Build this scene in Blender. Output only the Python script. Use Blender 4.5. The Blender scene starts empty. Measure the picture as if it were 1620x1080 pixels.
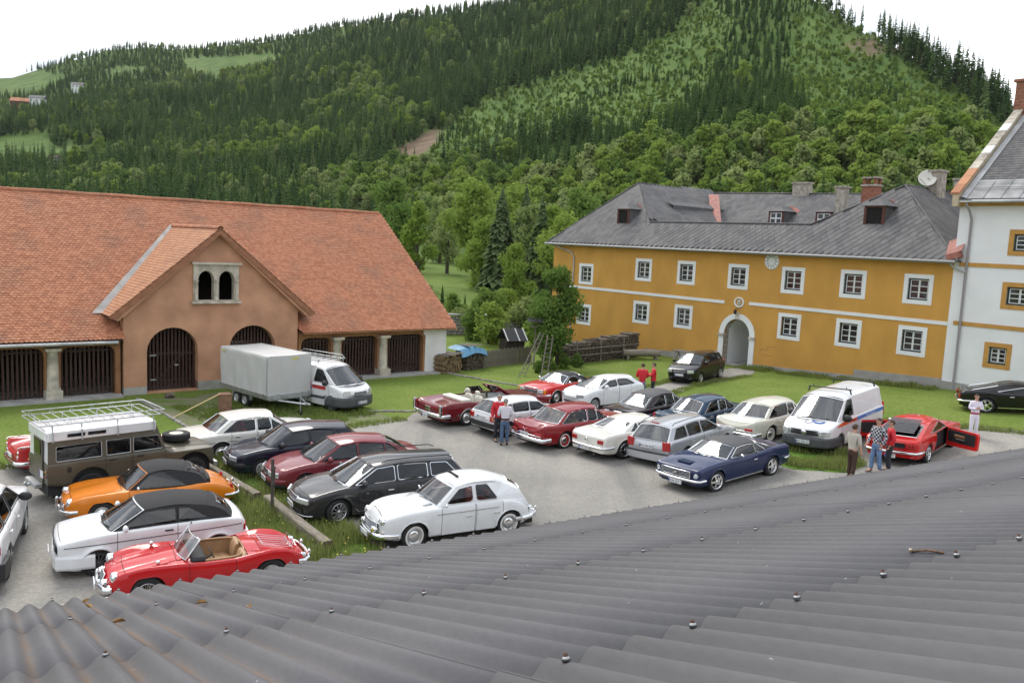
import bpy, bmesh, math, random
from math import sin, cos, pi, radians, sqrt, atan2
from mathutils import Vector, Matrix, noise as mnoise
from mathutils.geometry import tessellate_polygon
scene = bpy.context.scene
COL = scene.collection
RND = random.Random(7)

# ------------------------------------------------------------------ camera
CAM_H = 7.4
PITCH, ROLL = radians(6.8), radians(2.67)
cam_data = bpy.data.cameras.new('camera')
cam_data.sensor_width = 36.0
cam_data.lens = 36.0 * 1311.0 / 1620.0
cam_data.clip_start = 0.05
cam_data.clip_end = 8000.0
cam = bpy.data.objects.new('camera', cam_data)
COL.objects.link(cam)
_fw = Vector((0, cos(PITCH), -sin(PITCH)))
_r0 = Vector((1, 0, 0))
_u0 = _r0.cross(_fw)
_R = _r0 * cos(ROLL) + _u0 * sin(ROLL)
_U = _R.cross(_fw)
cam.matrix_world = Matrix(((_R.x, _U.x, -_fw.x, 0), (_R.y, _U.y, -_fw.y, 0), (_R.z, _U.z, -_fw.z, CAM_H), (0, 0, 0, 1)))
scene.camera = cam

# ------------------------------------------------------------------ world, sun, exposure
SUN_AZ, SUN_EL = radians(-28.0), radians(50.0)      # azimuth from +Y towards +X
world = bpy.data.worlds.new('World'); scene.world = world
world.use_nodes = True
nt = world.node_tree; nt.nodes.clear()
w_out = nt.nodes.new('ShaderNodeOutputWorld'); w_bg = nt.nodes.new('ShaderNodeBackground')
w_sky = nt.nodes.new('ShaderNodeTexSky'); w_sky.sky_type = 'NISHITA'; w_sky.sun_disc = False
w_sky.sun_elevation = SUN_EL; w_sky.sun_rotation = SUN_AZ
w_sky.air_density = 1.0; w_sky.dust_density = 2.0
w_tc = nt.nodes.new('ShaderNodeTexCoord')
w_mp = nt.nodes.new('ShaderNodeMapping'); w_mp.inputs['Scale'].default_value = (1.0, 1.0, 3.2)
w_nz = nt.nodes.new('ShaderNodeTexNoise'); w_nz.inputs['Scale'].default_value = 1.7; w_nz.inputs['Detail'].default_value = 7.0
w_nz.inputs['Roughness'].default_value = 0.55
w_rp = nt.nodes.new('ShaderNodeValToRGB')          # cloud thickness -> cloud brightness
w_rp.color_ramp.elements[0].position = 0.45; w_rp.color_ramp.elements[0].color = (4.6, 5.1, 5.8, 1)
w_rp.color_ramp.elements[1].position = 0.66; w_rp.color_ramp.elements[1].color = (13.6, 13.7, 13.8, 1)
w_mx = nt.nodes.new('ShaderNodeMixRGB'); w_mx.inputs[0].default_value = 0.90
nt.links.new(w_tc.outputs['Generated'], w_mp.inputs[0]); nt.links.new(w_mp.outputs[0], w_nz.inputs['Vector'])
nt.links.new(w_nz.outputs['Fac'], w_rp.inputs[0])
nt.links.new(w_sky.outputs[0], w_mx.inputs[1]); nt.links.new(w_rp.outputs[0], w_mx.inputs[2])
nt.links.new(w_mx.outputs[0], w_bg.inputs['Color']); w_bg.inputs['Strength'].default_value = 0.104
nt.links.new(w_bg.outputs[0], w_out.inputs[0])

sun_d = bpy.data.lights.new('sun', 'SUN'); sun_d.energy = 1.5; sun_d.angle = radians(28); sun_d.color = (1.0, 0.95, 0.87)
sun = bpy.data.objects.new('sun', sun_d); COL.objects.link(sun)
_sd = Vector((sin(SUN_AZ) * cos(SUN_EL), cos(SUN_AZ) * cos(SUN_EL), sin(SUN_EL)))
sun.rotation_euler = (-_sd).to_track_quat('-Z', 'Y').to_euler()
scene.view_settings.view_transform = 'Standard'; scene.view_settings.look = 'None'
scene.view_settings.exposure = 0.76; scene.view_settings.gamma = 1.0; scene.view_settings.use_curve_mapping = False
scene.render.engine = 'CYCLES'
scene.cycles.max_bounces = 6; scene.cycles.diffuse_bounces = 3; scene.cycles.glossy_bounces = 3
scene.cycles.transparent_max_bounces = 12; scene.cycles.transmission_bounces = 4
scene.cycles.use_denoising = True
scene.cycles.sample_clamp_indirect = 6.0

# ------------------------------------------------------------------ materials
MATS = {}
def mat(name, col, rough=0.6, metal=0.0, var=0.0, scale=6.0, bump=0.0, bscale=None, coat=0.0, spec=0.5, col2=None, detail=4.0, aniso=None, emit=None, coords='Object'):
    """Principled material with noise-driven colour variation and fine relief."""
    if name in MATS: return MATS[name]
    m = bpy.data.materials.new(name); m.use_nodes = True
    t = m.node_tree; b = t.nodes['Principled BSDF']
    b.inputs['Base Color'].default_value = (*col, 1); b.inputs['Roughness'].default_value = rough
    b.inputs['Metallic'].default_value = metal; b.inputs['Coat Weight'].default_value = coat
    b.inputs['Coat Roughness'].default_value = 0.04
    b.inputs['Specular IOR Level'].default_value = spec
    if emit: b.inputs['Emission Color'].default_value = (*emit[0], 1); b.inputs['Emission Strength'].default_value = emit[1]
    if var > 0 or bump > 0:
        tc = t.nodes.new('ShaderNodeTexCoord'); src = tc.outputs[coords]
        if aniso:
            mp = t.nodes.new('ShaderNodeMapping'); mp.inputs['Scale'].default_value = aniso
            t.links.new(src, mp.inputs[0]); src = mp.outputs[0]
        if var > 0:
            nz = t.nodes.new('ShaderNodeTexNoise'); nz.inputs['Scale'].default_value = scale; nz.inputs['Detail'].default_value = detail
            t.links.new(src, nz.inputs['Vector'])
            rp = t.nodes.new('ShaderNodeValToRGB')
            c2 = col2 if col2 else tuple(max(0, c * (1 - var)) for c in col)
            c1 = col if col2 else tuple(min(1, c * (1 + var * 0.6)) for c in col)
            rp.color_ramp.elements[0].position = 0.34; rp.color_ramp.elements[0].color = (*c2, 1)
            rp.color_ramp.elements[1].position = 0.66; rp.color_ramp.elements[1].color = (*c1, 1)
            t.links.new(nz.outputs['Fac'], rp.inputs[0]); t.links.new(rp.outputs[0], b.inputs['Base Color'])
        if bump > 0:
            n2 = t.nodes.new('ShaderNodeTexNoise'); n2.inputs['Scale'].default_value = bscale or scale * 3; n2.inputs['Detail'].default_value = 5
            t.links.new(src, n2.inputs['Vector'])
            bp = t.nodes.new('ShaderNodeBump'); bp.inputs['Strength'].default_value = bump; bp.inputs['Distance'].default_value = 0.05
            t.links.new(n2.outputs['Fac'], bp.inputs['Height']); t.links.new(bp.outputs[0], b.inputs['Normal'])
    MATS[name] = m
    return m
def glass_mat(name, tint, ior=1.6, rough=0.015):
    if name in MATS: return MATS[name]
    m = bpy.data.materials.new(name); m.use_nodes = True; t = m.node_tree; t.nodes.clear()
    o = t.nodes.new('ShaderNodeOutputMaterial'); mx = t.nodes.new('ShaderNodeMixShader')
    tr = t.nodes.new('ShaderNodeBsdfTransparent'); tr.inputs[0].default_value = (*tint, 1)
    gl = t.nodes.new('ShaderNodeBsdfGlossy'); gl.inputs['Roughness'].default_value = rough; gl.inputs['Color'].default_value = (1, 1, 1, 1)
    fr = t.nodes.new('ShaderNodeFresnel'); fr.inputs['IOR'].default_value = ior
    t.links.new(fr.outputs[0], mx.inputs[0]); t.links.new(tr.outputs[0], mx.inputs[1]); t.links.new(gl.outputs[0], mx.inputs[2])
    t.links.new(mx.outputs[0], o.inputs[0]); MATS[name] = m
    return m
def leaf_mat(name, c1, c2, trans=0.35):
    """Leaves: diffuse + translucent with a hue that differs from tree to tree and clump to clump."""
    if name in MATS: return MATS[name]
    m = bpy.data.materials.new(name); m.use_nodes = True; t = m.node_tree; t.nodes.clear()
    o = t.nodes.new('ShaderNodeOutputMaterial')
    oi = t.nodes.new('ShaderNodeObjectInfo'); gm = t.nodes.new('ShaderNodeNewGeometry')
    ad = t.nodes.new('ShaderNodeMath'); ad.operation = 'MULTIPLY_ADD'; ad.inputs[1].default_value = 0.65
    sc = t.nodes.new('ShaderNodeMath'); sc.operation = 'MULTIPLY'; sc.inputs[1].default_value = 0.35
    t.links.new(gm.outputs['Random Per Island'], sc.inputs[0])
    t.links.new(oi.outputs['Random'], ad.inputs[0]); t.links.new(sc.outputs[0], ad.inputs[2])
    mx = t.nodes.new('ShaderNodeMixRGB'); mx.inputs[1].default_value = (*c1, 1); mx.inputs[2].default_value = (*c2, 1)
    t.links.new(ad.outputs[0], mx.inputs[0])
    df = t.nodes.new('ShaderNodeBsdfDiffuse'); tl = t.nodes.new('ShaderNodeBsdfTranslucent'); ms = t.nodes.new('ShaderNodeMixShader')
    ms.inputs[0].default_value = trans
    t.links.new(mx.outputs[0], df.inputs[0]); t.links.new(mx.outputs[0], tl.inputs[0])
    t.links.new(df.outputs[0], ms.inputs[1]); t.links.new(tl.outputs[0], ms.inputs[2]); t.links.new(ms.outputs[0], o.inputs[0])
    MATS[name] = m
    return m

# ------------------------------------------------------------------ mesh builder
class MB:
    def __init__(s): s.v = []; s.f = []; s.sm = []
    def add(s, vs, fs, smooth=False):
        o = len(s.v); s.v.extend([tuple(p) for p in vs]); s.f.extend([tuple(i + o for i in f) for f in fs]); s.sm.extend([smooth] * len(fs))
        return s
    def box(s, c, d, rz=0.0, rx=0.0, ry=0.0, taper=1.0):
        hx, hy, hz = d[0] / 2, d[1] / 2, d[2] / 2
        M = Matrix.Rotation(rz, 3, 'Z') @ Matrix.Rotation(ry, 3, 'Y') @ Matrix.Rotation(rx, 3, 'X')
        vs = []
        for z in (-1, 1):
            k = taper if z > 0 else 1.0
            for x, y in ((-1, -1), (1, -1), (1, 1), (-1, 1)):
                vs.append(Vector(c) + M @ Vector((x * hx * k, y * hy * k, z * hz)))
        return s.add(vs, [(3, 2, 1, 0), (4, 5, 6, 7), (0, 1, 5, 4), (1, 2, 6, 5), (2, 3, 7, 6), (3, 0, 4, 7)])
    def bbox(s, c, d, b=0.01, rz=0.0, rx=0.0, ry=0.0):
        """box with chamfered edges"""
        hx, hy, hz = d[0] / 2, d[1] / 2, d[2] / 2
        b = min(b, hx * .45, hy * .45, hz * .45)
        bm = bmesh.new(); bmesh.ops.create_cube(bm, size=1.0)
        for v in bm.verts: v.co = Vector((v.co.x * d[0], v.co.y * d[1], v.co.z * d[2]))
        bmesh.ops.bevel(bm, geom=bm.edges[:], offset=b, segments=1, affect='EDGES')
        M = Matrix.Rotation(rz, 3, 'Z') @ Matrix.Rotation(ry, 3, 'Y') @ Matrix.Rotation(rx, 3, 'X')
        bm.verts.index_update()
        s.add([Vector(c) + M @ v.co for v in bm.verts], [[v.index for v in f.verts] for f in bm.faces]); bm.free()
        return s
    def loft(s, rings, closed=True, caps=True, smooth=True):
        n = len(rings[0]); vs = [p for r in rings for p in r]; fs = []
        m = n if closed else n - 1
        for i in range(len(rings) - 1):
            for j in range(m):
                a = i * n + j; b = i * n + (j + 1) % n
                fs.append((a, b, b + n, a + n))
        s.add(vs, fs, smooth)
        if caps and closed:
            s.add(rings[0], [tuple(reversed(range(n)))]); s.add(rings[-1], [tuple(range(n))])
        return s
    def tube(s, pts, r, n=6, caps=True, closed=False):
        pts = [Vector(p) for p in pts]; R = r if isinstance(r, (list, tuple)) else [r] * len(pts)
        rings = []; up = None
        for i, p in enumerate(pts):
            if closed: d = pts[(i + 1) % len(pts)] - pts[i - 1]
            else: d = pts[min(i + 1, len(pts) - 1)] - pts[max(i - 1, 0)]
            if d.length < 1e-9: d = Vector((0, 0, 1))
            d.normalize()
            if up is None: up = Vector((0, 0, 1)) if abs(d.z) < 0.9 else Vector((1, 0, 0))
            x = d.cross(up)
            if x.length < 1e-6: x = d.orthogonal()
            x.normalize(); y = x.cross(d).normalized(); up = y
            rings.append([p + x * (cos(2 * pi * k / n) * R[i]) + y * (sin(2 * pi * k / n) * R[i]) for k in range(n)])
        if closed: rings.append(rings[0])
        return s.loft(rings, True, caps and not closed, n > 4)
    def sweep(s, pts, prof, up=(0, 0, 1), smooth=True, caps=True):
        """sweep a closed 2D profile (side, up) along a path"""
        pts = [Vector(p) for p in pts]; up = Vector(up); rings = []
        for i, p in enumerate(pts):
            d = (pts[min(i + 1, len(pts) - 1)] - pts[max(i - 1, 0)]).normalized()
            x = d.cross(up).normalized(); y = x.cross(d).normalized()
            rings.append([p + x * a + y * b for a, b in prof])
        return s.loft(rings, True, caps, smooth)
    def lathe(s, prof, c=(0, 0, 0), axis='Z', n=16, smooth=True):
        rings = []
        for r, h in prof:
            ring = []
            for k in range(n):
                a = 2 * pi * k / n
                if axis == 'Z': q = (r * cos(a), r * sin(a), h)
                elif axis == 'Y': q = (r * cos(a), h, r * sin(a))
                else: q = (h, r * cos(a), r * sin(a))
                ring.append((c[0] + q[0], c[1] + q[1], c[2] + q[2]))
            rings.append(ring)
        return s.loft(rings, True, False, smooth)
    def ball(s, c, r, n=10, m=7):
        rr = (r, r, r) if not isinstance(r, (tuple, list)) else r
        rings = [[(c[0] + rr[0] * sin(pi * i / m) * cos(2 * pi * k / n), c[1] + rr[1] * sin(pi * i / m) * sin(2 * pi * k / n), c[2] - rr[2] * cos(pi * i / m)) for k in range(n)] for i in range(1, m)]
        vs = [p for r_ in rings for p in r_]; fs = []
        for i in range(len(rings) - 1):
            for j in range(n):
                a = i * n + j; b = i * n + (j + 1) % n; fs.append((a, b, b + n, a + n))
        o = len(vs); vs += [(c[0], c[1], c[2] - rr[2]), (c[0], c[1], c[2] + rr[2])]
        for j in range(n):
            fs.append((o, (j + 1) % n, j)); q = (len(rings) - 1) * n; fs.append((o + 1, q + j, q + (j + 1) % n))
        return s.add(vs, fs, True)
    def prism(s, poly, axis_fn, d0, d1):
        """extrude a 2D polygon; axis_fn(a, b, d) -> 3D"""
        n = len(poly); vs = [axis_fn(a, b, d0) for a, b in poly] + [axis_fn(a, b, d1) for a, b in poly]
        tri = tessellate_polygon([[Vector((a, b, 0)) for a, b in poly]])
        fs = [tuple(t) for t in tri] + [tuple(i + n for i in reversed(t)) for t in tri]
        fs += [(i, (i + 1) % n, (i + 1) % n + n, i + n) for i in range(n)]
        return s.add(vs, fs)
    def holed(s, outer, holes, fn, d0, d1):
        """slab with holes: outer/hole polygons (a, b), fn(a, b, d) -> 3D; closed front, back, rims"""
        polys = [outer] + holes
        tri = tessellate_polygon([[Vector((a, b, 0)) for a, b in p] for p in polys])
        flat = [q for p in polys for q in p]; n = len(flat)
        vs = [fn(a, b, d0) for a, b in flat] + [fn(a, b, d1) for a, b in flat]
        fs = [tuple(t) for t in tri] + [tuple(i + n for i in reversed(t)) for t in tri]
        o = 0
        for p in polys:
            m = len(p); fs += [(o + i, o + (i + 1) % m, o + (i + 1) % m + n, o + i + n) for i in range(m)]; o += m
        return s.add(vs, fs)
    def xf(s, M):
        s.v = [tuple(M @ Vector(p)) for p in s.v]; return s
    def mesh(s, name, mats, fix=True):
        me = bpy.data.meshes.new(name); me.from_pydata(s.v, [], s.f)
        me.polygons.foreach_set('use_smooth', s.sm)
        if fix:
            bm = bmesh.new(); bm.from_mesh(me); bmesh.ops.recalc_face_normals(bm, faces=bm.faces[:]); bm.to_mesh(me); bm.free()
        for m in (mats if isinstance(mats, (list, tuple)) else [mats]): me.materials.append(m)
        me.update()
        return me
    def build(s, name, mats, parent=None, fix=True):
        return link(name, s.mesh(name, mats, fix), parent)
def link(name, me, parent=None, loc=None, rz=None):
    o = bpy.data.objects.new(name, me); COL.objects.link(o)
    if parent is not None: o.parent = parent
    if loc is not None: o.location = loc
    if rz is not None: o.rotation_euler = (0, 0, rz)
    return o
def thing(name, label, cat, loc=(0, 0, 0), rz=0.0, group=None):
    o = bpy.data.objects.new(name, None); COL.objects.link(o); o.empty_display_size = 0.2
    o.location = loc; o.rotation_euler = (0, 0, rz); o['label'] = label; o['category'] = cat
    if group: o['group'] = group
    return o
def tag(o, label, cat, group=None):
    o['label'] = label; o['category'] = cat
    if group: o['group'] = group
    return o
def struct(o): o['kind'] = 'structure'; return o
def text_obj(txt, size, m, parent, M, name='lettering', align='CENTER', sx=1.0):
    cu = bpy.data.curves.new(name, 'FONT'); cu.body = txt; cu.size = size; cu.align_x = align; cu.align_y = 'CENTER'; cu.resolution_u = 2
    cu.materials.append(m); t_ = bpy.data.objects.new(name, cu)
    me = bpy.data.meshes.new_from_object(t_); bpy.data.objects.remove(t_); me.name = name
    if not me.materials: me.materials.append(m)
    o = bpy.data.objects.new(name, me); COL.objects.link(o)
    if parent is not None: o.parent = parent
    o.matrix_local = M @ Matrix.Diagonal((sx, 1, 1, 1))
    return o
def interp(keys):
    """monotone cubic interpolation through (x, y) keys"""
    K = sorted(keys); xs = [k[0] for k in K]; ys = [k[1] for k in K]; n = len(K)
    if n == 1: return lambda x: ys[0]
    dx = [xs[i + 1] - xs[i] for i in range(n - 1)]; m = [(ys[i + 1] - ys[i]) / max(dx[i], 1e-9) for i in range(n - 1)]
    t = [m[0]] + [0 if m[i - 1] * m[i] <= 0 else 2 * m[i - 1] * m[i] / (m[i - 1] + m[i]) for i in range(1, n - 1)] + [m[-1]]
    def f(x):
        if x <= xs[0]: return ys[0]
        if x >= xs[-1]: return ys[-1]
        i = 0
        while x > xs[i + 1]: i += 1
        h = dx[i]; u = (x - xs[i]) / h
        return (ys[i] * (1 + 2 * u) * (1 - u) ** 2 + t[i] * h * u * (1 - u) ** 2 + ys[i + 1] * u * u * (3 - 2 * u) + t[i + 1] * h * u * u * (u - 1))
    return f
def smooth(a, b, x):
    u = min(1, max(0, (x - a) / (b - a))); return u * u * (3 - 2 * u)
def round_poly(poly, r, n=4):
    """round the corners of a 2D polygon"""
    out = []; m = len(poly)
    for i in range(m):
        p0 = Vector(poly[i - 1]); p = Vector(poly[i]); p1 = Vector(poly[(i + 1) % m])
        a = (p0 - p); b = (p1 - p); rr = min(r, a.length * .45, b.length * .45)
        A = p + a.normalized() * rr; B = p + b.normalized() * rr
        for k in range(n + 1):
            u = k / n; q = A * (1 - u) ** 2 + p * 2 * u * (1 - u) + B * u * u; out.append((q.x, q.y))
    return out
def yard_z(x, y):
    """height of the yard: level on the barn side, rising towards the ochre house's right end"""
    t = (x - 4.0) / 1.5
    s = 1.5 * (math.log1p(math.exp(t)) if t < 30 else t)
    return 0.07 * min(s, 30.0) * (1 - min(0.6, max(0.0, (y - 35.0) * 0.03)))
# ================================================================== terrain, yard, lawn
_sky = interp([(-60, 7.0), (-40, 7.0), (-31.6, 7.3), (-29.7, 8.0), (-27.7, 8.9), (-24.5, 10.0), (-21.4, 10.3), (-19.6, 10.7), (-16.5, 11.4), (-13, 12.5), (-9.7, 13.2), (-6.5, 13.9), (-2.3, 14.6), (3, 16.2), (9, 17.6), (14, 17.3), (18.4, 15.4), (20.7, 13.8), (22.6, 12.9), (25.6, 11.1), (28.5, 9.2), (29.8, 8.2), (32, 7.2), (40, 6.0), (60, 5.5)])
_r1 = interp([(-60, 1700), (-32, 1650), (-22, 1500), (-12, 1250), (-2, 1050), (8, 860), (15, 720), (20, 610), (26, 520), (31, 470), (60, 450)])
_r0 = interp([(-60, 420), (-30, 420), (-15, 360), (-5, 300), (5, 250), (15, 215), (30, 190), (60, 190)])
def fbm(x, y, s, o=4):
    v = 0; a = 1.0
    for k in range(o): v += a * mnoise.noise(Vector((x / s * 2 ** k, y / s * 2 ** k, 3.1 * k))); a *= .5
    return v
def ground_z(x, y):
    r = sqrt(x * x + y * y); a = math.degrees(atan2(x, y))
    w = smooth(56, 105, r) if y > 0 else 0.0
    z = yard_z(x, y) * (1 - w) + (-.3 + max(0.0, r - 105) * .016) * w if y > 0 else 0.0
    if abs(a) < 90 and r > 60:
        ac = max(-60, min(60, a)); r0, r1 = _r0(ac), _r1(ac)
        top = CAM_H + r1 * math.tan(radians(_sky(ac)))
        k = 1.0 if abs(a) < 60 else max(0.0, 1 - (abs(a) - 60) / 30)
        t = (r - r0) / (r1 - r0)
        if t > 0:
            if t <= 1: s = 0.35 * t * t + 0.65 * t
            else: s = 1 + .18 * (1 - math.exp(-(t - 1) * 5)) - 1.1 * (t - 1) ** 1.0 * .6
            if t > 1: s = min(s, 1.0 - (t - 1) * .25)
            z += (top - 4.0) * s * k
            z += fbm(x, y, 260.0) * 16.0 * smooth(0, .3, t) * (1 - smooth(.75, 1.0, t))
            z += fbm(x + 900, y, 60.0, 3) * 2.5 * smooth(0, .15, t) * (1 - smooth(.85, 1.0, t))
    return z
# photo-pixel -> direction, used to place vegetation zones on the hills
def pix_of(p):
    v = Vector(p) - Vector((0, 0, CAM_H)); d = v.dot(_fw)
    if d <= 0: return None
    return (810 + 1311 * v.dot(_R) / d, 540 - 1311 * v.dot(_U) / d)
def inside(p, poly):
    x, y = p; c = False; n = len(poly)
    for i in range(n):
        x0, y0 = poly[i]; x1, y1 = poly[i - 1]
        if (y0 > y) != (y1 > y) and x < (x1 - x0) * (y - y0) / (y1 - y0) + x0: c = not c
    return c
MEADOWS = [[(-60, 225), (75, 208), (85, 232), (190, 224), (205, 236), (150, 248), (60, 262), (-60, 265)], [(285, 94), (430, 84), (440, 100), (340, 126), (300, 118)], [(-20, 118), (60, 112), (110, 122), (60, 150), (-20, 150)], [(170, 108), (230, 104), (240, 116), (180, 122)],
           [(685, 470), (690, 330), (740, 380), (840, 430), (860, 470), (830, 520), (690, 530)]]
SCREE = [(582, 278), (624, 240), (688, 200), (704, 206), (672, 244), (640, 275)]
ROCKS = [(1346, 76), (1362, 66), (1388, 68), (1386, 84), (1356, 86)]
TRACKS = [[(530, 55), (600, 38), (605, 46), (530, 66)], [(1030, 72), (1100, 40), (1120, 34), (1080, 70)]]
def zone(p):
    q = pix_of(p)
    if q is None: return 'forest'
    for m in MEADOWS:
        if inside(q, m): return 'meadow'
    if inside(q, SCREE): return 'scree'
    if inside(q, ROCKS): return 'rock'
    return 'forest'
azs = [-180 + 12 * k for k in range(9)] + [-70 + 1.0 * k for k in range(141)] + [82 + 12 * k for k in range(9)]
rs_ = [0.0] + [2.0 * k for k in range(1, 56)]
while rs_[-1] < 2600: rs_.append(rs_[-1] * 1.03)
gv, gf = [], []
na = len(azs); brown = []; wild = []
for r in rs_:
    for a in azs:
        x, y = r * sin(radians(a)), r * cos(radians(a)); z = ground_z(x, y); gv.append((x, y, z))
        b = 0.0
        if 60 < r < 2000 and abs(a) < 40:
            zn = zone((x, y, z)); b = 1.0 if zn in ('scree', 'rock') else 0.0
        brown.append(b); wild.append(smooth(62, 110, r) * .45 + smooth(170, 260, r) * .55)
for i in range(len(rs_) - 1):
    for j in range(na):
        a = i * na + j; b = i * na + (j + 1) % na
        if j == na - 1 and azs[-1] < 178: pass
        gf.append((a, b, b + na, a + na))
gm = bpy.data.meshes.new('ground'); gm.from_pydata(gv, [], gf); gm.polygons.foreach_set('use_smooth', [True] * len(gf))
at = gm.attributes.new('bare', 'FLOAT', 'POINT'); at.data.foreach_set('value', brown)
gm.attributes.new('wild', 'FLOAT', 'POINT').data.foreach_set('value', wild)
def ground_material():
    m = bpy.data.materials.new('lawn_and_meadow'); m.use_nodes = True; t = m.node_tree; b = t.nodes['Principled BSDF']; b.inputs['Roughness'].default_value = .95; b.inputs['Specular IOR Level'].default_value = .15
    tc = t.nodes.new('ShaderNodeTexCoord')
    def nz(sc, d=5, dist=0):
        n = t.nodes.new('ShaderNodeTexNoise'); n.inputs['Scale'].default_value = sc; n.inputs['Detail'].default_value = d; n.inputs['Distortion'].default_value = dist; t.links.new(tc.outputs['Object'], n.inputs['Vector']); return n
    def ramp(src, c0, c1, p0=.35, p1=.65):
        r = t.nodes.new('ShaderNodeValToRGB'); r.color_ramp.elements[0].position = p0; r.color_ramp.elements[1].position = p1; r.color_ramp.elements[0].color = (*c0, 1); r.color_ramp.elements[1].color = (*c1, 1); t.links.new(src, r.inputs[0]); return r
    n1, n2, n3 = nz(.35, 6), nz(7, 6), nz(40, 3)
    r1 = ramp(n1.outputs['Fac'], (.135, .200, .036), (.185, .243, .054)); r2 = ramp(n2.outputs['Fac'], (.66, .68, .62), (1.12, 1.10, 1.08))
    mx = t.nodes.new('ShaderNodeMixRGB'); mx.blend_type = 'MULTIPLY'; mx.inputs[0].default_value = .8
    t.links.new(r1.outputs[0], mx.inputs[1]); t.links.new(r2.outputs[0], mx.inputs[2])
    # dandelions / daisies
    v = t.nodes.new('ShaderNodeTexVoronoi'); v.inputs['Scale'].default_value = 2.6; t.links.new(tc.outputs['Object'], v.inputs['Vector'])
    dot = ramp(v.outputs['Distance'], (1, 1, 1), (0, 0, 0), .05, .075); n4 = nz(.25, 3); msk = ramp(n4.outputs['Fac'], (0, 0, 0), (1, 1, 1), .5, .62)
    mm = t.nodes.new('ShaderNodeMath'); mm.operation = 'MULTIPLY'; t.links.new(dot.outputs[0], mm.inputs[0]); t.links.new(msk.outputs[0], mm.inputs[1])
    fl = t.nodes.new('ShaderNodeMixRGB'); fl.inputs[2].default_value = (.6, .6, .45, 1); t.links.new(mm.outputs[0], fl.inputs[0]); t.links.new(mx.outputs[0], fl.inputs[1])
    # bare scree
    a = t.nodes.new('ShaderNodeAttribute'); a.attribute_name = 'bare'; n5 = nz(.08, 6); r5 = ramp(n5.outputs['Fac'], (.115, .075, .048), (.19, .14, .095))
    bm_ = t.nodes.new('ShaderNodeMixRGB'); t.links.new(a.outputs['Fac'], bm_.inputs[0])
    wa = t.nodes.new('ShaderNodeAttribute'); wa.attribute_name = 'wild'; rw = ramp(nz(.05, 7).outputs['Fac'], (.058, .108, .022), (.108, .165, .038)); wm = t.nodes.new('ShaderNodeMixRGB'); t.links.new(wa.outputs['Fac'], wm.inputs[0]); t.links.new(fl.outputs[0], wm.inputs[1]); t.links.new(rw.outputs[0], wm.inputs[2]); t.links.new(wm.outputs[0], bm_.inputs[1]); t.links.new(r5.outputs[0], bm_.inputs[2])
    t.links.new(bm_.outputs[0], b.inputs['Base Color'])
    bp = t.nodes.new('ShaderNodeBump'); bp.inputs['Strength'].default_value = .7; bp.inputs['Distance'].default_value = .06; t.links.new(n3.outputs['Fac'], bp.inputs['Height']); t.links.new(bp.outputs[0], b.inputs['Normal'])
    return m
gm.materials.append(ground_material())
struct(link('ground', gm))

def gravel_material():
    m = bpy.data.materials.new('gravel'); m.use_nodes = True; t = m.node_tree; b = t.nodes['Principled BSDF']; b.inputs['Roughness'].default_value = .92; b.inputs['Specular IOR Level'].default_value = .25
    tc = t.nodes.new('ShaderNodeTexCoord')
    def nz(sc, d=5, sca=None, dist=0):
        n = t.nodes.new('ShaderNodeTexNoise'); n.inputs['Scale'].default_value = sc; n.inputs['Detail'].default_value = d; n.inputs['Distortion'].default_value = dist; src = tc.outputs['Object']
        if sca:
            mp = t.nodes.new('ShaderNodeMapping'); mp.inputs['Scale'].default_value = sca; mp.inputs['Rotation'].default_value = (0, 0, radians(-25)); t.links.new(src, mp.inputs[0]); src = mp.outputs[0]
        t.links.new(src, n.inputs['Vector']); return n
    def ramp(src, c0, c1, p0=.35, p1=.65):
        r = t.nodes.new('ShaderNodeValToRGB'); r.color_ramp.elements[0].position = p0; r.color_ramp.elements[1].position = p1; r.color_ramp.elements[0].color = (*c0, 1); r.color_ramp.elements[1].color = (*c1, 1); t.links.new(src, r.inputs[0]); return r
    def mul(a, b_, f=1.0):
        x = t.nodes.new('ShaderNodeMixRGB'); x.blend_type = 'MULTIPLY'; x.inputs[0].default_value = f; t.links.new(a, x.inputs[1]); t.links.new(b_, x.inputs[2]); return x
    big = ramp(nz(.16, 6, None, .6).outputs['Fac'], (.238, .229, .210), (.322, .308, .280)); tr = ramp(nz(.55, 5, (1.0, .16, 1), .5).outputs['Fac'], (.72, .73, .74), (1.12, 1.11, 1.09))
    fine = ramp(nz(22, 6).outputs['Fac'], (.84, .84, .85), (1.12, 1.11, 1.10)); v = t.nodes.new('ShaderNodeTexVoronoi'); v.inputs['Scale'].default_value = 14; t.links.new(tc.outputs['Object'], v.inputs['Vector'])
    st = ramp(v.outputs['Color'], (.90, .90, .91), (1.08, 1.07, 1.06), .2, .8)
    c = mul(mul(mul(big.outputs[0], tr.outputs[0], .9).outputs[0], fine.outputs[0], .8).outputs[0], st.outputs[0], .8)
    t.links.new(c.outputs[0], b.inputs['Base Color'])
    bp = t.nodes.new('ShaderNodeBump'); bp.inputs['Strength'].default_value = .55; bp.inputs['Distance'].default_value = .03; t.links.new(v.outputs['Distance'], bp.inputs['Height']); t.links.new(bp.outputs[0], b.inputs['Normal'])
    return m
GRAVEL = gravel_material()
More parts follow.
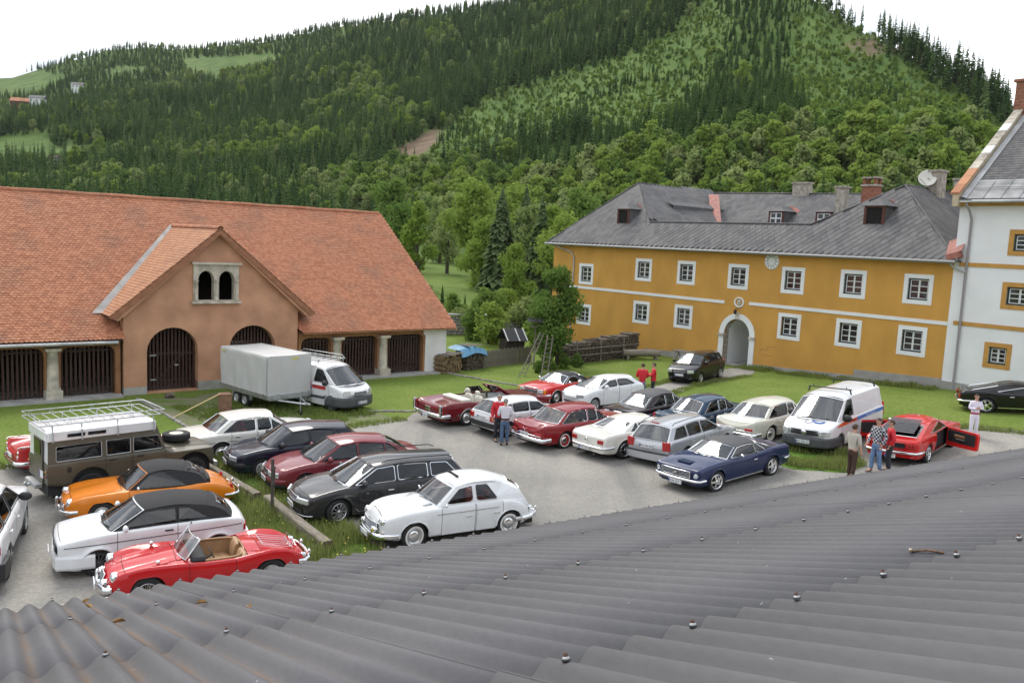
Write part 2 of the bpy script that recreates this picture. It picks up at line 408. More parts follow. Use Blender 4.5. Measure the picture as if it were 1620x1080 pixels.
def sheet(name, poly, m, lift, step=.6, rough=.35, parent=None):
    """flat sheet that follows the yard's height, with an irregular edge"""
    pl = []
    for i in range(len(poly)):
        p0, p1 = Vector(poly[i]), Vector(poly[(i + 1) % len(poly)]); n = max(1, int((p1 - p0).length / .35))
        for k in range(n):
            p = p0.lerp(p1, k / n); d = (p1 - p0).normalized(); q = Vector((-d.y, d.x)) * (fbm(p.x, p.y, 1.7) * rough); pl.append((p.x + q.x, p.y + q.y))
    bm = bmesh.new(); vs = [bm.verts.new((x, y, 0)) for x, y in pl]; f = bm.faces.new(vs)
    bmesh.ops.triangulate(bm, faces=[f])
    xs = [p[0] for p in pl]; ys = [p[1] for p in pl]
    x = math.floor(min(xs)); 
    while x < max(xs):
        if max(xs) - min(xs) > 4: bmesh.ops.bisect_plane(bm, geom=bm.verts[:] + bm.edges[:] + bm.faces[:], plane_co=(x, 0, 0), plane_no=(1, 0, 0))
        x += 2.0 * step / .6
    for v in bm.verts: v.co.z = ground_z(v.co.x, v.co.y) + lift
    bmesh.ops.recalc_face_normals(bm, faces=bm.faces[:])
    if sum(f.normal.z for f in bm.faces) < 0: bmesh.ops.reverse_faces(bm, faces=bm.faces[:])
    me = bpy.data.meshes.new(name); bm.to_mesh(me); bm.free(); me.materials.append(m)
    o = link(name, me, parent); return o
YARD = [(-45, 3), (-45, 9), (-22, 18.4), (-15.1, 24.1), (-11.6, 27.4), (-8.6, 29.8), (-6.6, 31.0), (-4.3, 33.3), (-3.2, 36.2), (0, 38.5), (3.6, 40.4), (5.6, 40.2), (7.0, 38.3), (10.5, 36.4), (13.2, 34.9), (15.7, 33.4), (18.6, 31.7), (22, 29.3), (30, 24), (30, 3)]
struct(sheet('gravel_yard', YARD, GRAVEL, .022))
struct(sheet('gravel_track', [(4.9, 40.0), (6.9, 42.6), (9.0, 45.3), (12.3, 48.2), (14.2, 51.6), (15.3, 51.0), (13.6, 47.0), (10.6, 44.6), (8.6, 41.8), (6.7, 38.7)], GRAVEL, .018, rough=.5))
ROUGHGRASS = mat('rough_grass', (.105, .165, .030), .95, var=.6, scale=1.6, col2=(.20, .185, .13), detail=8, bump=.6, bscale=30, spec=.15)
struct(sheet('rough_grass_area', [(-15.6, 34.4), (-11.5, 29.6), (-9.6, 28.6), (-6.8, 30.6), (-4.4, 33.2), (-6.0, 34.6), (-8.6, 37.2), (-12.4, 38.2)], ROUGHGRASS, .014, rough=.5))
GRASSD = mat('verge_grass', (.10, .19, .028), .95, var=.5, scale=4, detail=6, bump=.6, bscale=30, spec=.15)
VERGE = [(-10.4, 25.5), (-9.2, 26.2), (-8.0, 25.4), (-6.2, 23.6), (-5.0, 22.2), (-4.5, 21.0), (-3.6, 19.9), (-2.7, 18.8), (-3.0, 17.5), (-4.6, 16.8), (-5.6, 18.1), (-6.6, 20.0), (-8.2, 22.2), (-9.6, 24.0)]
struct(sheet('grass_verge', VERGE, GRASSD, .030, rough=.3))
VERGE2 = [(9.2, 29.0), (10.2, 30.2), (11.2, 29.6), (12.2, 28.6), (12.0, 26.9), (11.0, 26.2), (9.6, 26.8), (8.9, 28.0)]
struct(sheet('grass_patch', VERGE2, GRASSD, .030, rough=.3))
# tall blades on the verges and the rough lawn round the trailer
GRASSB = leaf_mat('grass_blade', (.13, .20, .035), (.27, .29, .11), .4)
def blades(name, poly, n, h0, h1, w0=.010):
    m = MB(); xs = [p[0] for p in poly]; ys = [p[1] for p in poly]; k = 0
    rr = random.Random(hash(name) % 1000 if False else len(name))
    while k < n:
        x, y = rr.uniform(min(xs), max(xs)), rr.uniform(min(ys), max(ys))
        if not inside((x, y), poly): continue
        d = .5 + fbm(x, y, 1.2) * .9
        if rr.random() > d + .25: k += 0; continue
        k += 1; h = rr.uniform(h0, h1) * (.6 + .8 * max(0, d)); a = rr.uniform(0, 2 * pi); lean = rr.uniform(.1, .5) * h; w = w0 * rr.uniform(.8, 1.6); z = ground_z(x, y) + .02
        dx, dy = cos(a), sin(a)
        p0 = (x - dy * w, y + dx * w, z); p1 = (x + dy * w, y - dx * w, z); q0 = (x + dx * lean * .4 - dy * w * .7, y + dy * lean * .4 + dx * w * .7, z + h * .6); q1 = (x + dx * lean * .4 + dy * w * .7, y + dy * lean * .4 - dx * w * .7, z + h * .6); t_ = (x + dx * lean, y + dy * lean, z + h)
        m.add([p0, p1, q1, q0, t_], [(0, 1, 2, 3), (3, 2, 4)])
    o = m.build(name, GRASSB, None, False); o['kind'] = 'stuff'; return o
blades('verge_grass', VERGE, 11000, .10, .34)
blades('patch_grass', VERGE2, 3500, .08, .28)
blades('trailer_grass', [(-14, 33.6), (-10.6, 29.9), (-6.8, 31.6), (-5.5, 34.0), (-8.6, 36.5)], 6500, .06, .22, .013)
blades('house_grass', [(21.2, 41.2), (22.0, 42.0), (14.2, 51.4), (13.4, 50.6)], 4000, .06, .22, .016)
FLOWER = mat('dandelion', (.70, .62, .12), .8)
m = MB(); rr = random.Random(4)
for k in range(260):
    x, y = rr.uniform(-10, -2.8), rr.uniform(16.8, 26)
    if inside((x, y), VERGE): m.ball((x, y, ground_z(x, y) + rr.uniform(.12, .32)), rr.uniform(.014, .026), 5, 3)
o = m.build('verge_flowers', FLOWER); o['kind'] = 'stuff'
# ================================================================== trees
BARK = mat('bark', (.075, .058, .042), .9, var=.35, scale=6, bump=.5, bscale=20); BARK_L = mat('bark_light', (.16, .12, .085), .9, var=.35, scale=6)
M_SPRUCE = leaf_mat('spruce_needles', (.048, .100, .032), (.105, .172, .054), .25); M_YOUNG = leaf_mat('young_conifer', (.098, .178, .034), (.180, .262, .056), .3); M_LARCH = leaf_mat('larch_needles', (.115, .175, .060), (.170, .235, .085), .3)
M_LEAF = leaf_mat('broad_leaves', (.180, .270, .048), (.290, .370, .090), .45); M_LEAF2 = leaf_mat('dark_leaves', (.115, .195, .046), (.190, .275, .070), .42); M_LARCHD = leaf_mat('dark_larch', (.125, .180, .080), (.185, .240, .110), .38); M_PALE = leaf_mat('pale_leaves', (.22, .285, .095), (.30, .35, .145), .45)
def conifer(seed, H=1.0, base=.12, width=.16, whorls=16, per=10, bare=0.0):
    """crown and trunk of a spruce of height 1"""
    rr = random.Random(seed); cr, tk = MB(), MB()
    z0 = max(base, bare)
    for i in range(whorls):
        u = i / (whorls - 1); z = z0 + (1 - z0 - .02) * u ** .92; R = width * (1 - u) ** .85 * rr.uniform(.82, 1.12) + .012
        if bare == 0 and u < .12: R *= .75 + u * 2
        for k in range(per):
            a = 2 * pi * (k + rr.random() * .7) / per + i * .7; rad = R * rr.uniform(.6, 1.2); dz = -rad * rr.uniform(.25, .75); w = rad * rr.uniform(.24, .40); zz = z + rr.uniform(-.015, .015)
            dx, dy = cos(a), sin(a)
            cr.add([(0, 0, zz + .01), (dx * rad * .55 - dy * w, dy * rad * .55 + dx * w, zz + dz * .35), (dx * rad, dy * rad, zz + dz), (dx * rad * .55 + dy * w, dy * rad * .55 - dx * w, zz + dz * .35)], [(0, 1, 2), (0, 2, 3)])
    cr.add([(-.008, 0, .95), (.008, 0, .95), (0, 0, 1.01)], [(0, 1, 2)])
    tk.tube([(0, 0, -.04), (0, 0, .4), (0, 0, .96)], [.014, .009, .002], 5)
    return cr, tk
def broadleaf(seed, n=900, leaf=.055, wide=.36, lobes=11, low=.22):
    rr = random.Random(seed); cr, tk = MB(), MB(); blobs = []
    for k in range(lobes):
        z = low + (.93 - low) * (k + .5) / lobes; f = sin(pi * min(1, (z - low + .10) / (1.06 - low))) ** .7
        a = rr.uniform(0, 2 * pi); d = wide * f * rr.uniform(.15, .72); blobs.append((d * cos(a), d * sin(a), z, wide * rr.uniform(.30, .52) * (.6 + .5 * f)))
    blobs.append((0, 0, .86, wide * .36)); blobs.append((0, 0, .58, wide * .6))
    wts = [b[3] ** 2 for b in blobs]
    for k in range(n):
        b = rr.choices(blobs, wts)[0]; th = rr.uniform(0, 2 * pi); ph = math.acos(rr.uniform(-1, 1)); rad = b[3] * (rr.random() ** .35) * rr.uniform(.85, 1.12)
        p = Vector((b[0] + rad * sin(ph) * cos(th), b[1] + rad * sin(ph) * sin(th), b[2] + rad * cos(ph) * .8)); s = leaf * rr.uniform(.55, 1.25)
        nrm = Vector((sin(ph) * cos(th) + rr.gauss(0, .7), sin(ph) * sin(th) + rr.gauss(0, .7), cos(ph) + rr.gauss(.25, .7))).normalized(); t1 = nrm.orthogonal().normalized(); t1 = Matrix.Rotation(rr.uniform(0, 6.3), 3, nrm) @ t1; t2 = nrm.cross(t1)
        cr.add([p - t1 * s, p + t2 * s * .55, p + t1 * s, p - t2 * s * .55], [(0, 1, 2, 3)])
    tk.tube([(0, 0, -.04), (.01, 0, .2), (.0, .01, .5), (0, 0, .8)], [.024, .018, .011, .003], 6)
    for b in blobs[:lobes]:
        z = max(.12, b[2] - .22); tk.tube([(0, 0, z), (b[0] * .5, b[1] * .5, z + (b[2] - z) * .6), (b[0], b[1], b[2])], [.009, .006, .002], 4, False)
    return cr, tk
PROTO = {}
def proto(kind, k):
    key = (kind, k)
    if key in PROTO: return PROTO[key]
    if kind == 'spruce': c, t = conifer(10 + k, base=.06, width=.13 + .012 * k); cm, tm = M_SPRUCE, BARK
    elif kind == 'tall': c, t = conifer(30 + k, bare=.36 + .06 * k, width=.105, whorls=13, per=9); cm, tm = M_SPRUCE, BARK_L
    elif kind == 'young': c, t = conifer(50 + k, base=.03, width=.23 + .02 * k, whorls=10, per=8); cm, tm = M_YOUNG, BARK
    elif kind == 'larch': c, t = conifer(70 + k, base=.14, width=.17, whorls=14, per=8); cm, tm = M_LARCH, BARK
    elif kind == 'leafy': c, t = broadleaf(90 + k, 1100, .050); cm, tm = (M_LEAF, M_LEAF, M_PALE, M_LEAF2)[k % 4], BARK
    else: c, t = broadleaf(120 + k, 420, .085, .44, 6, .12); cm, tm = (M_LEAF, M_LEAF2)[k % 2], BARK
    PROTO[key] = (c.mesh('crown', cm, False), t.mesh('trunk', tm, False)); return PROTO[key]
# forest zones, drawn on the hills
CLEAR = [(590, 272), (690, 205), (765, 150), (900, 105), (1000, 80), (1060, 40), (1110, 0), (1150, -80), (1320, -80), (1420, 80), (1620, 205), (1620, 260), (1500, 235), (1300, 225), (1240, 215), (1220, 190), (1100, 190), (1000, 210), (930, 195), (830, 220), (760, 245), (690, 270)]
WEDGE = [(1120, -80), (1215, -80), (1250, 40), (1245, 120), (1290, 200), (1300, 228), (1060, 250), (930, 280), (760, 300), (690, 300), (800, 235), (950, 205), (1060, 180), (1130, 110), (1150, 40)]
LEAFB = [(640, 330), (560, 340), (470, 300), (520, 285), (640, 275), (760, 290), (880, 300), (940, 262), (1030, 232), (1130, 240), (1240, 205), (1380, 212), (1500, 215), (1640, 250), (1640, 330), (1500, 340), (880, 420), (760, 420), (690, 400)]
LEAFSPOTS = [(560, 150, 55), (640, 190, 40), (380, 110, 50), (250, 130, 25), (175, 290, 35), (700, 60, 30), (470, 230, 40), (1190, 130, 18), (330, 260, 40), (110, 245, 35)]
TALLLINE = [(560, 225), (640, 200), (760, 130), (1060, 20), (1090, -40), (980, -40), (740, 90), (600, 170)]
FR = random.Random(21)
forest_pts = []
def plant(x, y, kind, h, k=None):
    forest_pts.append((x, y, ground_z(x, y) - .4, kind, FR.randrange(4 if kind in ('leafy', 'spruce') else 2) if k is None else k, h, FR.uniform(0, 2 * pi), FR.uniform(.82, 1.25)))
r = 190.0
while r < 1750:
    sp = 4.7 + max(0, r - 350) * .0034
    a = -37.0
    while a < 37:
        aa = a + FR.uniform(-.45, .45) * math.degrees(sp / r); r_ = r + FR.uniform(-.45, .45) * sp; a += math.degrees(sp / r)
        if r_ > _r1(aa) + 25 or r_ < _r0(aa) + 4: continue
        x, y = r_ * sin(radians(aa)), r_ * cos(radians(aa)); z = ground_z(x, y); q = pix_of((x, y, z + 4))
        if q[1] < -70 or q[1] > 470: continue
        zn = zone((x, y, z + 1))
        if zn in ('meadow', 'scree'): continue
        if zn == 'rock' and FR.random() < .8: continue
        j = (q[0] + FR.gauss(0, 7), q[1] + FR.gauss(0, 5)); n = fbm(x, y, 70, 3)
        if FR.random() < .75 and any((j[0] - sx) ** 2 * .5 + ((j[1] - sy) * 2.0) ** 2 < (sr * (.75 + fbm(x + 40, y, 45, 3) * 1.3)) ** 2 for sx, sy, sr in LEAFSPOTS): kind, h = ('leafy', FR.uniform(9, 17)) if FR.random() < .5 else ('larch', FR.uniform(11, 18))
        elif inside(j, LEAFB): 
            kind, h = ('leafy', FR.uniform(9, 17)) if FR.random() < .93 else ('spruce', FR.uniform(12, 20))
            if FR.random() < .35: continue
        elif inside(j, WEDGE):
            kind, h = ('spruce', FR.uniform(7, 13)) if FR.random() < .85 else ('young', FR.uniform(5, 9))
        elif inside(j, CLEAR):
            for e_ in range(2):
                if FR.random() < .8: x2, y2 = x + FR.uniform(-2.6, 2.6), y + FR.uniform(-2.6, 2.6); plant(x2, y2, 'young' if FR.random() < .45 else 'bush', FR.uniform(1.4, 3.4))
            kind, h = ('young', FR.uniform(2.2, 4.8)) if FR.random() < .6 else ('bush', FR.uniform(2.0, 4.5))
            if n > .45: kind, h = 'spruce', FR.uniform(5, 9)
        else:
            u = FR.random() + n * .35 + (.10 if j[1] > 150 + .12 * j[0] and j[0] < 760 else 0); h = FR.uniform(10, 21) * (1 - .28 * smooth(900, 1400, r_))
            kind = 'leafy' if u > 1.0 else ('larch' if u > .80 else 'spruce')
            if kind == 'leafy': h *= .7
            if kind == 'spruce' and inside(j, TALLLINE) and FR.random() < .6: kind = 'tall'
        plant(x, y, kind, h)
    r += sp * .93
# single-file trees standing on the right-hand skyline
for k in range(70):
    a = 18.6 + 10.9 * (k / 69) + FR.uniform(-.08, .08)
    if 20.9 < a < 22.2 and FR.random() < .75: continue
    r_ = _r1(a) + FR.uniform(-22, 10); x, y = r_ * sin(radians(a)), r_ * cos(radians(a)); plant(x, y, 'tall', FR.uniform(14, 21) * (.8 if a < 21 else 1.1))
# which of them show largest: those become single trees
def shown(t):
    q = pix_of((t[0], t[1], t[2] + t[5] * .9))
    if not (0 < q[0] < 1620 and -10 < q[1] < 460): return False
    if q[0] < 600: return q[1] < 296 + .065 * q[0]
    if q[0] < 720: return q[1] < 335 + (q[0] - 600) * 1.4
    if q[0] > 870: return q[1] < (380 - (q[0] - 870) * .66 if q[0] < 1010 else 290)
    return True
def app(t): return t[5] / sqrt(t[0] ** 2 + t[1] ** 2)
vis = sorted([t for t in forest_pts if shown(t)], key=app, reverse=True)
sky_t = [t for t in forest_pts if t[3] == 'tall' and math.degrees(atan2(t[0], t[1])) > 18.5][-70:]
quota = {'leafy': 150, 'spruce': 70, 'tall': 10, 'larch': 20, 'young': 30, 'bush': 0}; single = list(sky_t)
for t in vis:
    if t in sky_t: continue
    if quota[t[3]] > 0: quota[t[3]] -= 1; single.append(t)
sid = set(id(t) for t in single)
TREE_INFO = {'leafy': ('broadleaf_tree', 'bright green broadleaf tree on the lower wooded hillside', 'broadleaf trees along the foot of the hill'), 'spruce': ('spruce_tree', 'dark green spruce rising among the hillside trees', 'spruces on the hillside'), 'tall': ('tall_spruce', 'tall bare-stemmed spruce standing against the sky on the hill crest', 'tall spruces along the hill crest'), 'larch': ('larch_tree', 'pale green feathery larch among the dark spruces', 'larches on the hillside'), 'young': ('young_conifer', 'small light green young conifer in the hillside clearing', 'young conifers in the clearing')}
def single_tree(t, name, label, cat, group, info=None):
    x, y, z, kind, k, h, rot, wd = t; cm, tm = proto(kind, k)
    o = thing(name, label, cat, (x, y, z), rot, group); o.scale = (h * wd, h * wd, h)
    link('crown', cm, o); link('trunk', tm, o); return o
for t in single:
    nm, lb, gp = TREE_INFO[t[3]]
    if t[3] == 'tall' and t not in sky_t: lb, gp = 'tall bare-stemmed spruce at the edge of the hillside clearing', 'tall spruces at the clearing edge'
    single_tree(t, nm, lb, 'tree', gp)
# all the others: one wooded mass, instanced
kinds = ['spruce', 'tall', 'young', 'larch', 'leafy', 'bush']; pcol = bpy.data.collections.new('tree_shapes'); order = []
for kd in kinds:
    for k in range(4 if kd in ('leafy', 'spruce') else 2):
        cm, tm = proto(kd, k); bm = bmesh.new(); bm.from_mesh(cm); nf = len(bm.faces); bm.from_mesh(tm)
        bm.faces.ensure_lookup_table()
        for f in bm.faces[nf:]: f.material_index = 1
        me = bpy.data.meshes.new('tree_shape'); bm.to_mesh(me); bm.free(); me.materials.append(cm.materials[0]); me.materials.append(tm.materials[0])
        o = bpy.data.objects.new('%02d_shape' % len(order), me); pcol.objects.link(o); order.append((kd, k))
rest = [t for t in forest_pts if id(t) not in sid]
fm = bpy.data.meshes.new('forest'); fm.from_pydata([(t[0], t[1], t[2]) for t in rest], [], [])
def attr(name, typ, vals): fm.attributes.new(name, typ, 'POINT').data.foreach_set('value', vals)
attr('pick', 'INT', [order.index((t[3], t[4])) for t in rest]); attr('turn', 'FLOAT', [t[6] for t in rest]); attr('high', 'FLOAT', [t[5] for t in rest]); attr('wide', 'FLOAT', [t[5] * t[7] for t in rest])
forest = link('forest', fm); forest['kind'] = 'stuff'; forest['label'] = 'dense mixed mountain forest covering the hillsides'
ng = bpy.data.node_groups.new('scatter_trees', 'GeometryNodeTree'); ng.interface.new_socket('Geometry', in_out='INPUT', socket_type='NodeSocketGeometry'); ng.interface.new_socket('Geometry', in_out='OUTPUT', socket_type='NodeSocketGeometry')
N = ng.nodes; gi = N.new('NodeGroupInput'); go = N.new('NodeGroupOutput'); ip = N.new('GeometryNodeInstanceOnPoints'); ci = N.new('GeometryNodeCollectionInfo'); ci.inputs['Collection'].default_value = pcol; ci.inputs['Separate Children'].default_value = True; ci.inputs['Reset Children'].default_value = True
def na_(n, ty):
    a = N.new('GeometryNodeInputNamedAttribute'); a.data_type = ty; a.inputs['Name'].default_value = n; return a.outputs['Attribute']
cx = N.new('ShaderNodeCombineXYZ'); cs = N.new('ShaderNodeCombineXYZ'); Lk = ng.links
Lk.new(na_('turn', 'FLOAT'), cx.inputs[2]); w_ = na_('wide', 'FLOAT'); Lk.new(w_, cs.inputs[0]); Lk.new(w_, cs.inputs[1]); Lk.new(na_('high', 'FLOAT'), cs.inputs[2])
Lk.new(gi.outputs[0], ip.inputs['Points']); Lk.new(ci.outputs[0], ip.inputs['Instance']); ip.inputs['Pick Instance'].default_value = True; Lk.new(na_('pick', 'INT'), ip.inputs['Instance Index'])
Lk.new(cx.outputs[0], ip.inputs['Rotation']); Lk.new(cs.outputs[0], ip.inputs['Scale']); Lk.new(ip.outputs[0], go.inputs[0])
md = forest.modifiers.new('scatter', 'NODES'); md.node_group = ng
print('forest', len(rest), 'single', len(single))
# ================================================================== vehicles
CHROME = mat('chrome', (0.78, 0.79, 0.80), 0.09, 1.0)
STEEL = mat('steel', (0.62, 0.63, 0.64), 0.32, 1.0)
GALV = mat('galvanised', (0.50, 0.52, 0.53), 0.42, 0.85, var=.2, scale=9)
TYRE = mat('tyre_rubber', (0.018, 0.018, 0.019), 0.82, var=.3, scale=30)
WHITEWALL = mat('whitewall', (0.74, 0.73, 0.70), 0.6)
BLACKP = mat('black_plastic', (0.022, 0.022, 0.024), 0.5)
GREYP = mat('grey_plastic', (0.075, 0.078, 0.085), 0.55, var=.15, scale=5)
TRIM = mat('trim_metal', (0.33, 0.34, 0.35), 0.3, 0.9)
SEAM = mat('panel_gap', (0.006, 0.006, 0.006), 0.9)
UNDER = mat('underbody', (0.014, 0.013, 0.013), 0.9)
INTERIOR = mat('interior_dark', (0.03, 0.03, 0.032), 0.8)
GLASS = glass_mat('car_glass', (0.84, 0.87, 0.85), 2.2)
GLASS_S = glass_mat('side_glass', (0.84, 0.87, 0.85), 1.6)
GLASS_D = glass_mat('car_glass_tinted', (0.30, 0.32, 0.32), 1.7)
LENS = mat('lamp_lens', (0.72, 0.74, 0.76), 0.06, 0.55)
REDL = mat('red_lens', (0.42, 0.012, 0.012), 0.12, coat=.6)
AMBER = mat('amber_lens', (0.75, 0.24, 0.02), 0.15, coat=.6)
YELLOWL = mat('yellow_lens', (0.80, 0.52, 0.03), 0.15, coat=.6)
PLATE = mat('plate_white', (0.74, 0.75, 0.76), 0.4)
PLATEBLUE = mat('plate_blue', (0.02, 0.06, 0.35), 0.4)
PLATEINK = mat('plate_ink', (0.015, 0.015, 0.02), 0.5)
FABRIC = mat('black_fabric', (0.022, 0.022, 0.024), 0.85, bump=.25, bscale=60)
VINYL = mat('vinyl_roof', (0.060, 0.060, 0.064), 0.6, bump=.2, bscale=80)
def paint(name, c, rough=0.38, coat=.85):
    return mat('paint_' + name, c, rough, 0.0, coat=coat, spec=.12, var=.05, scale=3.0)
WHEEL_CACHE = {}
def wheel_meshes(r, tw, style, ww=False, rimc=None):
    key = (round(r, 3), round(tw, 3), style, ww, rimc.name if rimc else '')
    if key in WHEEL_CACHE: return WHEEL_CACHE[key]
    rr = r * (0.68 if style in ('alloy', 'alloy_dark', 'magnum') else 0.60)
    if style == 'rover': rr = r * .50
    h = tw / 2
    t = MB().lathe([(rr, -h * .8), (rr * 1.04, -h * .95), (r * .90, -h), (r * .97, -h * .85), (r, -h * .6), (r, h * .6), (r * .97, h * .85), (r * .90, h), (rr * 1.04, h * .95), (rr, h * .8)], axis='Y', n=28)
    tm = t.mesh('tyre', TYRE, False)
    subs = []
    if ww:
        subs.append(('whitewall', MB().lathe([(rr * 1.03, h * .955), (rr * 1.06, h * 1.0), (r * .735, h * 1.03), (r * .75, h * 1.0)], axis='Y', n=28).mesh('whitewall', WHITEWALL, False)))
    rim = MB(); base = rimc or STEEL
    if style == 'rover':
        rim.lathe([(rr * 1.02, h * .9), (rr * .98, h * .95), (rr * .88, h * .55), (rr * .55, h * .5), (rr * .50, h * .75), (0.001, h * .75)], axis='Y', n=24)
        hub = MB().lathe([(rr * .30, h * .74), (rr * .28, h * 1.0), (.001, h * 1.02)], axis='Y', n=10)
        for k in range(5): hub.ball((rr * .40 * cos(k * 1.2566), h * .78, rr * .40 * sin(k * 1.2566)), .02, 6, 4)
        subs.append(('hub', hub.mesh('hub', BLACKP)))
    elif style == 'wire':
        rim.lathe([(rr * 1.04, h * .86), (rr * 1.02, h * .99), (rr * .95, h * .9), (rr * .93, h * .2), (rr * .98, h * .1)], axis='Y', n=28)
        for k in range(36):
            a = k * 2 * pi / 36; b = a + (.42 if k % 2 else -.42); zz = h * (.85 if k % 4 < 2 else .35)
            rim.tube([(rr * .95 * cos(a), h * .45, rr * .95 * sin(a)), (rr * .22 * cos(b), zz, rr * .22 * sin(b))], .0045, 3, False)
        rim.lathe([(rr * .24, h * .2), (rr * .24, h * .9), (rr * .12, h * 1.15), (.001, h * 1.2)], axis='Y', n=12)
        subs.append(('brake_drum', MB().lathe([(rr * .9, -h * .2), (rr * .9, 0), (.001, 0.0)], axis='Y', n=16).mesh('brake_drum', UNDER)))
    elif style in ('alloy', 'alloy_dark', 'magnum'):
        rim.lathe([(rr * 1.03, h * .86), (rr * 1.0, h * 1.0), (rr * .93, h * .93), (rr * .90, h * .2), (rr * .86, 0), (.001, 0)], axis='Y', n=28)
        ns = 5 if style == 'magnum' else (12 if style == 'alloy_dark' else 10)
        for k in range(ns):
            a = 2 * pi * k / ns; wd = .15 if style == 'magnum' else (.05 if style == 'alloy_dark' else .062)
            ca, sa = cos(a), sin(a); q = []
            for rad, hw, yy in ((.12, wd * rr * .9, h * .95), (.95, wd * rr * 1.15, h * .9)):
                for sg in (-1, 1): q.append((rr * rad * ca - sg * hw * sa, yy, rr * rad * sa + sg * hw * ca))
            q2 = [(x, y - h * .5, z) for x, y, z in q]
            rim.add(q + q2, [(0, 1, 3, 2), (0, 2, 6, 4), (1, 5, 7, 3), (0, 4, 5, 1)])
        rim.lathe([(rr * .22, h * .3), (rr * .22, h * .98), (.001, h * 1.02)], axis='Y', n=12)
        subs.append(('brake_disc', MB().lathe([(rr * .7, h * .02), (rr * .7, h * .06), (.001, h * .06)], axis='Y', n=18).mesh('brake_disc', UNDER)))
    elif style == 'cap':          # painted or chrome rim with domed chrome cap
        rim.lathe([(rr * 1.03, h * .86), (rr * 1.0, h * 1.0), (rr * .92, h * .9), (rr * .80, h * .55), (rr * .62, h * .6), (.001, h * .6)], axis='Y', n=28)
        subs.append(('hub_cap', MB().lathe([(rr * .72, h * .58), (rr * .68, h * .8), (rr * .48, h * 1.0), (rr * .2, h * 1.1), (.001, h * 1.12)], axis='Y', n=20).mesh('hub_cap', CHROME)))
    elif style == 'trim':         # full plastic trim
        rim.lathe([(rr * 1.03, h * .86), (rr * 1.0, h * 1.0), (rr * .9, h * .97), (rr * .4, h * 1.05), (.001, h * 1.08)], axis='Y', n=28)
        hol = MB()
        for k in range(9):
            a = 2 * pi * k / 9; hol.box((rr * .72 * cos(a), h * 1.02, rr * .72 * sin(a)), (rr * .26, .012, rr * .13), ry=-a)
        subs.append(('vent_slot', hol.mesh('vent_slot', SEAM)))
    else:                         # plain steel
        rim.lathe([(rr * 1.03, h * .86), (rr * 1.0, h * 1.0), (rr * .92, h * .9), (rr * .85, h * .45), (rr * .5, h * .7), (rr * .3, h * .55), (.001, h * .55)], axis='Y', n=24)
    res = (tm, rim.mesh('rim', base, True), subs); WHEEL_CACHE[key] = res
    return res
def put_wheel(car, x, y, r, tw, side, style, ww=False, rimc=None, steer=0.0):
    tm, rm, subs = wheel_meshes(r, tw, style, ww, rimc)
    w = link('wheel', tm, car, (x, y, r), (0 if side > 0 else pi) + steer)
    link('rim', rm, w)
    for n, me in subs: link(n, me, w)
    return w
def seat_mb(w=.5, back=.6, head=True, tilt=.2):
    m = MB(); rb = .10
    def pad(c, d, ry=0.0):
        rings = []
        for k in range(7):
            u = -1 + 2 * k / 6; sc = sqrt(max(.05, 1 - abs(u) ** 4)) if abs(u) > .7 else 1.0; sc = .80 + .2 * (1 - abs(u) ** 6)
            ring = []
            for a in range(10):
                t = 2 * pi * a / 10; cx = abs(cos(t)) ** .6 * (1 if cos(t) > 0 else -1); cz = abs(sin(t)) ** .6 * (1 if sin(t) > 0 else -1)
                ring.append(Vector((cx * d[0] / 2 * sc, u * d[1] / 2, cz * d[2] / 2 * sc)))
            rings.append([Vector(c) + Matrix.Rotation(ry, 3, 'Y') @ p for p in ring])
        m.loft(rings)
    pad((0, 0, .10), (.52, w, .18))
    pad((-.28 - back * .5 * sin(tilt), 0, .12 + back * .5), (.15, w * .96, back), -tilt)
    if head: pad((-.30 - (back + .14) * sin(tilt), 0, .16 + back + .08), (.09, .26, .17), -tilt)
    return m
def ellipse(a, b, n=10): return [(a * cos(2 * pi * k / n), b * sin(2 * pi * k / n)) for k in range(n)]

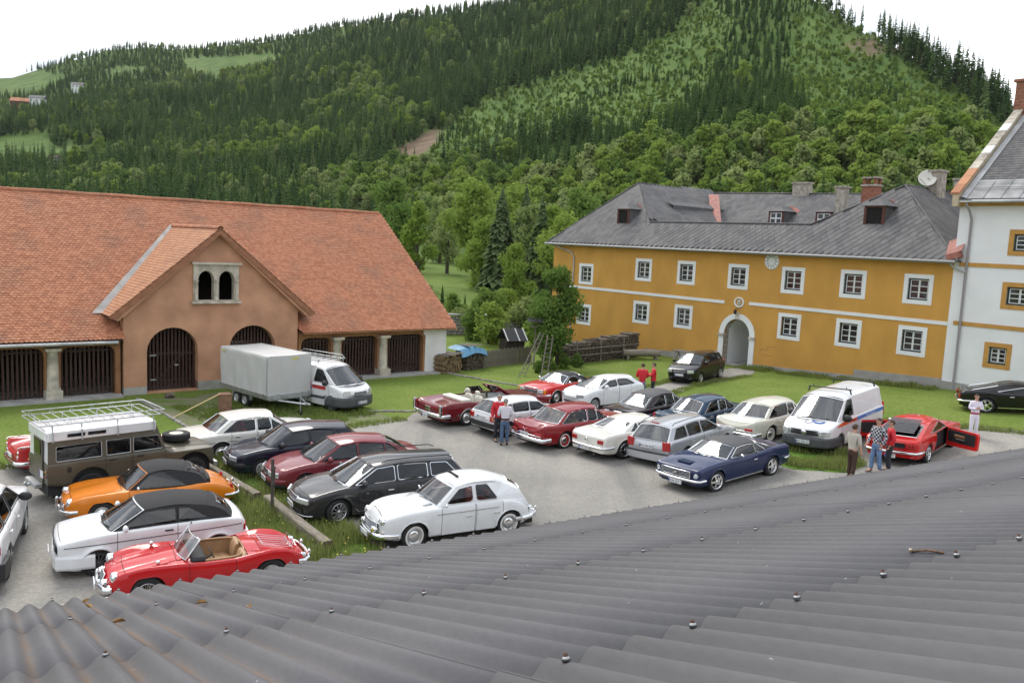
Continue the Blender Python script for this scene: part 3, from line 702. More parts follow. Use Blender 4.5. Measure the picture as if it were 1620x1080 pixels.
def make_car(sp):
    """Build one car. Distances s run from the front bumper backwards; local +X is forwards."""
    L, W = sp['L'], sp['W']; hw = W / 2; fo, wb, r = sp['fo'], sp['wb'], sp['r']
    X = lambda s: L / 2 - s
    hd = radians(sp['head'])
    # place by the visible wheel's ground contact
    ws, wside = sp['at'][0], sp['at'][1]
    sw = {'f': fo, 'r': fo + wb}.get(ws, ws if not isinstance(ws, str) else 0)
    trk = sp.get('trk', hw - .04)
    lx, ly = X(sw), wside * trk
    px, py = sp['pos']
    ox = px - (lx * cos(hd) - ly * sin(hd)); oy = py - (lx * sin(hd) + ly * cos(hd))
    # stand on the ground: fit pitch/roll from the four wheel contacts
    pts = {}
    for a, s_ in (('f', fo), ('r', fo + wb)):
        for sd in (-1, 1):
            wx = ox + X(s_) * cos(hd) - sd * trk * sin(hd); wy = oy + X(s_) * sin(hd) + sd * trk * cos(hd); pts[a, sd] = Vector((wx, wy, yard_z(wx, wy) + sp.get('dz', 0)))
    F = (pts['f', 1] + pts['f', -1]) / 2; B = (pts['r', 1] + pts['r', -1]) / 2
    ex = (F - B).normalized(); ey = ((pts['f', 1] + pts['r', 1]) - (pts['f', -1] + pts['r', -1])).normalized(); ez = ex.cross(ey).normalized(); ey = ez.cross(ex)
    mid = (X(fo) + X(fo + wb)) / 2
    O = (F + B) / 2 - ex * mid
    car = thing(sp['name'], sp['label'], sp.get('cat', 'car'), group=sp.get('group'))
    car.matrix_world = Matrix(((ex.x, ey.x, ez.x, O.x), (ex.y, ey.y, ez.y, O.y), (ex.z, ey.z, ez.z, O.z), (0, 0, 0, 1)))
    body = sp['paint']
    deck = interp(sp['deck']); crest = interp(sp['crest']) if 'crest' in sp else (lambda s: deck(s) - .03)
    plan = interp([(s, v * hw) for s, v in sp['plan']]); bot = interp(sp.get('bot', [(0, .30), (.5, .24), (L - .5, .24), (L, .32)]))
    valley = interp(sp['valley']) if 'valley' in sp else (lambda s: 0.0)
    tuck = sp.get('tuck', .93); rs = sp.get('rs', .10); ra = sp.get('ra', r * 1.14); rar = sp.get('rar', ra)
    bowf, bowr = sp.get('bowf', .12), sp.get('bowr', .08); rake = sp.get('rake', 0.0); raker = sp.get('raker', 0.0)
    axles = ((fo, ra), (fo + wb, rar)); za = sp.get('za', 0.0)
    gh = sp.get('gh'); doors = sp.get('doors', [])
    def bx(s, y, z):
        x = X(s)
        wf = max(0, 1 - s / .9) ** 2; wr = max(0, 1 - (L - s) / .9) ** 2
        q = (y / hw) ** 2
        x -= bowf * q * wf; x += bowr * q * wr
        x += rake * (z - .6) * max(0, 1 - s / .5); x -= raker * (z - .6) * max(0, 1 - (L - s) / .5)
        return x
    seamf = sp.get('seamf', .78)
    fr = [0, .2, .4, .58, .70, seamf, seamf + .009, .87, .94]
    cut = 7           # cells below this index (|y| < .87 w) open up over the cabin
    def arch(s):
        z = 0
        for sa, rd in axles:
            d = abs(s - sa)
            if d < rd: z = max(z, r + za + sqrt(rd * rd - d * d) * sp.get('archk', 1.0))
        return z
    def ztop(s, f):
        zc, zf, v = deck(s), crest(s), valley(s)
        zv = zc + (zf - zc) * .30 - v
        if f <= .58: return zc + (zv - zc) * (f / .58) ** 2
        u = (f - .58) / .36; u = min(1, u); return zv + (zf - zv) * (u * u * (3 - 2 * u))
    def side_y(s, z):
        w = plan(s); z1 = crest(s) - rs; zb = bot(s); q = min(1, max(0, (z - zb) / max(.01, z1 - zb)))
        return w * (1 - (1 - tuck) * (1 - q) ** 1.7)
    flare = sp.get('flare', .012)
    def sec(s):
        w = plan(s); zf = crest(s); out = [(f * w, ztop(s, f)) for f in fr]
        ar = arch(s); ze = min(max(bot(s), ar), zf - rs - .02)
        out += [(w * .980, zf - rs * .28), (w * .998, zf - rs * .85)]
        z1 = zf - rs
        for q in (.12, .3, .3 + .012, .5, .7, .88, 1.0):
            z = z1 + (ze - z1) * q; y = side_y(s, z)
            if ar > bot(s) and q > .85: y += flare
            out.append((y, z))
        y, z = out[-1]; out.append((y - .07, z + .005))
        return out
    S = set([0, .015, .04, .08, .13, .2, .3] + [L - v for v in (0, .015, .04, .08, .13, .2, .3)])
    n0 = int(L / .16)
    for k in range(1, n0): S.add(round(L * k / n0, 4))
    for sa, rd in axles:
        S = set(v for v in S if abs(v - sa) > rd + .03)
        for k in range(-9, 10): S.add(round(sa + rd * sin(k * pi / 18), 4))
        S.add(round(sa + rd + .004, 4)); S.add(round(sa - rd - .004, 4))
    seams = []
    hood = sp.get('hood'); boot = sp.get('boot')
    for d0, d1 in doors: seams += [d0, d1]
    if hood: seams += [hood[0], hood[1]]
    if boot: seams += [boot[0], boot[1]]
    for q in seams:
        S = set(v for v in S if abs(v - q) > .022); S.add(q - .006); S.add(q + .006)
    if sp.get('cockpit'):
        for q in sp['cockpit']: S.add(q)
    elif gh:
        for q in (gh['s0'] + .02, gh['s3'] - .02): S.add(q)
    S = sorted(v for v in S if 0 <= v <= L)
    G = [sec(s) for s in S]; nj = len(G[0])
    P = {sd: [[(bx(s, sd * y, z), sd * y, z) for y, z in g] for s, g in zip(S, G)] for sd in (1, -1)}
    bins = {}
    cab0, cab1 = sp['cockpit'] if sp.get('cockpit') else ((gh['s0'] + .02, gh['s3'] - .02) if gh else (9e9, -9e9))
    jd0, jd1 = 11, nj - 3
    for sd in (1, -1):
        for i in range(len(S) - 1):
            sm_ = (S[i] + S[i + 1]) / 2
            for j in range(nj - 1):
                if j < cut and cab0 < sm_ < cab1: continue
                key = 'body'
                isdoor = None
                for k, (d0, d1) in enumerate(doors):
                    if d0 - .0059 <= sm_ <= d0 + .0059 or d1 - .0059 <= sm_ <= d1 + .0059:
                        if 8 <= j < nj - 1: key = ('seam', k, sd)
                    elif d0 < sm_ < d1 and 8 <= j < nj - 2: isdoor = k
                if isdoor is not None and key == 'body': key = ('door', isdoor, sd)
                for nm, rg in (('bonnet', hood), ('boot_lid', boot)):
                    if rg and rg[0] - .006 <= sm_ <= rg[1] + .006:
                        if (abs(sm_ - rg[0]) < .0059 or abs(sm_ - rg[1]) < .0059) and j < 6: key = ('seam', nm)
                        elif j == 5: key = ('seam', nm)
                        elif j < 5: key = nm
                if sp.get('open_door') and isinstance(key, tuple) and key[0] == 'door': continue
                b = bins.setdefault(key, {}); 
                q = [(sd, i, j), (sd, i, j + 1), (sd, i + 1, j + 1), (sd, i + 1, j)]
                if sd < 0: q.reverse()
                b.setdefault('f', []).append(q)
    for key, b in bins.items():
        m = MB(); idx = {}; fs = []
        for q in b['f']:
            ids = []
            for c in q:
                sd, i, j = c; cc = (1, i, 0) if j == 0 else c
                if cc not in idx: idx[cc] = len(m.v); m.v.append(P[cc[0]][cc[1]][cc[2]])
                ids.append(idx[cc])
            fs.append(tuple(dict.fromkeys(ids)))
        m.f = [f for f in fs if len(f) > 2]; m.sm = [True] * len(m.f)
        if key == 'body':
            for i in (0, len(S) - 1):
                ring = P[1][i] + list(reversed(P[-1][i][1:])); m.add(ring, [tuple(range(len(ring)))])
        nm = key if isinstance(key, str) else key[0]
        o = m.build({'body': 'body', 'seam': 'panel_gap', 'door': 'door'}.get(nm, nm), SEAM if nm == 'seam' else body, car)
        if nm == 'door':
            d0, d1 = doors[key[1]]; sd = key[2]; hs = d1 - .18; hz = crest(hs) - rs - .05
            if sp.get('handles', True):
                hm = MB(); y = side_y(hs, hz); hm.bbox((X(hs), sd * (y + .018), hz), (.17, .03, .032), .008)
                hm.build('handle', sp.get('handle_mat', CHROME), o)
    bodysurf = lambda s, f: (plan(s) * f, ztop(s, f))
    # underbody and wheel housings
    um = MB().box((0, 0, .30), (L - .35, W * .80, .14)); um.build('underbody', UNDER, car)
    tw = sp.get('tw', .185)
    for sa, rd in axles:
        zt_ = min(ztop(min(max(sa + k * rd, .02), L - .02), f) for k in (-1.05, -.5, 0, .5, 1.05) for f in (0, .4, .58, .7, .8)) - .05
        MB().box((X(sa), 0, (zt_ + .22) / 2), (rd * 2.1, 2 * (trk - tw / 2 - .015), zt_ - .22)).build('wheel_housing', UNDER, car)
    for sa, st in ((fo, sp.get('steer', 0)), (fo + wb, 0)):
        for sd in (1, -1):
            rr_ = r if sa == fo else sp.get('r2', r)
            put_wheel(car, X(sa), sd * (trk - tw / 2 + .02), rr_, tw, sd, sp.get('wheel', 'steel'), sp.get('ww', False), sp.get('rimc'), radians(st))
    # ---------------- interior
    itm = sp.get('trim', INTERIOR)
    if gh or sp.get('cockpit'):
        a0, a1 = cab0, cab1; fz = .30
        m = MB(); iw = hw * .82
        x0, x1 = X(a0), X(a1)
        zt = min(crest(a0), crest(a1)) - .04
        m.add([(x0, -iw, fz), (x0, iw, fz), (x1, iw, fz), (x1, -iw, fz), (x0, -iw, zt), (x0, iw, zt), (x1, iw, zt), (x1, -iw, zt)], [(0, 1, 2, 3), (0, 4, 5, 1), (1, 5, 6, 2), (2, 6, 7, 3), (3, 7, 4, 0)])
        m.build('cabin_floor', sp.get('tub', INTERIOR), car, False)
        ds = (gh['s0'] if gh else a0) + .12
        dm = MB().bbox((X(ds) - .12, 0, deck(ds) - .10), (.32, 2 * iw, .18), .05); dm.build('dashboard', sp.get('dash', INTERIOR), car)
        swm = MB(); cx = X(ds) - .42; cz = deck(ds) - .06; ring = []
        for k in range(16): a = 2 * pi * k / 16; ring.append((cx + .10 * sin(a) * 0.7, .36 + .185 * cos(a), cz + .185 * sin(a) * .8))
        swm.tube(ring, .012, 5, closed=True); swm.tube([(cx, .18, cz), (cx, .54, cz)], .012, 4); swm.tube([(cx, .36, cz), (cx + .3, .36, cz - .15)], .02, 5)
        swm.build('steering_wheel', sp.get('wheelmat', BLACKP), car)
        fs_ = sp.get('seat_s', (gh['s0'] if gh else a0) + 1.05)
        head = sp.get('headrest', True); sb = sp.get('seat_back', .55); sz = sp.get('seat_z', .32)
        sme = seat_mb(.50, sb, head).mesh('front_seat', itm)
        for sd in (1, -1): link('front_seat', sme, car, (X(fs_), sd * .36, sz))
        if sp.get('rear_seat', True):
            rsd = min(fs_ + .92, a1 - .28); link('rear_seat', seat_mb(1.25, sb * .95, False).mesh('rear_seat', itm), car, (X(rsd), 0, sz))
    # ---------------- greenhouse
    if gh and not gh.get('open'):
        s0, s1, s2, s3 = gh['s0'], gh['s1'], gh['s2'], gh['s3']
        zr = interp(gh['roof']); fb = gh.get('fb', .885); yr = gh.get('yr', .74) * hw; drop = gh.get('drop', .05)
        zb_ = lambda s: bodysurf(s, fb)[1] - .012
        roofm = gh.get('mat', body)
        def zedge(s): return zr(min(max(s, s1), s2)) - drop - gh.get('crown', .04)
        top_edge = [(s1, zedge(s1))] + [(s1 + (s2 - s1) * k / 8, zedge(s1 + (s2 - s1) * k / 8)) for k in range(1, 8)] + [(s2, zedge(s2))]
        cv = gh.get('rcurve', 0.0)
        rear_edge = [(s2 + (s3 - s2) * u + cv * sin(pi * u), zedge(s2) + (zb_(s3) - zedge(s2)) * u + cv * .6 * sin(pi * u)) for u in ((.25, .5, .75) if cv else ())]
        belt = [(s3 - (s3 - s0) * k / 10, zb_(s3 - (s3 - s0) * k / 10)) for k in range(0, 11)]
        outer = top_edge + rear_edge + belt
        yrf = interp(gh['yrs']) if 'yrs' in gh else (lambda s: yr)
        def ymap(s, z):
            b = zb_(min(max(s, s0), s3)); e = zedge(s); t = min(1.05, max(0, (z - b) / max(.05, e - b)))
            yb = plan(s) * fb
            return yb + (yrf(s) - yb) * (t ** 1.25)
        # side windows
        if 'wins' in gh: wins = gh['wins']
        else:
            wins = []
            ap, cp = gh.get('ap', .07), gh.get('cp', .16); wt, wbm = gh.get('wt', .045), gh.get('wbm', .03)
            def fl(z):   # front line s at height z
                u = (z - zb_(s0)) / (zedge(s1) - zb_(s0)); return s0 + (s1 - s0) * u + ap
            def rl(z):
                u = (z - zb_(s3)) / (zedge(s2) - zb_(s3)); return s3 + (s2 - s3) * u - cp + gh.get('rl', 0) * u
            edges = [None] + list(gh.get('pill', [])) + [None]
            for k in range(len(edges) - 1):
                a, b = edges[k], edges[k + 1]
                lo = lambda s: zb_(s) + wbm; hi = lambda s: zedge(s) - wt
                poly = []
                if a is None:
                    zl = lo(s0 + ap + .1); zh = hi(s1 + ap + .02); A = [(fl(zl) + .02, zl), (fl(zh), zh)]
                else:
                    sa = a[0] + a[1] / 2; sl = a[2] if len(a) > 2 else 0
                    A = [(sa, lo(sa)), (sa + sl, hi(sa + sl))]
                if b is None:
                    zl = lo(s3 - cp - .05); zh = hi(s2 - cp); Bq = [(rl(zh), zh), (rl(zl), zl)]
                else:
                    sb_ = b[0] - b[1] / 2; sl = b[2] if len(b) > 2 else 0
                    Bq = [(sb_ + sl, hi(sb_ + sl)), (sb_, lo(sb_))]
                if Bq[0][0] - A[1][0] < .05: Bq[0] = (A[1][0] + .05, Bq[0][1])
                mid_ = []
                if Bq[0][0] - A[1][0] > .25:
                    for u in (.33, .66): sx = A[1][0] + (Bq[0][0] - A[1][0]) * u; mid_.append((sx, hi(sx)))
                low_ = []
                for u in (.33, .66): sx = Bq[1][0] + (A[0][0] - Bq[1][0]) * u; low_.append((sx, lo(sx)))
                wins.append(round_poly([A[0], A[1]] + mid_ + [Bq[0], Bq[1]] + low_, gh.get('rc', .05)))
        for sd in (1, -1):
            m = MB()
            f3 = lambda a, z, d: (X(a), sd * (ymap(a, z) - d), z)
            m.holed(outer, [list(w_) for w_ in wins], f3, 0.0, .035)
            if gh.get('side_mat') or gh.get('mat'): m.build('cabin_side', gh.get('side_mat', roofm), car)
            else: m.build('cabin_side', body, car)
            for k, w_ in enumerate(wins):
                g = MB(); tri = tessellate_polygon([[Vector((a, b, 0)) for a, b in w_]])
                g.add([f3(a, b, .018) for a, b in w_], [tuple(t) for t in tri]); gk = gh.get('gmats', [None] * 9)[k] if 'gmats' in gh else None
                glo = g.build('side_window', gk or gh.get('gmat', GLASS_S), car)
                if gh.get('trimmat', CHROME):
                    MB().tube([f3(a, b, -.002) for a, b in w_], gh.get('tr', .011), 4, closed=True).build('window_trim', gh.get('trimmat', CHROME), glo)
        # windscreen, roof, rear window: one strip over the top
        def strip(path, name, m_, bow, glass=None, inset=.05, nx=12, crown=.045, rows=None):
            n = nx; rows_ = []
            for (s, z, k) in path:
                ye = ymap(s, z) if k != 'r' else yrf(s); row = []
                for q in range(n + 1):
                    v = -1 + 2 * q / n; y = ye * v
                    row.append((s, y, z, v, k))
                rows_.append(row)
            return rows_
        def panel(pa, pb, nu, bowfn, name, m_, in_u, in_v, trimm=None, frame_m=None):
            """ruled panel between two (s, z, halfwidth) lines with glass inside and a frame round it"""
            nv = 12; us = [0, in_u[0]] + [in_u[0] + (1 - in_u[0] - in_u[1]) * k / nu for k in range(1, nu)] + [1 - in_u[1], 1]
            vs = [-1, -1 + in_v] + [-1 + in_v + (2 - 2 * in_v) * k / nv for k in range(1, nv)] + [1 - in_v, 1]
            def P3(u, v):
                s = pa[0] + (pb[0] - pa[0]) * u + cvf(u); z = pa[1] + (pb[1] - pa[1]) * u + cvz(u); ye = pa[2] + (pb[2] - pa[2]) * u
                return (X(s) + bowfn(v), ye * v, z + (1 - v * v) * pa[3] * (1 - u) + (1 - v * v) * pb[3] * u)
            gm, fm = MB(), MB()
            for i in range(len(us) - 1):
                for j in range(len(vs) - 1):
                    q = [P3(us[i], vs[j]), P3(us[i], vs[j + 1]), P3(us[i + 1], vs[j + 1]), P3(us[i + 1], vs[j])]
                    ing = 0 < i < len(us) - 2 and 0 < j < len(vs) - 2
                    (gm if ing else fm).add(q, [(0, 1, 2, 3)], True)
            for mm in (gm, fm): merge(mm)
            fo_ = fm.build(name + '_frame', frame_m or body, car)
            go = gm.build(name, m_, car)
            if trimm:
                ring = [P3(us[1], v) for v in vs[1:-1]] + [P3(u, vs[-2]) for u in us[2:-2]] + [P3(us[-2], v) for v in reversed(vs[1:-1])] + [P3(u, vs[1]) for u in reversed(us[2:-2])]
                MB().tube(ring, gh.get('tr', .012) * 1.2, 4, closed=True).build('windscreen_trim', trimm, go)
        cvf = lambda u: 0.0
        cvz = lambda u: 0.0
        wbow = gh.get('wbow', .14); rbow = gh.get('rbow', .10); crown = gh.get('crown', .04)
        ybf = ymap(s0, zb_(s0)); ytf = ymap(s1, zedge(s1))
        zc0 = deck(s0) - .01
        panel((s0, zb_(s0), ybf, max(0, zc0 - zb_(s0))), (s1, zedge(s1), ytf, drop + crown), 5, lambda v: wbow * (1 - v * v), 'windscreen', gh.get('wmat', GLASS), gh.get('win', (.05, .05)), gh.get('wiv', .05), gh.get('trimmat', CHROME), gh.get('wframe', body))
        for v0, v1 in ((-.62, .02), (.06, .70)):
            wpts = []
            for k in range(5):
                u = .015 + .10 * k / 4; v = v0 + (v1 - v0) * k / 4; s_ = s0 + (s1 - s0) * u; ye = ybf + (ytf - ybf) * u; zz = zb_(s0) + (zedge(s1) - zb_(s0)) * u + (1 - v * v) * max(0, zc0 - zb_(s0)) * (1 - u) + (1 - v * v) * (drop + crown) * u
                wpts.append((X(s_) + wbow * (1 - v * v) + .018, ye * v, zz + .016))
            MB().tube(wpts, .009, 4).build('wiper', BLACKP, car)
        # roof skin
        m = MB(); ns = 10; nv = 14; rows = []
        for i in range(ns + 1):
            s = s1 + (s2 - s1) * i / ns; row = []
            for j in range(nv + 1):
                v = -1 + 2 * j / nv; fw = 1 - i / ns; x = X(s) + (wbow * fw ** 2 - rbow * (1 - fw) ** 3) * (1 - v * v)
                row.append((x, ymap(s, zedge(s)) * v, zedge(s) + (drop + crown) * (1 - abs(v) ** gh.get('rp', 2.6))))
            rows.append(row)
        m.loft(rows, closed=False, caps=False); m.build('roof', roofm, car)
        # rear
        ybr = ymap(s3, zb_(s3)); ytr = ymap(s2, zedge(s2))
        if cv: cvf = lambda u: cv * sin(pi * u); cvz = lambda u: cv * .6 * sin(pi * u)
        rz = deck(s3) - .01
        panel((s3, zb_(s3), ybr, max(0, rz - zb_(s3))), (s2, zedge(s2), ytr, drop + crown), 5, lambda v: -rbow * (1 - v * v), 'rear_window', gh.get('rmat', GLASS), gh.get('rin', (.12, .08)), gh.get('riv', .12), gh.get('trimmat', CHROME), roofm)
    elif gh:      # open car: windscreen only
        s0, s1 = gh['s0'], gh['s1']; z0, z1 = deck(s0) - .02, gh['zt']; yb, yt = gh['yb'] * hw, gh['yt'] * hw; wbow = gh.get('wbow', .12)
        m = MB(); rows = []
        for i in range(6):
            u = i / 5; rows.append([(X(s0 + (s1 - s0) * u) + wbow * (1 - (v / 5) ** 2), (yb + (yt - yb) * u) * v / 5, z0 + (z1 - z0) * u) for v in range(-5, 6)])
        m.loft(rows, closed=False, caps=False); g = m.build('windscreen', GLASS, car)
        ring = rows[0] + [rw[-1] for rw in rows[1:-1]] + list(reversed(rows[-1])) + [rw[0] for rw in reversed(rows[1:-1])]
        MB().tube(ring, gh.get('fr', .018), 6, closed=True).build('windscreen_frame', gh.get('fmat', CHROME), g)
    # ---------------- bumpers, lamps, grille, plates, mirrors, trims
    def endx(front, y, z):
        k = 0.0
        while k < .7:
            s = k if front else L - k
            f = abs(y) / plan(s)
            if f <= 1.0 and (ztop(s, min(f, .94)) if f < .94 else crest(s) - rs * .6) >= z - .02: break
            k += .01
        if k >= .7: k = 0.0
        return bx(k if front else L - k, y, z)
    for b in sp.get('bumpers', []):
        fr_, z, h, dp, wd, mt = b[:6]; off = b[6] if len(b) > 6 else .03; wrap = b[7] if len(b) > 7 else .25
        pts = []; sg = 1 if fr_ else -1; bow = bowf if fr_ else bowr
        for k in range(-8, 9):
            v = k / 8; y = v * wd * hw; pts.append((endx(fr_, y, z) + sg * off, y, z))
        if wrap > 0:
            for e in (0, -1):
                x, y, z_ = pts[e]; q = []
                for u in (.35, 1.0): q.append((x - sg * wrap * u, y + (.018 * u if y > 0 else -.018 * u), z_))
                pts = (list(reversed(q)) + pts) if e == 0 else (pts + q)
        prof = ellipse(dp, h / 2, 10) if len(b) < 9 else [(-dp, -h / 2), (dp * .6, -h / 2), (dp, -h / 3), (dp, h / 3), (dp * .6, h / 2), (-dp, h / 2)]
        MB().sweep(pts, prof, smooth=len(b) < 9).build('front_bumper' if fr_ else 'rear_bumper', mt, car)
    for b in sp.get('overriders', []):
        fr_, y, z, h = b; sg = 1 if fr_ else -1
        for sd in (1, -1): MB().ball((endx(fr_, y, z) + sg * .10, sd * y, z), (.045, .035, h / 2), 8, 6).build('overrider', CHROME, car)
    for lamp in sp.get('lamps', []):
        fr_, kind, y, z, a, bb, mt = lamp[:7]; nm = lamp[7] if len(lamp) > 7 else ('headlight' if fr_ else 'tail_light'); off = lamp[8] if len(lamp) > 8 else 0.0
        sg = 1 if fr_ else -1
        for sd in ((1, -1) if y != 0 else (1,)):
            x = endx(fr_, y, z) + sg * off
            if kind == 'round':
                rim = MB().lathe([(a * 1.12, -.08), (a * 1.14, .012), (a * 1.0, .026), (a * .96, .012)], axis='X', n=18)
                rim.xf(Matrix.Translation((x, sd * y, z)) @ Matrix.Scale(sg, 4, (1, 0, 0)))
                lens = MB().lathe([(a * .98, .010), (a * .8, .028), (a * .4, .042), (.001, .046)], axis='X', n=18).xf(Matrix.Translation((x, sd * y, z)) @ Matrix.Scale(sg, 4, (1, 0, 0)))
                o = lens.build(nm, mt, car); rim.build('lamp_rim', sp.get('lamprim', CHROME), o)
            else:
                m = MB(); xs = [endx(fr_, y + dy, z) for dy in (-a / 2, a / 2)]
                ang = atan2(xs[1] - xs[0], a)
                m.bbox((x + sg * .008, sd * y, z), (.07, a, bb), .014, rz=-ang * sd); m.build(nm, mt, car)
    for g in sp.get('grilles', []):
        fr_, y0, y1, z0, z1, nb, ori, bm_, fm_ = g[:9]; sg = 1 if fr_ else -1; off = g[9] if len(g) > 9 else 0
        m = MB(); zc_ = (z0 + z1) / 2; n = 8
        ys = [y0 + (y1 - y0) * k / n for k in range(n + 1)]
        rows = [[(endx(fr_, y, z) + sg * (.006 + off), y, z) for y in ys] for z in (z0, z1)]
        m.loft(rows, closed=False, caps=False); go = m.build('grille', SEAM, car)
        fm = MB(); ring = rows[0] + list(reversed(rows[1])); ring = [(x + sg * .012, y, z) for x, y, z in ring]
        if fm_: fm.tube(ring, .014, 5, closed=True); fm.build('grille_frame', fm_, go)
        for k in range(nb):
            u = (k + .5) / nb; q = MB()
            if ori == 'h':
                z = z0 + (z1 - z0) * u; q.tube([(endx(fr_, y, z) + sg * (.014 + off), y, z) for y in ys], .010, 4)
            else:
                y = y0 + (y1 - y0) * u; q.tube([(endx(fr_, y, z0) + sg * (.014 + off), y, z0), (endx(fr_, y, z1) + sg * (.014 + off), y, z1)], .008, 4)
            q.build('grille_bar', TRIM if bm_ in (CHROME, STEEL) else bm_, go)
    for pl in sp.get('plates', []):
        fr_, y, z, txt = pl[:4]; wd, hg = (pl[4], pl[5]) if len(pl) > 5 else (.52, .12); sg = 1 if fr_ else -1; off = pl[6] if len(pl) > 6 else .07
        x = endx(fr_, y, z) + sg * off
        p = MB().bbox((x, y, z), (.02, wd, hg), .006).build('number_plate', PLATE, car)
        MB().box((x + sg * .0105, y + sg * (-wd / 2 + .03) * 1, z), (.004, .045, hg * .9)).build('plate_band', PLATEBLUE, p)
        if txt:
            M = Matrix.Translation((x + sg * .0125, y + sg * .02, z)) @ (Matrix(((0, 0, 1, 0), (1, 0, 0, 0), (0, 1, 0, 0), (0, 0, 0, 1))) if sg > 0 else Matrix(((0, 0, -1, 0), (-1, 0, 0, 0), (0, 1, 0, 0), (0, 0, 0, 1))))
            text_obj(txt, hg * .92, PLATEINK, p, M, 'plate_lettering', sx=.92)
    if sp.get('mirror'):
        sm0, mm, sz_ = sp['mirror'][:3]
        for sd in (sp['mirror'][3] if len(sp['mirror']) > 3 else (1, -1)):
            z = crest(sm0) + .06; y = plan(sm0) * .93 + .10
            m = MB().ball((X(sm0), sd * (y + .03), z + .02), (sz_ * .55, sz_ * .95, sz_ * .7), 8, 6); m.tube([(X(sm0) + .02, sd * (y - .14), z - .05), (X(sm0), sd * y, z)], .014, 5); m.build('wing_mirror', mm, car)
    for st in sp.get('strips', []):        # side trim strips: s0, s1, z at s0, z at s1, height, material
        s0_, s1_, za_, zb2, hh, mt = st[:6]
        for sd in (1, -1):
            pts = []
            for k in range(13):
                s = s0_ + (s1_ - s0_) * k / 12; z = za_ + (zb2 - za_) * k / 12
                if arch(s) > z - .01: 
                    z = arch(s) + .01
                pts.append((bx(s, side_y(s, z), z), sd * (side_y(s, z) + .004), z))
            MB().sweep(pts, [(-.006, -hh / 2), (.008, -hh / 2), (.008, hh / 2), (-.006, hh / 2)], smooth=False).build('side_trim', mt, car)
    if sp.get('archtrim'):
        for sa, rd in axles:
            for sd in (1, -1):
                pts = []
                for k in range(15):
                    a = pi * k / 14; s = sa - rd * cos(a); z = r + za + rd * sin(a); z = max(z, bot(s)); pts.append((X(s), sd * (side_y(s, z) + flare + .004), z))
                MB().tube(pts, sp.get('archr', .014), 5).build('wheel_arch_trim', sp['archtrim'], car)
    car['_'] = 0; del car['_']
    info = dict(car=car, X=X, deck=deck, crest=crest, plan=plan, side_y=side_y, ztop=ztop, bx=bx, hw=hw, L=L)
    return info
def merge(m):
    idx = {}; nv = []; mp = []
    for p in m.v:
        k = (round(p[0], 5), round(p[1], 5), round(p[2], 5))
        if k not in idx: idx[k] = len(nv); nv.append(p)
        mp.append(idx[k])
    fs, sm = [], []
    for f, s_ in zip(m.f, m.sm):
        g = tuple(dict.fromkeys(mp[i] for i in f))
        if len(g) > 2: fs.append(g); sm.append(s_)
    m.v, m.f, m.sm = nv, fs, sm
# ================================================================== barn
def tile_mat(name, c1, c2, dark, amount, scale=.5):
    m = bpy.data.materials.new(name); m.use_nodes = True; t = m.node_tree; b = t.nodes['Principled BSDF']; b.inputs['Roughness'].default_value = .8; b.inputs['Specular IOR Level'].default_value = .3
    oi = t.nodes.new('ShaderNodeObjectInfo'); gm_ = t.nodes.new('ShaderNodeNewGeometry'); ad = t.nodes.new('ShaderNodeMath'); ad.operation = 'ADD'
    t.links.new(gm_.outputs['Random Per Island'], ad.inputs[0]); t.links.new(oi.outputs['Random'], ad.inputs[1]); fr = t.nodes.new('ShaderNodeMath'); fr.operation = 'FRACT'; t.links.new(ad.outputs[0], fr.inputs[0])
    mx = t.nodes.new('ShaderNodeMixRGB'); mx.inputs[1].default_value = (*c1, 1); mx.inputs[2].default_value = (*c2, 1); t.links.new(fr.outputs[0], mx.inputs[0])
    nz = t.nodes.new('ShaderNodeTexNoise'); nz.inputs['Scale'].default_value = scale; nz.inputs['Detail'].default_value = 8; nz.inputs['Roughness'].default_value = .65; t.links.new(gm_.outputs['Position'], nz.inputs['Vector'])
    rp = t.nodes.new('ShaderNodeValToRGB'); rp.color_ramp.elements[0].position = .50; rp.color_ramp.elements[1].position = .66; rp.color_ramp.elements[1].color = (amount, amount, amount, 1); t.links.new(nz.outputs['Fac'], rp.inputs[0])
    dk = t.nodes.new('ShaderNodeMixRGB'); dk.inputs[2].default_value = (*dark, 1); t.links.new(rp.outputs[0], dk.inputs[0]); t.links.new(mx.outputs[0], dk.inputs[1]); t.links.new(dk.outputs[0], b.inputs['Base Color'])
    return m
T_OLD = tile_mat('clay_tiles', (.325, .122, .064), (.44, .188, .102), (.19, .115, .080), .45); T_NEW = tile_mat('new_clay_tiles', (.38, .175, .095), (.50, .25, .14), (.28, .15, .1), .4)
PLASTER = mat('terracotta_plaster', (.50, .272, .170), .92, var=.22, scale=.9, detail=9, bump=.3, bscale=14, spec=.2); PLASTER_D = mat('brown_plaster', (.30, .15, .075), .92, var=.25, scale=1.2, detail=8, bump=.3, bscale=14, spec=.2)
WHITEWASH = mat('whitewash', (.70, .69, .68), .92, var=.10, scale=1.1, detail=8, bump=.25, bscale=12, spec=.2); STONE = mat('pale_stone', (.50, .45, .37), .85, var=.3, scale=3, detail=8, bump=.4, bscale=18); CEMENT = mat('cement', (.36, .35, .33), .92, var=.2, scale=2, bump=.3, bscale=20)
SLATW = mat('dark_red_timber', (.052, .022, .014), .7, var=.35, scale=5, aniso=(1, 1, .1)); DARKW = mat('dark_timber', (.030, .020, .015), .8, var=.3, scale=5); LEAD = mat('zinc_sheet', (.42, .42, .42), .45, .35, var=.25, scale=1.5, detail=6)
barn = thing('barn', 'long barn with red tiled roof, terracotta gable and slatted arcade', 'barn', (-16.854, 35.575, 0), radians(39))
def bp(m, nm, mt): return m.build(nm, mt, barn)
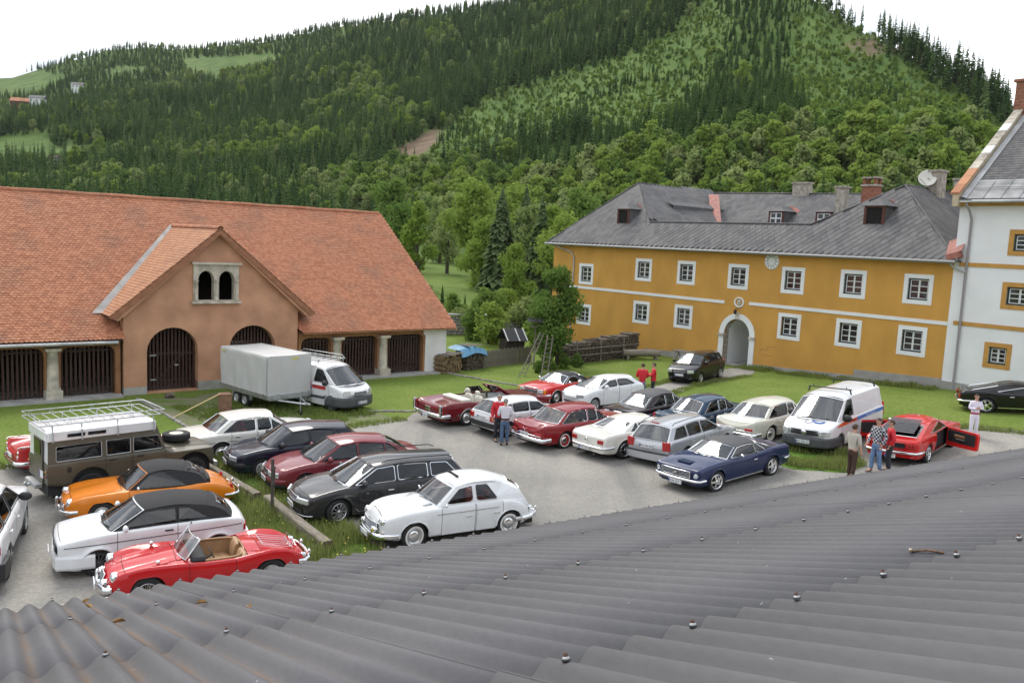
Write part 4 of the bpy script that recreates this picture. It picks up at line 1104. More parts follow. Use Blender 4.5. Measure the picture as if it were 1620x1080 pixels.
U0, U1, DEP = -15.0, 17.0, 17.0
ZE, ZR = 2.50, 8.82; SL = (ZR - ZE) / 8.95
def rz_main(o): return ZE + (o + .45) * SL
# front wall, left arcade + gable block + right arcade
def arch_poly(u0, u1, z0, zs, zt, n=12):
    p = [(u0, z0), (u0, zs)]; c = (u0 + u1) / 2; h = (u1 - u0) / 2
    for k in range(1, n): a = pi - pi * k / n; p.append((c + h * cos(a), zs + (zt - zs) * sin(a)))
    return p + [(u1, zs), (u1, z0)]
def flat_arch(u0, u1, z0, zt, r=.35, n=5):
    p = [(u0, z0), (u0, zt - r)]
    for k in range(1, n + 1): a = pi - pi / 2 * k / n; p.append((u0 + r + r * cos(a), zt - r + r * sin(a)))
    for k in range(0, n + 1): a = pi / 2 - pi / 2 * k / n; p.append((u1 - r + r * cos(a), zt - r + r * sin(a)))
    return p + [(u1, z0)]
fl = lambda a, b, d: (a, d, b)
gab = [(0, 0), (8.0, 0), (8.0, 3.72), (4.05, 7.20), (0, 3.70)]
A1, A2 = arch_poly(.96, 3.18, .06, 1.85, 2.93), arch_poly(4.62, 6.86, .06, 1.85, 2.93)
WIN = [(2.98, 4.02), (5.0, 4.02), (5.0, 5.82), (2.98, 5.82)]
m = MB().holed(gab, [list(reversed(A1)), list(reversed(A2)), WIN], fl, -.10, .45); bp(m, 'gable_wall', PLASTER)
for u0, u1, z1 in ((-.004, .96, .34), (3.18, 4.62, .42), (6.86, 8.004, .50)): bp(MB().box(((u0 + u1) / 2, .17, z1 / 2), (u1 - u0, .56, z1)), 'plinth', CEMENT)
# left arcade
def arcade(u0, u1, opens, mt, nm):
    o = [(u0, 0.0), (u1, 0.0), (u1, 2.52), (u0, 2.52)]; m = MB()
    top = [(u0, 2.52)]; pts = [(u0, 0.0)]
    for a, b in opens: pts += flat_arch(a, b, 0.0, 2.20)
    pts += [(u1, 0.0), (u1, 2.55), (u0, 2.55)]
    m.prism(pts, fl, 0.0, .42); return bp(m, nm, mt)
LO = [(-14.2, -12.0), (-11.4, -8.7), (-8.1, -5.4), (-4.82, -3.02), (-2.42, -.30)]
LO = [(-13.3, -11.2), (-10.55, -8.45), (-7.8, -5.7), (-5.05, -3.02), (-2.42, -.30)]
RO = [(8.25, 9.86), (10.48, 12.56), (13.18, 15.42)]
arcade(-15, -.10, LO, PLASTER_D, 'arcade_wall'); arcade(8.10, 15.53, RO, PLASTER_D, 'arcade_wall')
bp(MB().prism([(15.53, -.1), (16.9, -.1), (16.9, 2.55), (15.40, 2.55), (15.40, 2.2), (15.53, 2.1)], fl, -.04, .5), 'corner_pier', WHITEWASH)
for u in (-10.87, -8.12, -5.37, -2.72, 10.17, 12.87):      # stone columns stand in front of the narrow piers
    m = MB().box((u, -.05, .22), (.62, .62, .44)); m.lathe([(.27, .44), (.28, .50), (.24, .56), (.225, 1.2), (.20, 2.02), (.25, 2.06), (.25, 2.10)], (u, -.05, 0), n=16); m.box((u, -.05, 2.15), (.58, .56, .12)); bp(m, 'column', STONE)
bp(MB().box((-7.6, -.18, .04), (15.0, .8, .12)), 'sill', CEMENT); bp(MB().box((12.4, -.18, .04), (8.7, .8, .12)), 'sill', CEMENT)
sme = {}
def slat(u, o, z0, z1, w=.085):
    key = round(z1 - z0, 2)
    if key not in sme: sme[key] = MB().box((0, 0, key / 2), (w, .03, key)).mesh('slat', SLATW)
    link('slat', sme[key], barn, (u, o, z0))
for a, b in LO + RO:
    n = int((b - a) / .165)
    for k in range(n): slat(a + (k + .5) * (b - a) / n, .30, .10, 2.30)
    for z in (.35, 2.0): bp(MB().box(((a + b) / 2, .345, z), (b - a + .2, .05, .12)), 'rail', DARKW)
def arch_top(u, u0, u1): c = (u0 + u1) / 2; h = (u1 - u0) / 2; return 1.85 + 1.08 * sqrt(max(0, 1 - ((u - c) / h) ** 2))
for u0, u1 in ((.96, 3.18), (4.62, 6.86)):
    n = 14
    for k in range(n):
        u = u0 + (k + .5) * (u1 - u0) / n; slat(u, .30, .08, round((arch_top(u, u0, u1) + .04) * 20) / 20)
    for z in (.5, 1.7): bp(MB().box(((u0 + u1) / 2, .345, z), (u1 - u0 + .1, .05, .12)), 'rail', DARKW)
    q = MB(); q.box(((u0 + u1) / 2, .35, 1.1), (.10, .05, 1.9), ry=.75); bp(q, 'brace', DARKW)
for z in (.55, 1.65): bp(MB().box((1.32, .275, z), (.26, .02, .05)), 'hinge', LEAD)
bp(MB().box((2.33, .27, 1.18), (.16, .03, .07)), 'latch', LEAD)
# twin-arched stone window
fr_ = MB().holed([(2.95, 4.10), (5.03, 4.10), (5.03, 5.76), (2.95, 5.76)], [list(reversed(arch_poly(3.16, 3.88, 4.14, 5.05, 5.48))), list(reversed(arch_poly(4.10, 4.82, 4.14, 5.05, 5.48)))], fl, -.17, .20); w = bp(fr_, 'gable_window', STONE)
MB().box((3.99, -.20, 5.82), (2.26, .22, .10)).build('cornice', STONE, w); MB().box((3.99, -.20, 4.05), (2.24, .24, .10)).build('sill', STONE, w)
for u in (3.06, 3.99, 4.92): MB().lathe([(.10, 4.12), (.10, 4.2), (.075, 4.26), (.065, 4.92), (.10, 4.98), (.11, 5.06)], (u, -.20, 0), n=12).build('shaft', STONE, w)
# body: back and end walls, floor, dark inside
bp(MB().prism([(0, 0), (DEP, 0), (DEP, 2.5), (8.5, 8.6), (0, 2.5)], lambda a, b, d: (d, a, b), 16.62, 16.9), 'end_wall', WHITEWASH)
bp(MB().prism([(0, 0), (DEP, 0), (DEP, 2.5), (8.5, 8.6), (0, 2.5)], lambda a, b, d: (d, a, b), -15.0, -14.7), 'end_wall', PLASTER_D)
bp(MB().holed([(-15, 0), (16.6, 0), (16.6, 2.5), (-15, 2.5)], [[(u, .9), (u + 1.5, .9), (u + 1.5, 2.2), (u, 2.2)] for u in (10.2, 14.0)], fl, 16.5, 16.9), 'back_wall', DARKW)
for u in (10.2, 14.0):
    for k in range(5): slat(u + .15 + .3 * k, 16.45, .9, 2.2)
bp(MB().box((.9, 8.5, .02), (31.6, 16.4, .06)), 'floor', CEMENT)
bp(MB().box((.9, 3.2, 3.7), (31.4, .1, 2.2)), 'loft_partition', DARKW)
# ---- main roof
def roof_pt(u, o, lift=0.0): return Vector((u, o - lift * SL / sqrt(1 + SL * SL), rz_main(o) + lift / sqrt(1 + SL * SL)))
for ua, ub, oa in ((U0 - .3, -.06, -.40), (-.06, 8.06, 1.4), (8.06, U1 + .38, -.40)): bp(MB().add([roof_pt(ua, oa, -.05), roof_pt(ub, oa, -.05), roof_pt(ub, 8.5, -.05), roof_pt(ua, 8.5, -.05)], [(0, 1, 2, 3)]), 'roof_boarding', DARKW)
for u in (.03, 7.97): bp(MB().prism([(-.05, 2.4), (-.05, 3.66), (1.5, 3.66), (1.5, 3.3)], lambda a, b, d: (d, a, b), u - .12 * (u > 4), u + .12 * (u < 4)), 'gable_cheek', PLASTER)
bp(MB().add([(U0 - .3, 8.5, ZR), (U1 + .38, 8.5, ZR), (U1 + .38, DEP + .5, ZE), (U0 - .3, DEP + .5, ZE)], [(0, 1, 2, 3)]), 'rear_roof', T_OLD)
def tile_shape(w, l, th=.016):
    """one beaver-tail tile in slope coordinates: x across, y up the slope, z out of the roof"""
    p = [(-w / 2, l), (-w / 2, l * .16), (-w * .36, l * .045), (-w * .16, 0), (w * .16, 0), (w * .36, l * .045), (w / 2, l * .16), (w / 2, l)]
    top = [(x, y, .030 * (1 - y / l) + th) for x, y in p]; bt = [(x, y, .030 * (1 - y / l)) for x, y in p]; n = len(p)
    return top + bt, [tuple(range(n))] + [(i + n, i + 1 + n, i + 1, i) for i in range(0, n - 1)]
TW, EX = .180, .163
eu = Vector((1, 0, 0)); es = Vector((0, 1, SL)).normalized(); en = Vector((0, -SL, 1)).normalized()
Mr = Matrix((eu, es, en)).transposed()
tv, tf = tile_shape(TW * .97, EX * 2.0); GU, GZ, GS = 4.05, 7.42, .84      # cross-gable: ridge position, height, slope
def gz(u): return GZ - GS * abs(u - GU)
rows = int((8.5 + .45) * sqrt(1 + SL * SL) / EX); big = MB(); singles = []; TR = random.Random(3)
for i in range(rows):
    base = roof_pt(0, -.45) + es * (EX * i); o_ = base.y
    n = int((U1 + .36 - (U0 - .3)) / TW)
    for k in range(n):
        u = U0 - .3 + TW * (k + .5 + (.5 if i % 2 else 0))
        zz = rz_main(o_ + .2)
        if gz(u) > zz + .03 and -.02 < u < 8.02: continue
        if -.02 < u < 8.02 and o_ < .55: continue
        p = Vector((u, base.y, base.z)) + Vector((TR.uniform(-.006, .006), 0, TR.uniform(-.004, .006)))
        if -4.6 < u < -.5 and i < 13 and len(singles) < 300: singles.append(p); continue
        big.add([p + Mr @ Vector(v) for v in tv], tf)
o = bp(big, 'roof_tiles', T_OLD); o['kind'] = 'stuff'
tme = bpy.data.meshes.new('roof_tile'); tme.from_pydata([Mr @ Vector(v) for v in tv], [], tf); tme.materials.append(T_OLD)
for p in singles: link('roof_tile', tme, barn, p)
rme = MB().loft([[(x, .5 + .0 * x, 0) and (x, .14 * cos(a), .13 * sin(a) * (1.0 if x < .1 else 1.12)) for a in [pi * k / 8 for k in range(9)]] for x in (0, .4)], closed=False, caps=False).mesh('ridge_tile', T_OLD)
k = 0
while U0 + k * .36 < U1 + .3: link('ridge_tile', rme, barn, (U0 - .2 + k * .36, 8.5, ZR - .02 + .012 * sin(k * .7))); k += 1
bp(MB().tube([(U0, -.52, ZE - .10), (-.3, -.52, ZE - .10)], .07, 8), 'gutter', LEAD); bp(MB().box((-7.6, -.20, ZE - .02), (15, .55, .06)), 'soffit', DARKW); bp(MB().box((12.75, -.24, ZE - .02), (9.2, .5, .06)), 'soffit', PLASTER_D)
# ---- cross gable roof
def val_o(z): return (z - ZE) / SL - .45
for sd in (-1, 1):
    es2 = Vector((-sd, 0, GS)).normalized(); en2 = Vector((sd * GS, 0, 1)).normalized(); ea = Vector((0, 1, 0)) * (1 if sd > 0 else -1)
    M2 = Matrix((ea, es2, en2)).transposed(); run = 4.68; g = MB(); L_ = run * sqrt(1 + GS * GS); nr = int(L_ / EX)
    u_e = GU + sd * run; z_e = gz(u_e)
    for i in range(nr):
        c = Vector((u_e, 0, z_e)) + es2 * (EX * i); ov = val_o(c.z) + .18; n = int((ov + .52) / TW) + 1
        for k in range(n):
            o_ = -.52 + TW * (k + .5 + (.5 if i % 2 else 0))
            if o_ > ov: continue
            p = Vector((c.x, o_, c.z)); g.add([p + M2 @ Vector(v) for v in tv], tf)
    o = bp(g, 'gable_tiles', T_NEW); o['kind'] = 'stuff'
    q = [(u_e, -.48, z_e - .03), (GU, -.48, GZ - .03), (GU, val_o(GZ), GZ - .03), (u_e, val_o(z_e), z_e - .03)]
    bp(MB().add(q, [(0, 1, 2, 3)]), 'gable_boarding', DARKW)
    b = MB().prism([(u_e + .02 * sd, z_e - .02), (GU, GZ - .02), (GU, GZ - .26), (u_e - .20 * sd, z_e - .14)], fl, -.50, -.42); bp(b, 'barge_board', mat('barge_brown', (.30, .13, .07), .8, var=.2, scale=4))
    bp(MB().prism([(u_e - .05 * sd, z_e - .08), (GU, GZ - .10), (GU, GZ - .30), (u_e - .36 * sd, z_e - .20)], fl, -.42, .1), 'gable_soffit', PLASTER)
k = 0
while -.5 + k * .36 < val_o(GZ): 
    l = link('ridge_tile', rme, barn, (GU, -.5 + k * .36, GZ - .02)); l.rotation_euler = (0, 0, pi / 2); k += 1
# zinc valley on the left of the gable
v0 = Vector((GU - 4.72, val_o(gz(GU - 4.72)), gz(GU - 4.72))); v1 = Vector((GU, val_o(GZ), GZ)); out = Vector((-1, 0, 0))
f = MB(); q = [v0 + Vector((.25, 0, .0)), v1 + Vector((.1, 0, .0)), v1 + Vector((-.16, 0, 0)), v0 + Vector((-.36, 0, 0))]
f.add([(p.x, p.y - .055, rz_main(p.y) + .075) for p in q], [(0, 1, 2, 3)]); bp(f, 'valley_flashing', mat('dull_flashing', (.29, .28, .27), .6, .2, var=.3, scale=1.5))
v1r = Vector((GU, val_o(GZ), GZ)); v0r = Vector((GU + 4.72, val_o(gz(GU + 4.72)), gz(GU + 4.72)))
f = MB(); q = [v0r + Vector((-.2, 0, 0)), v1r, v1r + Vector((.22, 0, 0)), v0r + Vector((.25, 0, 0))]; f.add([(p.x, p.y - .055, rz_main(p.y) + .07) for p in q], [(0, 1, 2, 3)]); bp(f, 'valley_flashing', T_OLD)
# ================================================================== ochre house and white house
OCHRE = mat('ochre_plaster', (.56, .298, .074), .92, var=.10, scale=.8, detail=9, aniso=(1, 1, .6), bump=.2, bscale=16, spec=.2); WHITEP = mat('white_plaster', (.76, .76, .77), .92, var=.05, scale=.7, bump=.2, bscale=16, spec=.2); GREYPL = mat('grey_plinth', (.33, .315, .29), .92, var=.15, scale=1.5, bump=.3, bscale=16)
GREENF = mat('dark_green_frame', (.012, .030, .028), .5); SASHW = mat('white_sash', (.72, .73, .73), .5); PANE = mat('window_pane', (.045, .036, .038), .05, spec=.7, var=.85, scale=1.3, coords='Object'); REDFL = mat('red_flashing', (.33, .125, .095), .7, var=.25, scale=3); BRICKR = mat('chimney_brick', (.30, .12, .075), .9, var=.35, scale=7, bump=.4); RENDER = mat('chimney_render', (.38, .34, .29), .9, var=.4, scale=4, detail=8, bump=.4); REDW = mat('dormer_red', (.10, .035, .025), .8, var=.2, scale=5)
def slate_mat(name, c1, c2):
    return tile_mat(name, c1, c2, (.20, .19, .18), .5, .7)
SLATE = slate_mat('roof_slates', (.092, .089, .092), (.140, .136, .137)); SLATE_D = mat('roof_slate_sheet', (.10, .097, .098), .75, var=.25, scale=2.2, detail=9, bump=.3, bscale=9)
house = thing('ochre_house', 'ochre two-storey house with slate roof, white framed windows and arched gate', 'house', (22.18, 41.90, 0), radians(129))
hf = lambda a, b, d: (a, -d, b)            # a along the facade, b up, d inwards
def hpart(m, nm, mt, p=None): return m.build(nm, mt, p or house)
WINS = [(1.85, 5.96), (5.45, 5.98), (9.21, 5.94), (13.07, 5.93), (17.2, 5.94), (21.0, 5.93), (26.74, 5.30), (1.90, 3.24), (5.46, 3.24), (9.20, 3.20), (17.2, 3.01), (20.97, 2.95), (26.75, 2.25)]
def rect(u, z, w, h): return [(u - w / 2, z - h / 2), (u + w / 2, z - h / 2), (u + w / 2, z + h / 2), (u - w / 2, z + h / 2)]
gate = arch_poly(11.86, 13.82, -.6, 2.25, 3.30)
GU0 = 30.5
m = MB().holed([(.18, -.6), (GU0, -.6), (GU0, 7.62), (.18, 7.62)], [rect(u, z, 1.08, 1.12) for u, z in WINS] + [gate[0:1] + gate[1:]], hf, 0, .5)
hpart(m, 'front_wall', OCHRE)
def window(par, u, z, w=1.08, h=1.12, sur=.22, surm=WHITEP, d0=0.0, fn=hf, tall=0):
    W_ = MB().holed(rect(u, z, w + 2 * sur, h + 2 * sur), [rect(u, z, w, h)], fn, d0 - .025, d0 + .10).build('window', surm, par)
    fo_ = MB().holed(rect(u, z, w - .004, h - .004), [rect(u, z, w - .14, h - .14)], fn, d0 + .10, d0 + .20).build('frame', GREENF, W_)
    MB().box(fn(u, z - h / 2 + .02, d0 + .06), (w, .16, .04)).build('sill', GREENF, W_)
    iw, ih = w - .14, h - .14
    for sd in (-1, 1):
        cu = u + sd * iw / 4; pw = iw / 2 - .01
        cells = []; bw = .038; ph = (ih - 4 * bw) / 3
        holes = [rect(cu, z - ih / 2 + bw + ph / 2 + k * (ph + bw), pw - 2 * bw, ph) for k in range(3)]
        sb = MB().holed(rect(cu, z, pw, ih), holes, fn, d0 + .125, d0 + .165).build('sash', SASHW, W_)
        for q in holes:
            g = MB().add([fn(a, b, d0 + .150 + TR.uniform(-.004, .004)) for a, b in q], [(0, 1, 2, 3)]); g.build('pane', PANE, W_)
    return W_
for u, z in WINS: window(house, u, z)
for u0, u1 in ((.18, 12.1), (13.95, GU0)): hpart(MB().box(((u0 + u1) / 2, .012, 4.36 - .004 * (u0 + u1) / 2), (u1 - u0, .06, .19)), 'string_course', WHITEP)
# gate
outer = arch_poly(11.50, 14.18, -.6, 2.25, 3.64); m = MB().holed(outer, [list(reversed(arch_poly(11.86, 13.82, -.59, 2.25, 3.30)))], hf, -.06, .2); g = hpart(m, 'gate_surround', WHITEP)
for u in (11.68, 14.0): MB().box((u, .05, 2.2), (.42, .18, .16)).build('impost', STONE, g)
MB().box((12.84, .08, 3.50), (.26, .16, .42), taper=.8).build('keystone', STONE, g)
tun = arch_poly(11.86, 13.82, 0, 2.25, 3.30); rows = [[hf(a, b, d) for a, b in tun] for d in (.2, 1.6, 3.0)]; hpart(MB().loft(rows, closed=False, caps=False), 'gate_passage', WHITEP)
for u in (11.9, 13.78): MB().box((u, -5.4, 1.1), (.10, .12, 2.2)).build('inner_jamb', DARKW, g)
hpart(MB().add([hf(11.86, .36, -.1), hf(13.82, .36, -.1), hf(13.82, .36, 7), hf(11.86, .36, 7)], [(0, 1, 2, 3)]), 'passage_floor', CEMENT)
lm = MB().tube([hf(12.84, 3.9, 0), hf(12.84, 3.92, -.35)], .02, 5); lm.lathe([(.02, 0), (.10, -.06), (.08, -.28), (.03, -.30)], hf(12.84, 3.90, -.35), n=8); hpart(lm, 'gate_lamp', DARKW)
# crest above the gate and round dial under the eaves
m = MB(); ring = [hf(12.84 + .32 * cos(a), 4.34 + .28 * sin(a), -.03) for a in [2 * pi * k / 20 for k in range(20)]]; m.tube(ring, .055, 6, closed=True); cr_ = hpart(m, 'crest_ring', WHITEP)
m = MB().ball(hf(12.84, 4.36, -.01), (.15, .06, .16), 10, 6); m.ball(hf(12.84, 4.22, -.02), (.19, .05, .06), 8, 5); m.build('crest_relief', STONE, cr_)
dial = hpart(MB().lathe([(.49, 0), (.49, .05), (.46, .06), (.001, .06)], axis='Y', n=32).xf(Matrix.Translation(hf(10.72, 7.00, 0))), 'dial', WHITEP)
for k in range(12):
    a = 2 * pi * k / 12; MB().box(hf(10.72 + .36 * cos(a), 7.00 + .36 * sin(a), -.065), (.115, .012, .045), ry=-a).build('dial_mark', mat('dial_grey', (.20, .20, .19), .8), dial)
MB().tube([hf(10.72 + .26 * cos(2 * pi * k / 24), 7.00 + .26 * sin(2 * pi * k / 24), -.066) for k in range(24)], .012, 4, closed=True).build('dial_ring', MATS['dial_grey'], dial)
# plinths
for u0, u1, z0, z1 in ((4.9, 11.50, -.3, .95), (.18, 4.9, -.2, 1.52), (14.18, 20.4, -.8, .78)): hpart(MB().add([hf(u0, z0, -.05), hf(u1, z0, -.05), hf(u1, z1 - .05 * (u1 - u0), -.05), hf(u0, z1, -.05), hf(u0, z0, .05), hf(u1, z0, .05), hf(u1, z1 - .05 * (u1 - u0), .05), hf(u0, z1, .05)], [(0, 1, 2, 3), (3, 2, 6, 7), (0, 3, 7, 4), (1, 5, 6, 2)]), 'plinth', GREYPL)
for (a0, b0, a1, b1) in ((11.05, 1.62, 10.55, 1.62), (10.55, 1.62, 10.55, 1.85), (10.55, 1.85, 10.0, 1.85), (11.05, 1.62, 11.05, 1.3), (10.9, 1.3, 10.2, 1.3)): hpart(MB().tube([hf(a0, b0, -.001), hf(a1, b1, -.001)], .012, 4), 'old_mortar_line', PLASTER_D)
# other walls
hpart(MB().box((30.25, -10, 3.5), (.5, 19, 8.2)), 'left_wall', OCHRE); hpart(MB().box((15, -19.2, 3.5), (30, .5, 8.2)), 'rear_wall', OCHRE); hpart(MB().box((.45, -10, 3.5), (.5, 19, 8.2)), 'right_wall', WHITEP)
hpart(MB().box((15.5, -9.3, 3.6), (11, .3, 8.0)), 'court_wall', WHITEP); hpart(MB().box((21.3, -7.5, 3.6), (.3, 4, 8.0)), 'court_wall', WHITEP); hpart(MB().box((10.6, -7.5, 3.6), (.3, 4, 8.0)), 'court_wall', WHITEP)
# ---- roofs (planes as polygons in (u, off, z)); each gets a sheet and diamond slates on top
E0 = 7.62 - .15
RA, LA = (5.25, 4.4, 11.70), (26.67, 5.0, 12.45); FR0, FR1 = (9.25, 1.55, 9.28), (22.1, 1.55, 9.30)
BK = 14.0
planes = {
 'front': [(-.2, -.5, E0), (31.0, -.5, E0), LA, FR1, FR0, RA],
 'right': [(-.2, -.5, E0), RA, (5.25, BK, 11.75), (-.2, 18.5, E0)],
 'right_in': [RA, FR0, (9.9, 9.0, 8.9), (9.0, BK - 3, 9.6), (5.25, BK, 11.75)],
 'front_in': [FR0, FR1, (22.1, 5.5, 7.3), (9.25, 5.5, 7.3)],
 'left_in': [LA, FR1, (21.2, 9.2, 9.0), (22.6, BK - 3, 10.0), (26.67, BK, 12.35)],
 'left': [(31.0, -.5, E0), LA, (26.67, BK, 12.35), (31.0, 18.5, E0)],
 'back': [(26.67, BK, 12.30), (5.25, BK, 11.80), (8.4, 9.0, 8.55), (23.3, 9.0, 8.85)],
 'back_out': [(26.67, BK, 12.30), (5.25, BK, 11.80), (-.2, 18.5, E0), (31, 18.5, E0)]}
def L3(p, lift=0): return Vector((p[0], -p[1], p[2] + lift))
sl_single = []; 
for nm, pl in planes.items():
    pts = [L3(p) for p in pl]; tri = tessellate_polygon([[Vector((p[0], p[1], 0)) for p in pl]])
    hpart(MB().add(pts, [tuple(t) for t in tri]), 'roof_' + nm if False else 'roof_plane', SLATE_D)
    if nm in ('back_out', 'left', 'front_in'): continue
    # least-squares-free plane frame: first edge direction + normal
    n = Vector((0, 0, 0))
    for i in range(1, len(pts) - 1): n += (pts[i] - pts[0]).cross(pts[i + 1] - pts[0])
    n.normalize(); n = n if n.z > 0 else -n
    h = Vector((0, 0, 1)).cross(n); h.normalize(); up = n.cross(h); up.normalize()
    o0 = pts[0]; poly2 = [((p - o0).dot(h), (p - o0).dot(up)) for p in pts]
    A, B = .44, .34; xs = [p[0] for p in poly2]; ys = [p[1] for p in poly2]; big = MB(); row = 0; y = min(ys)
    sh = [(-A / 2 * .97, 0), (0, -B * .97), (A / 2 * .97, 0), (0, B * .97)]
    while y < max(ys):
        x = min(xs) + (A / 2 if row % 2 else 0)
        while x < max(xs):
            if inside((x, y), poly2) and inside((x, y + B * .6), poly2) or (inside((x, y), poly2) and nm != 'front'):
                c_ = o0 + h * x + up * y; dv = [c_ + h * a + up * b + n * (.020 - .012 * (b / B) + TR.uniform(-.003, .003)) for a, b in sh]; bt = [v - n * .008 for v in dv]
                vv = dv + bt; ff = [(0, 1, 2, 3), (0, 4, 5, 1), (1, 5, 6, 2)]
                if nm == 'front' and c_.x < 9.0 and len(sl_single) < 300: sl_single.append((vv, ff))
                else: big.add(vv, ff)
            x += A
        y += B; row += 1
    o = hpart(big, 'roof_slates', SLATE); o['kind'] = 'stuff'
for vv, ff in sl_single: MB().add(vv, ff).build('roof_slate', SLATE, house, False)
def ridge(a, b, r=.09): hpart(MB().tube([L3(a, .03), L3(b, .03)], r, 6), 'ridge_capping', SLATE_D)
for a, b in ((RA, (5.25, BK, 11.75)), (LA, (26.67, BK, 12.35)), ((26.67, BK, 12.32), (5.25, BK, 11.82)), (FR0, FR1), (RA, (-.2, -.5, E0)), (LA, (31, -.5, E0)), (FR0, RA)): ridge(a, b, .07)
# valley in red sheet and raised strip of the left wing
hpart(MB().add([L3((24.3, 12, 12.03)), L3((25.3, 12, 12.06)), L3((22.5, 9.0, 9.47)), L3((21.5, 9.0, 9.45))], [(0, 1, 2, 3)]), 'valley_flashing', REDFL)
hpart(MB().add([L3((24.2, 5.6, 10.95), .16), L3((24.2, 12, 10.95), .16), L3((23.5, 12, 10.50), .28), L3((23.5, 5.6, 10.50), .28), L3((23.5, 5.6, 10.30), .1), L3((23.5, 12, 10.30), .1)], [(0, 1, 2, 3), (3, 2, 5, 4)]), 'raised_strip', SLATE_D)
# eaves: gutter, boards
hpart(MB().tube([hf(-.1, E0 - .02, -.58), hf(31.0, E0 - .02, -.58)], .075, 8), 'gutter', mat('grey_gutter', (.27, .27, .27), .5, .4)); hpart(MB().box((15.4, .26, 7.47), (31.0, .52, .06)), 'soffit', WHITEP); hpart(MB().box((15.4, .53, 7.44), (31.0, .03, .16)), 'fascia', GREYPL)
hpart(MB().tube([hf(29.9, 7.45, -.58), hf(29.6, 7.2, -.3), hf(28.4, 6.9, -.1), hf(28.1, 6.5, -.08), hf(28.1, .3, -.08)], .055, 7), 'downpipe', LEAD)
def dormer(u, off, zb, w=1.05, hgt=1.05, front='hole', sc=1.0):
    d = MB(); dep = 1.9; zt = zb + hgt; f = -off
    side = MB(); side.box((u, f - dep / 2, zb + hgt / 2), (w, dep, hgt)); D = hpart(side, 'dormer', SLATE_D)
    MB().holed(rect(u, zb + hgt / 2, w + .06, hgt + .02), [rect(u, zb + hgt / 2, w - .24, hgt - .24)], lambda a, b, dd: (a, f + .05 - dd, b), 0, .09).build('dormer_frame', REDW, D)
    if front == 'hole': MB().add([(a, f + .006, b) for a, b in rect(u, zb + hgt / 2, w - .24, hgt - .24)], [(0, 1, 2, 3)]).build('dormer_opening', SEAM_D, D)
    else:
        for sd in (-1, 1):
            MB().holed(rect(u + sd * (w - .24) / 4, zb + hgt / 2, (w - .26) / 2, hgt - .26), [rect(u + sd * (w - .24) / 4, zb + hgt / 2 + q, (w - .26) / 2 - .1, (hgt - .26) / 2 - .09) for q in (-(hgt - .26) / 4, (hgt - .26) / 4)], lambda a, b, dd: (a, f + .04 - dd, b), 0, .03).build('sash', SASHW, D)
        MB().add([(a, f + .012, b) for a, b in rect(u, zb + hgt / 2, w - .26, hgt - .26)], [(0, 1, 2, 3)]).build('pane', PANE, D)
    e = .16; r = MB(); ap = zt + .42
    A = [(u - w / 2 - e, f + e, zt - .02), (u + w / 2 + e, f + e, zt - .02), (u + w / 2 + e, f - dep - .4, zt - .02), (u - w / 2 - e, f - dep - .4, zt - .02), (u, f - .35, ap), (u, f - dep - .4, ap)]
    r.add(A, [(0, 1, 4), (1, 2, 5, 4), (3, 0, 4, 5), (0, 3, 2, 1)]); r.build('dormer_roof', SLATE_D, D)
    q = MB().add([(u - w / 2 - .22, f - dep + .55, zt - .10), (u - w / 2 - .22, f - dep + .05, zt - .10 + .25), (u - .1, f - dep + .05, ap + .02), (u - .1, f - dep + .55, ap + .02)], [(0, 1, 2, 3)]); q.build('flashing', REDFL, D)
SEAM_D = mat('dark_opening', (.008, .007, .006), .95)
dormer(24.55, 1.35, 8.95, 1.12, 1.30); dormer(5.45, 1.6, 9.05, 1.15, 1.35)
dormer(17.55, 10.2, 9.55, 1.2, 1.05, 'win'); dormer(13.7, 10.2, 9.5, 1.2, 1.05, 'win'); dormer(11.2, 10.4, 9.5, 1.2, 1.05, 'win')
def chimney(u, off, z0, z1, w, d, mt, cap=True, brickrows=False):
    c_ = hpart(MB().box((u, -off, (z0 + z1) / 2), (w, d, z1 - z0)), 'chimney', mt)
    if cap: MB().box((u, -off, z1 + .03), (w + .16, d + .16, .12)).build('cap', RENDER, c_)
    if brickrows:
        for k in range(4):
            a = (k % 2) * 2 - 1; b_ = (k // 2) * 2 - 1
            MB().box((u + a * (w / 2 - .11), -off + b_ * (d / 2 - .11), z1 + .30), (.18, .18, .44)).build('brick_pier', BRICKR, c_)
        MB().box((u, -off, z1 + .56), (w + .12, d + .12, .1)).build('top_slab', RENDER, c_)
    return c_
chimney(11.55, 8.6, 8.0, 12.05, .62, .62, RENDER); chimney(11.36, 12.0, 9.0, 12.4, 1.0, .8, BRICKR, True, True); chimney(18.0, BK, 11.0, 12.9, 1.35, .6, RENDER); dc = chimney(4.9, 7.5, 9.5, 12.75, .75, .75, RENDER); chimney(4.6, 10.4, 9.5, 12.5, .9, .7, RENDER); chimney(30.0, 9.0, 8.5, 11.5, .8, .6, RENDER)
dish = MB().lathe([(.001, .12), (.25, .10), (.44, .03), (.52, 0), (.50, .015), (.25, .115), (.001, .135)], axis='Y', n=24).xf(Matrix.Translation((5.2, -6.9, 12.35)) @ Matrix.Rotation(radians(-155), 4, 'Z') @ Matrix.Rotation(radians(-20), 4, 'X')); D = hpart(dish, 'satellite_dish', mat('dish_white', (.66, .65, .60), .5)); MB().tube([(5.2, -6.9, 12.35), (5.0, -7.2, 12.2)], .03, 5).build('dish_arm', LEAD, D); MB().tube([(5.2, -6.8, 11.95), (5.45, -6.4, 12.3)], .02, 5).build('feed_arm', LEAD, D)

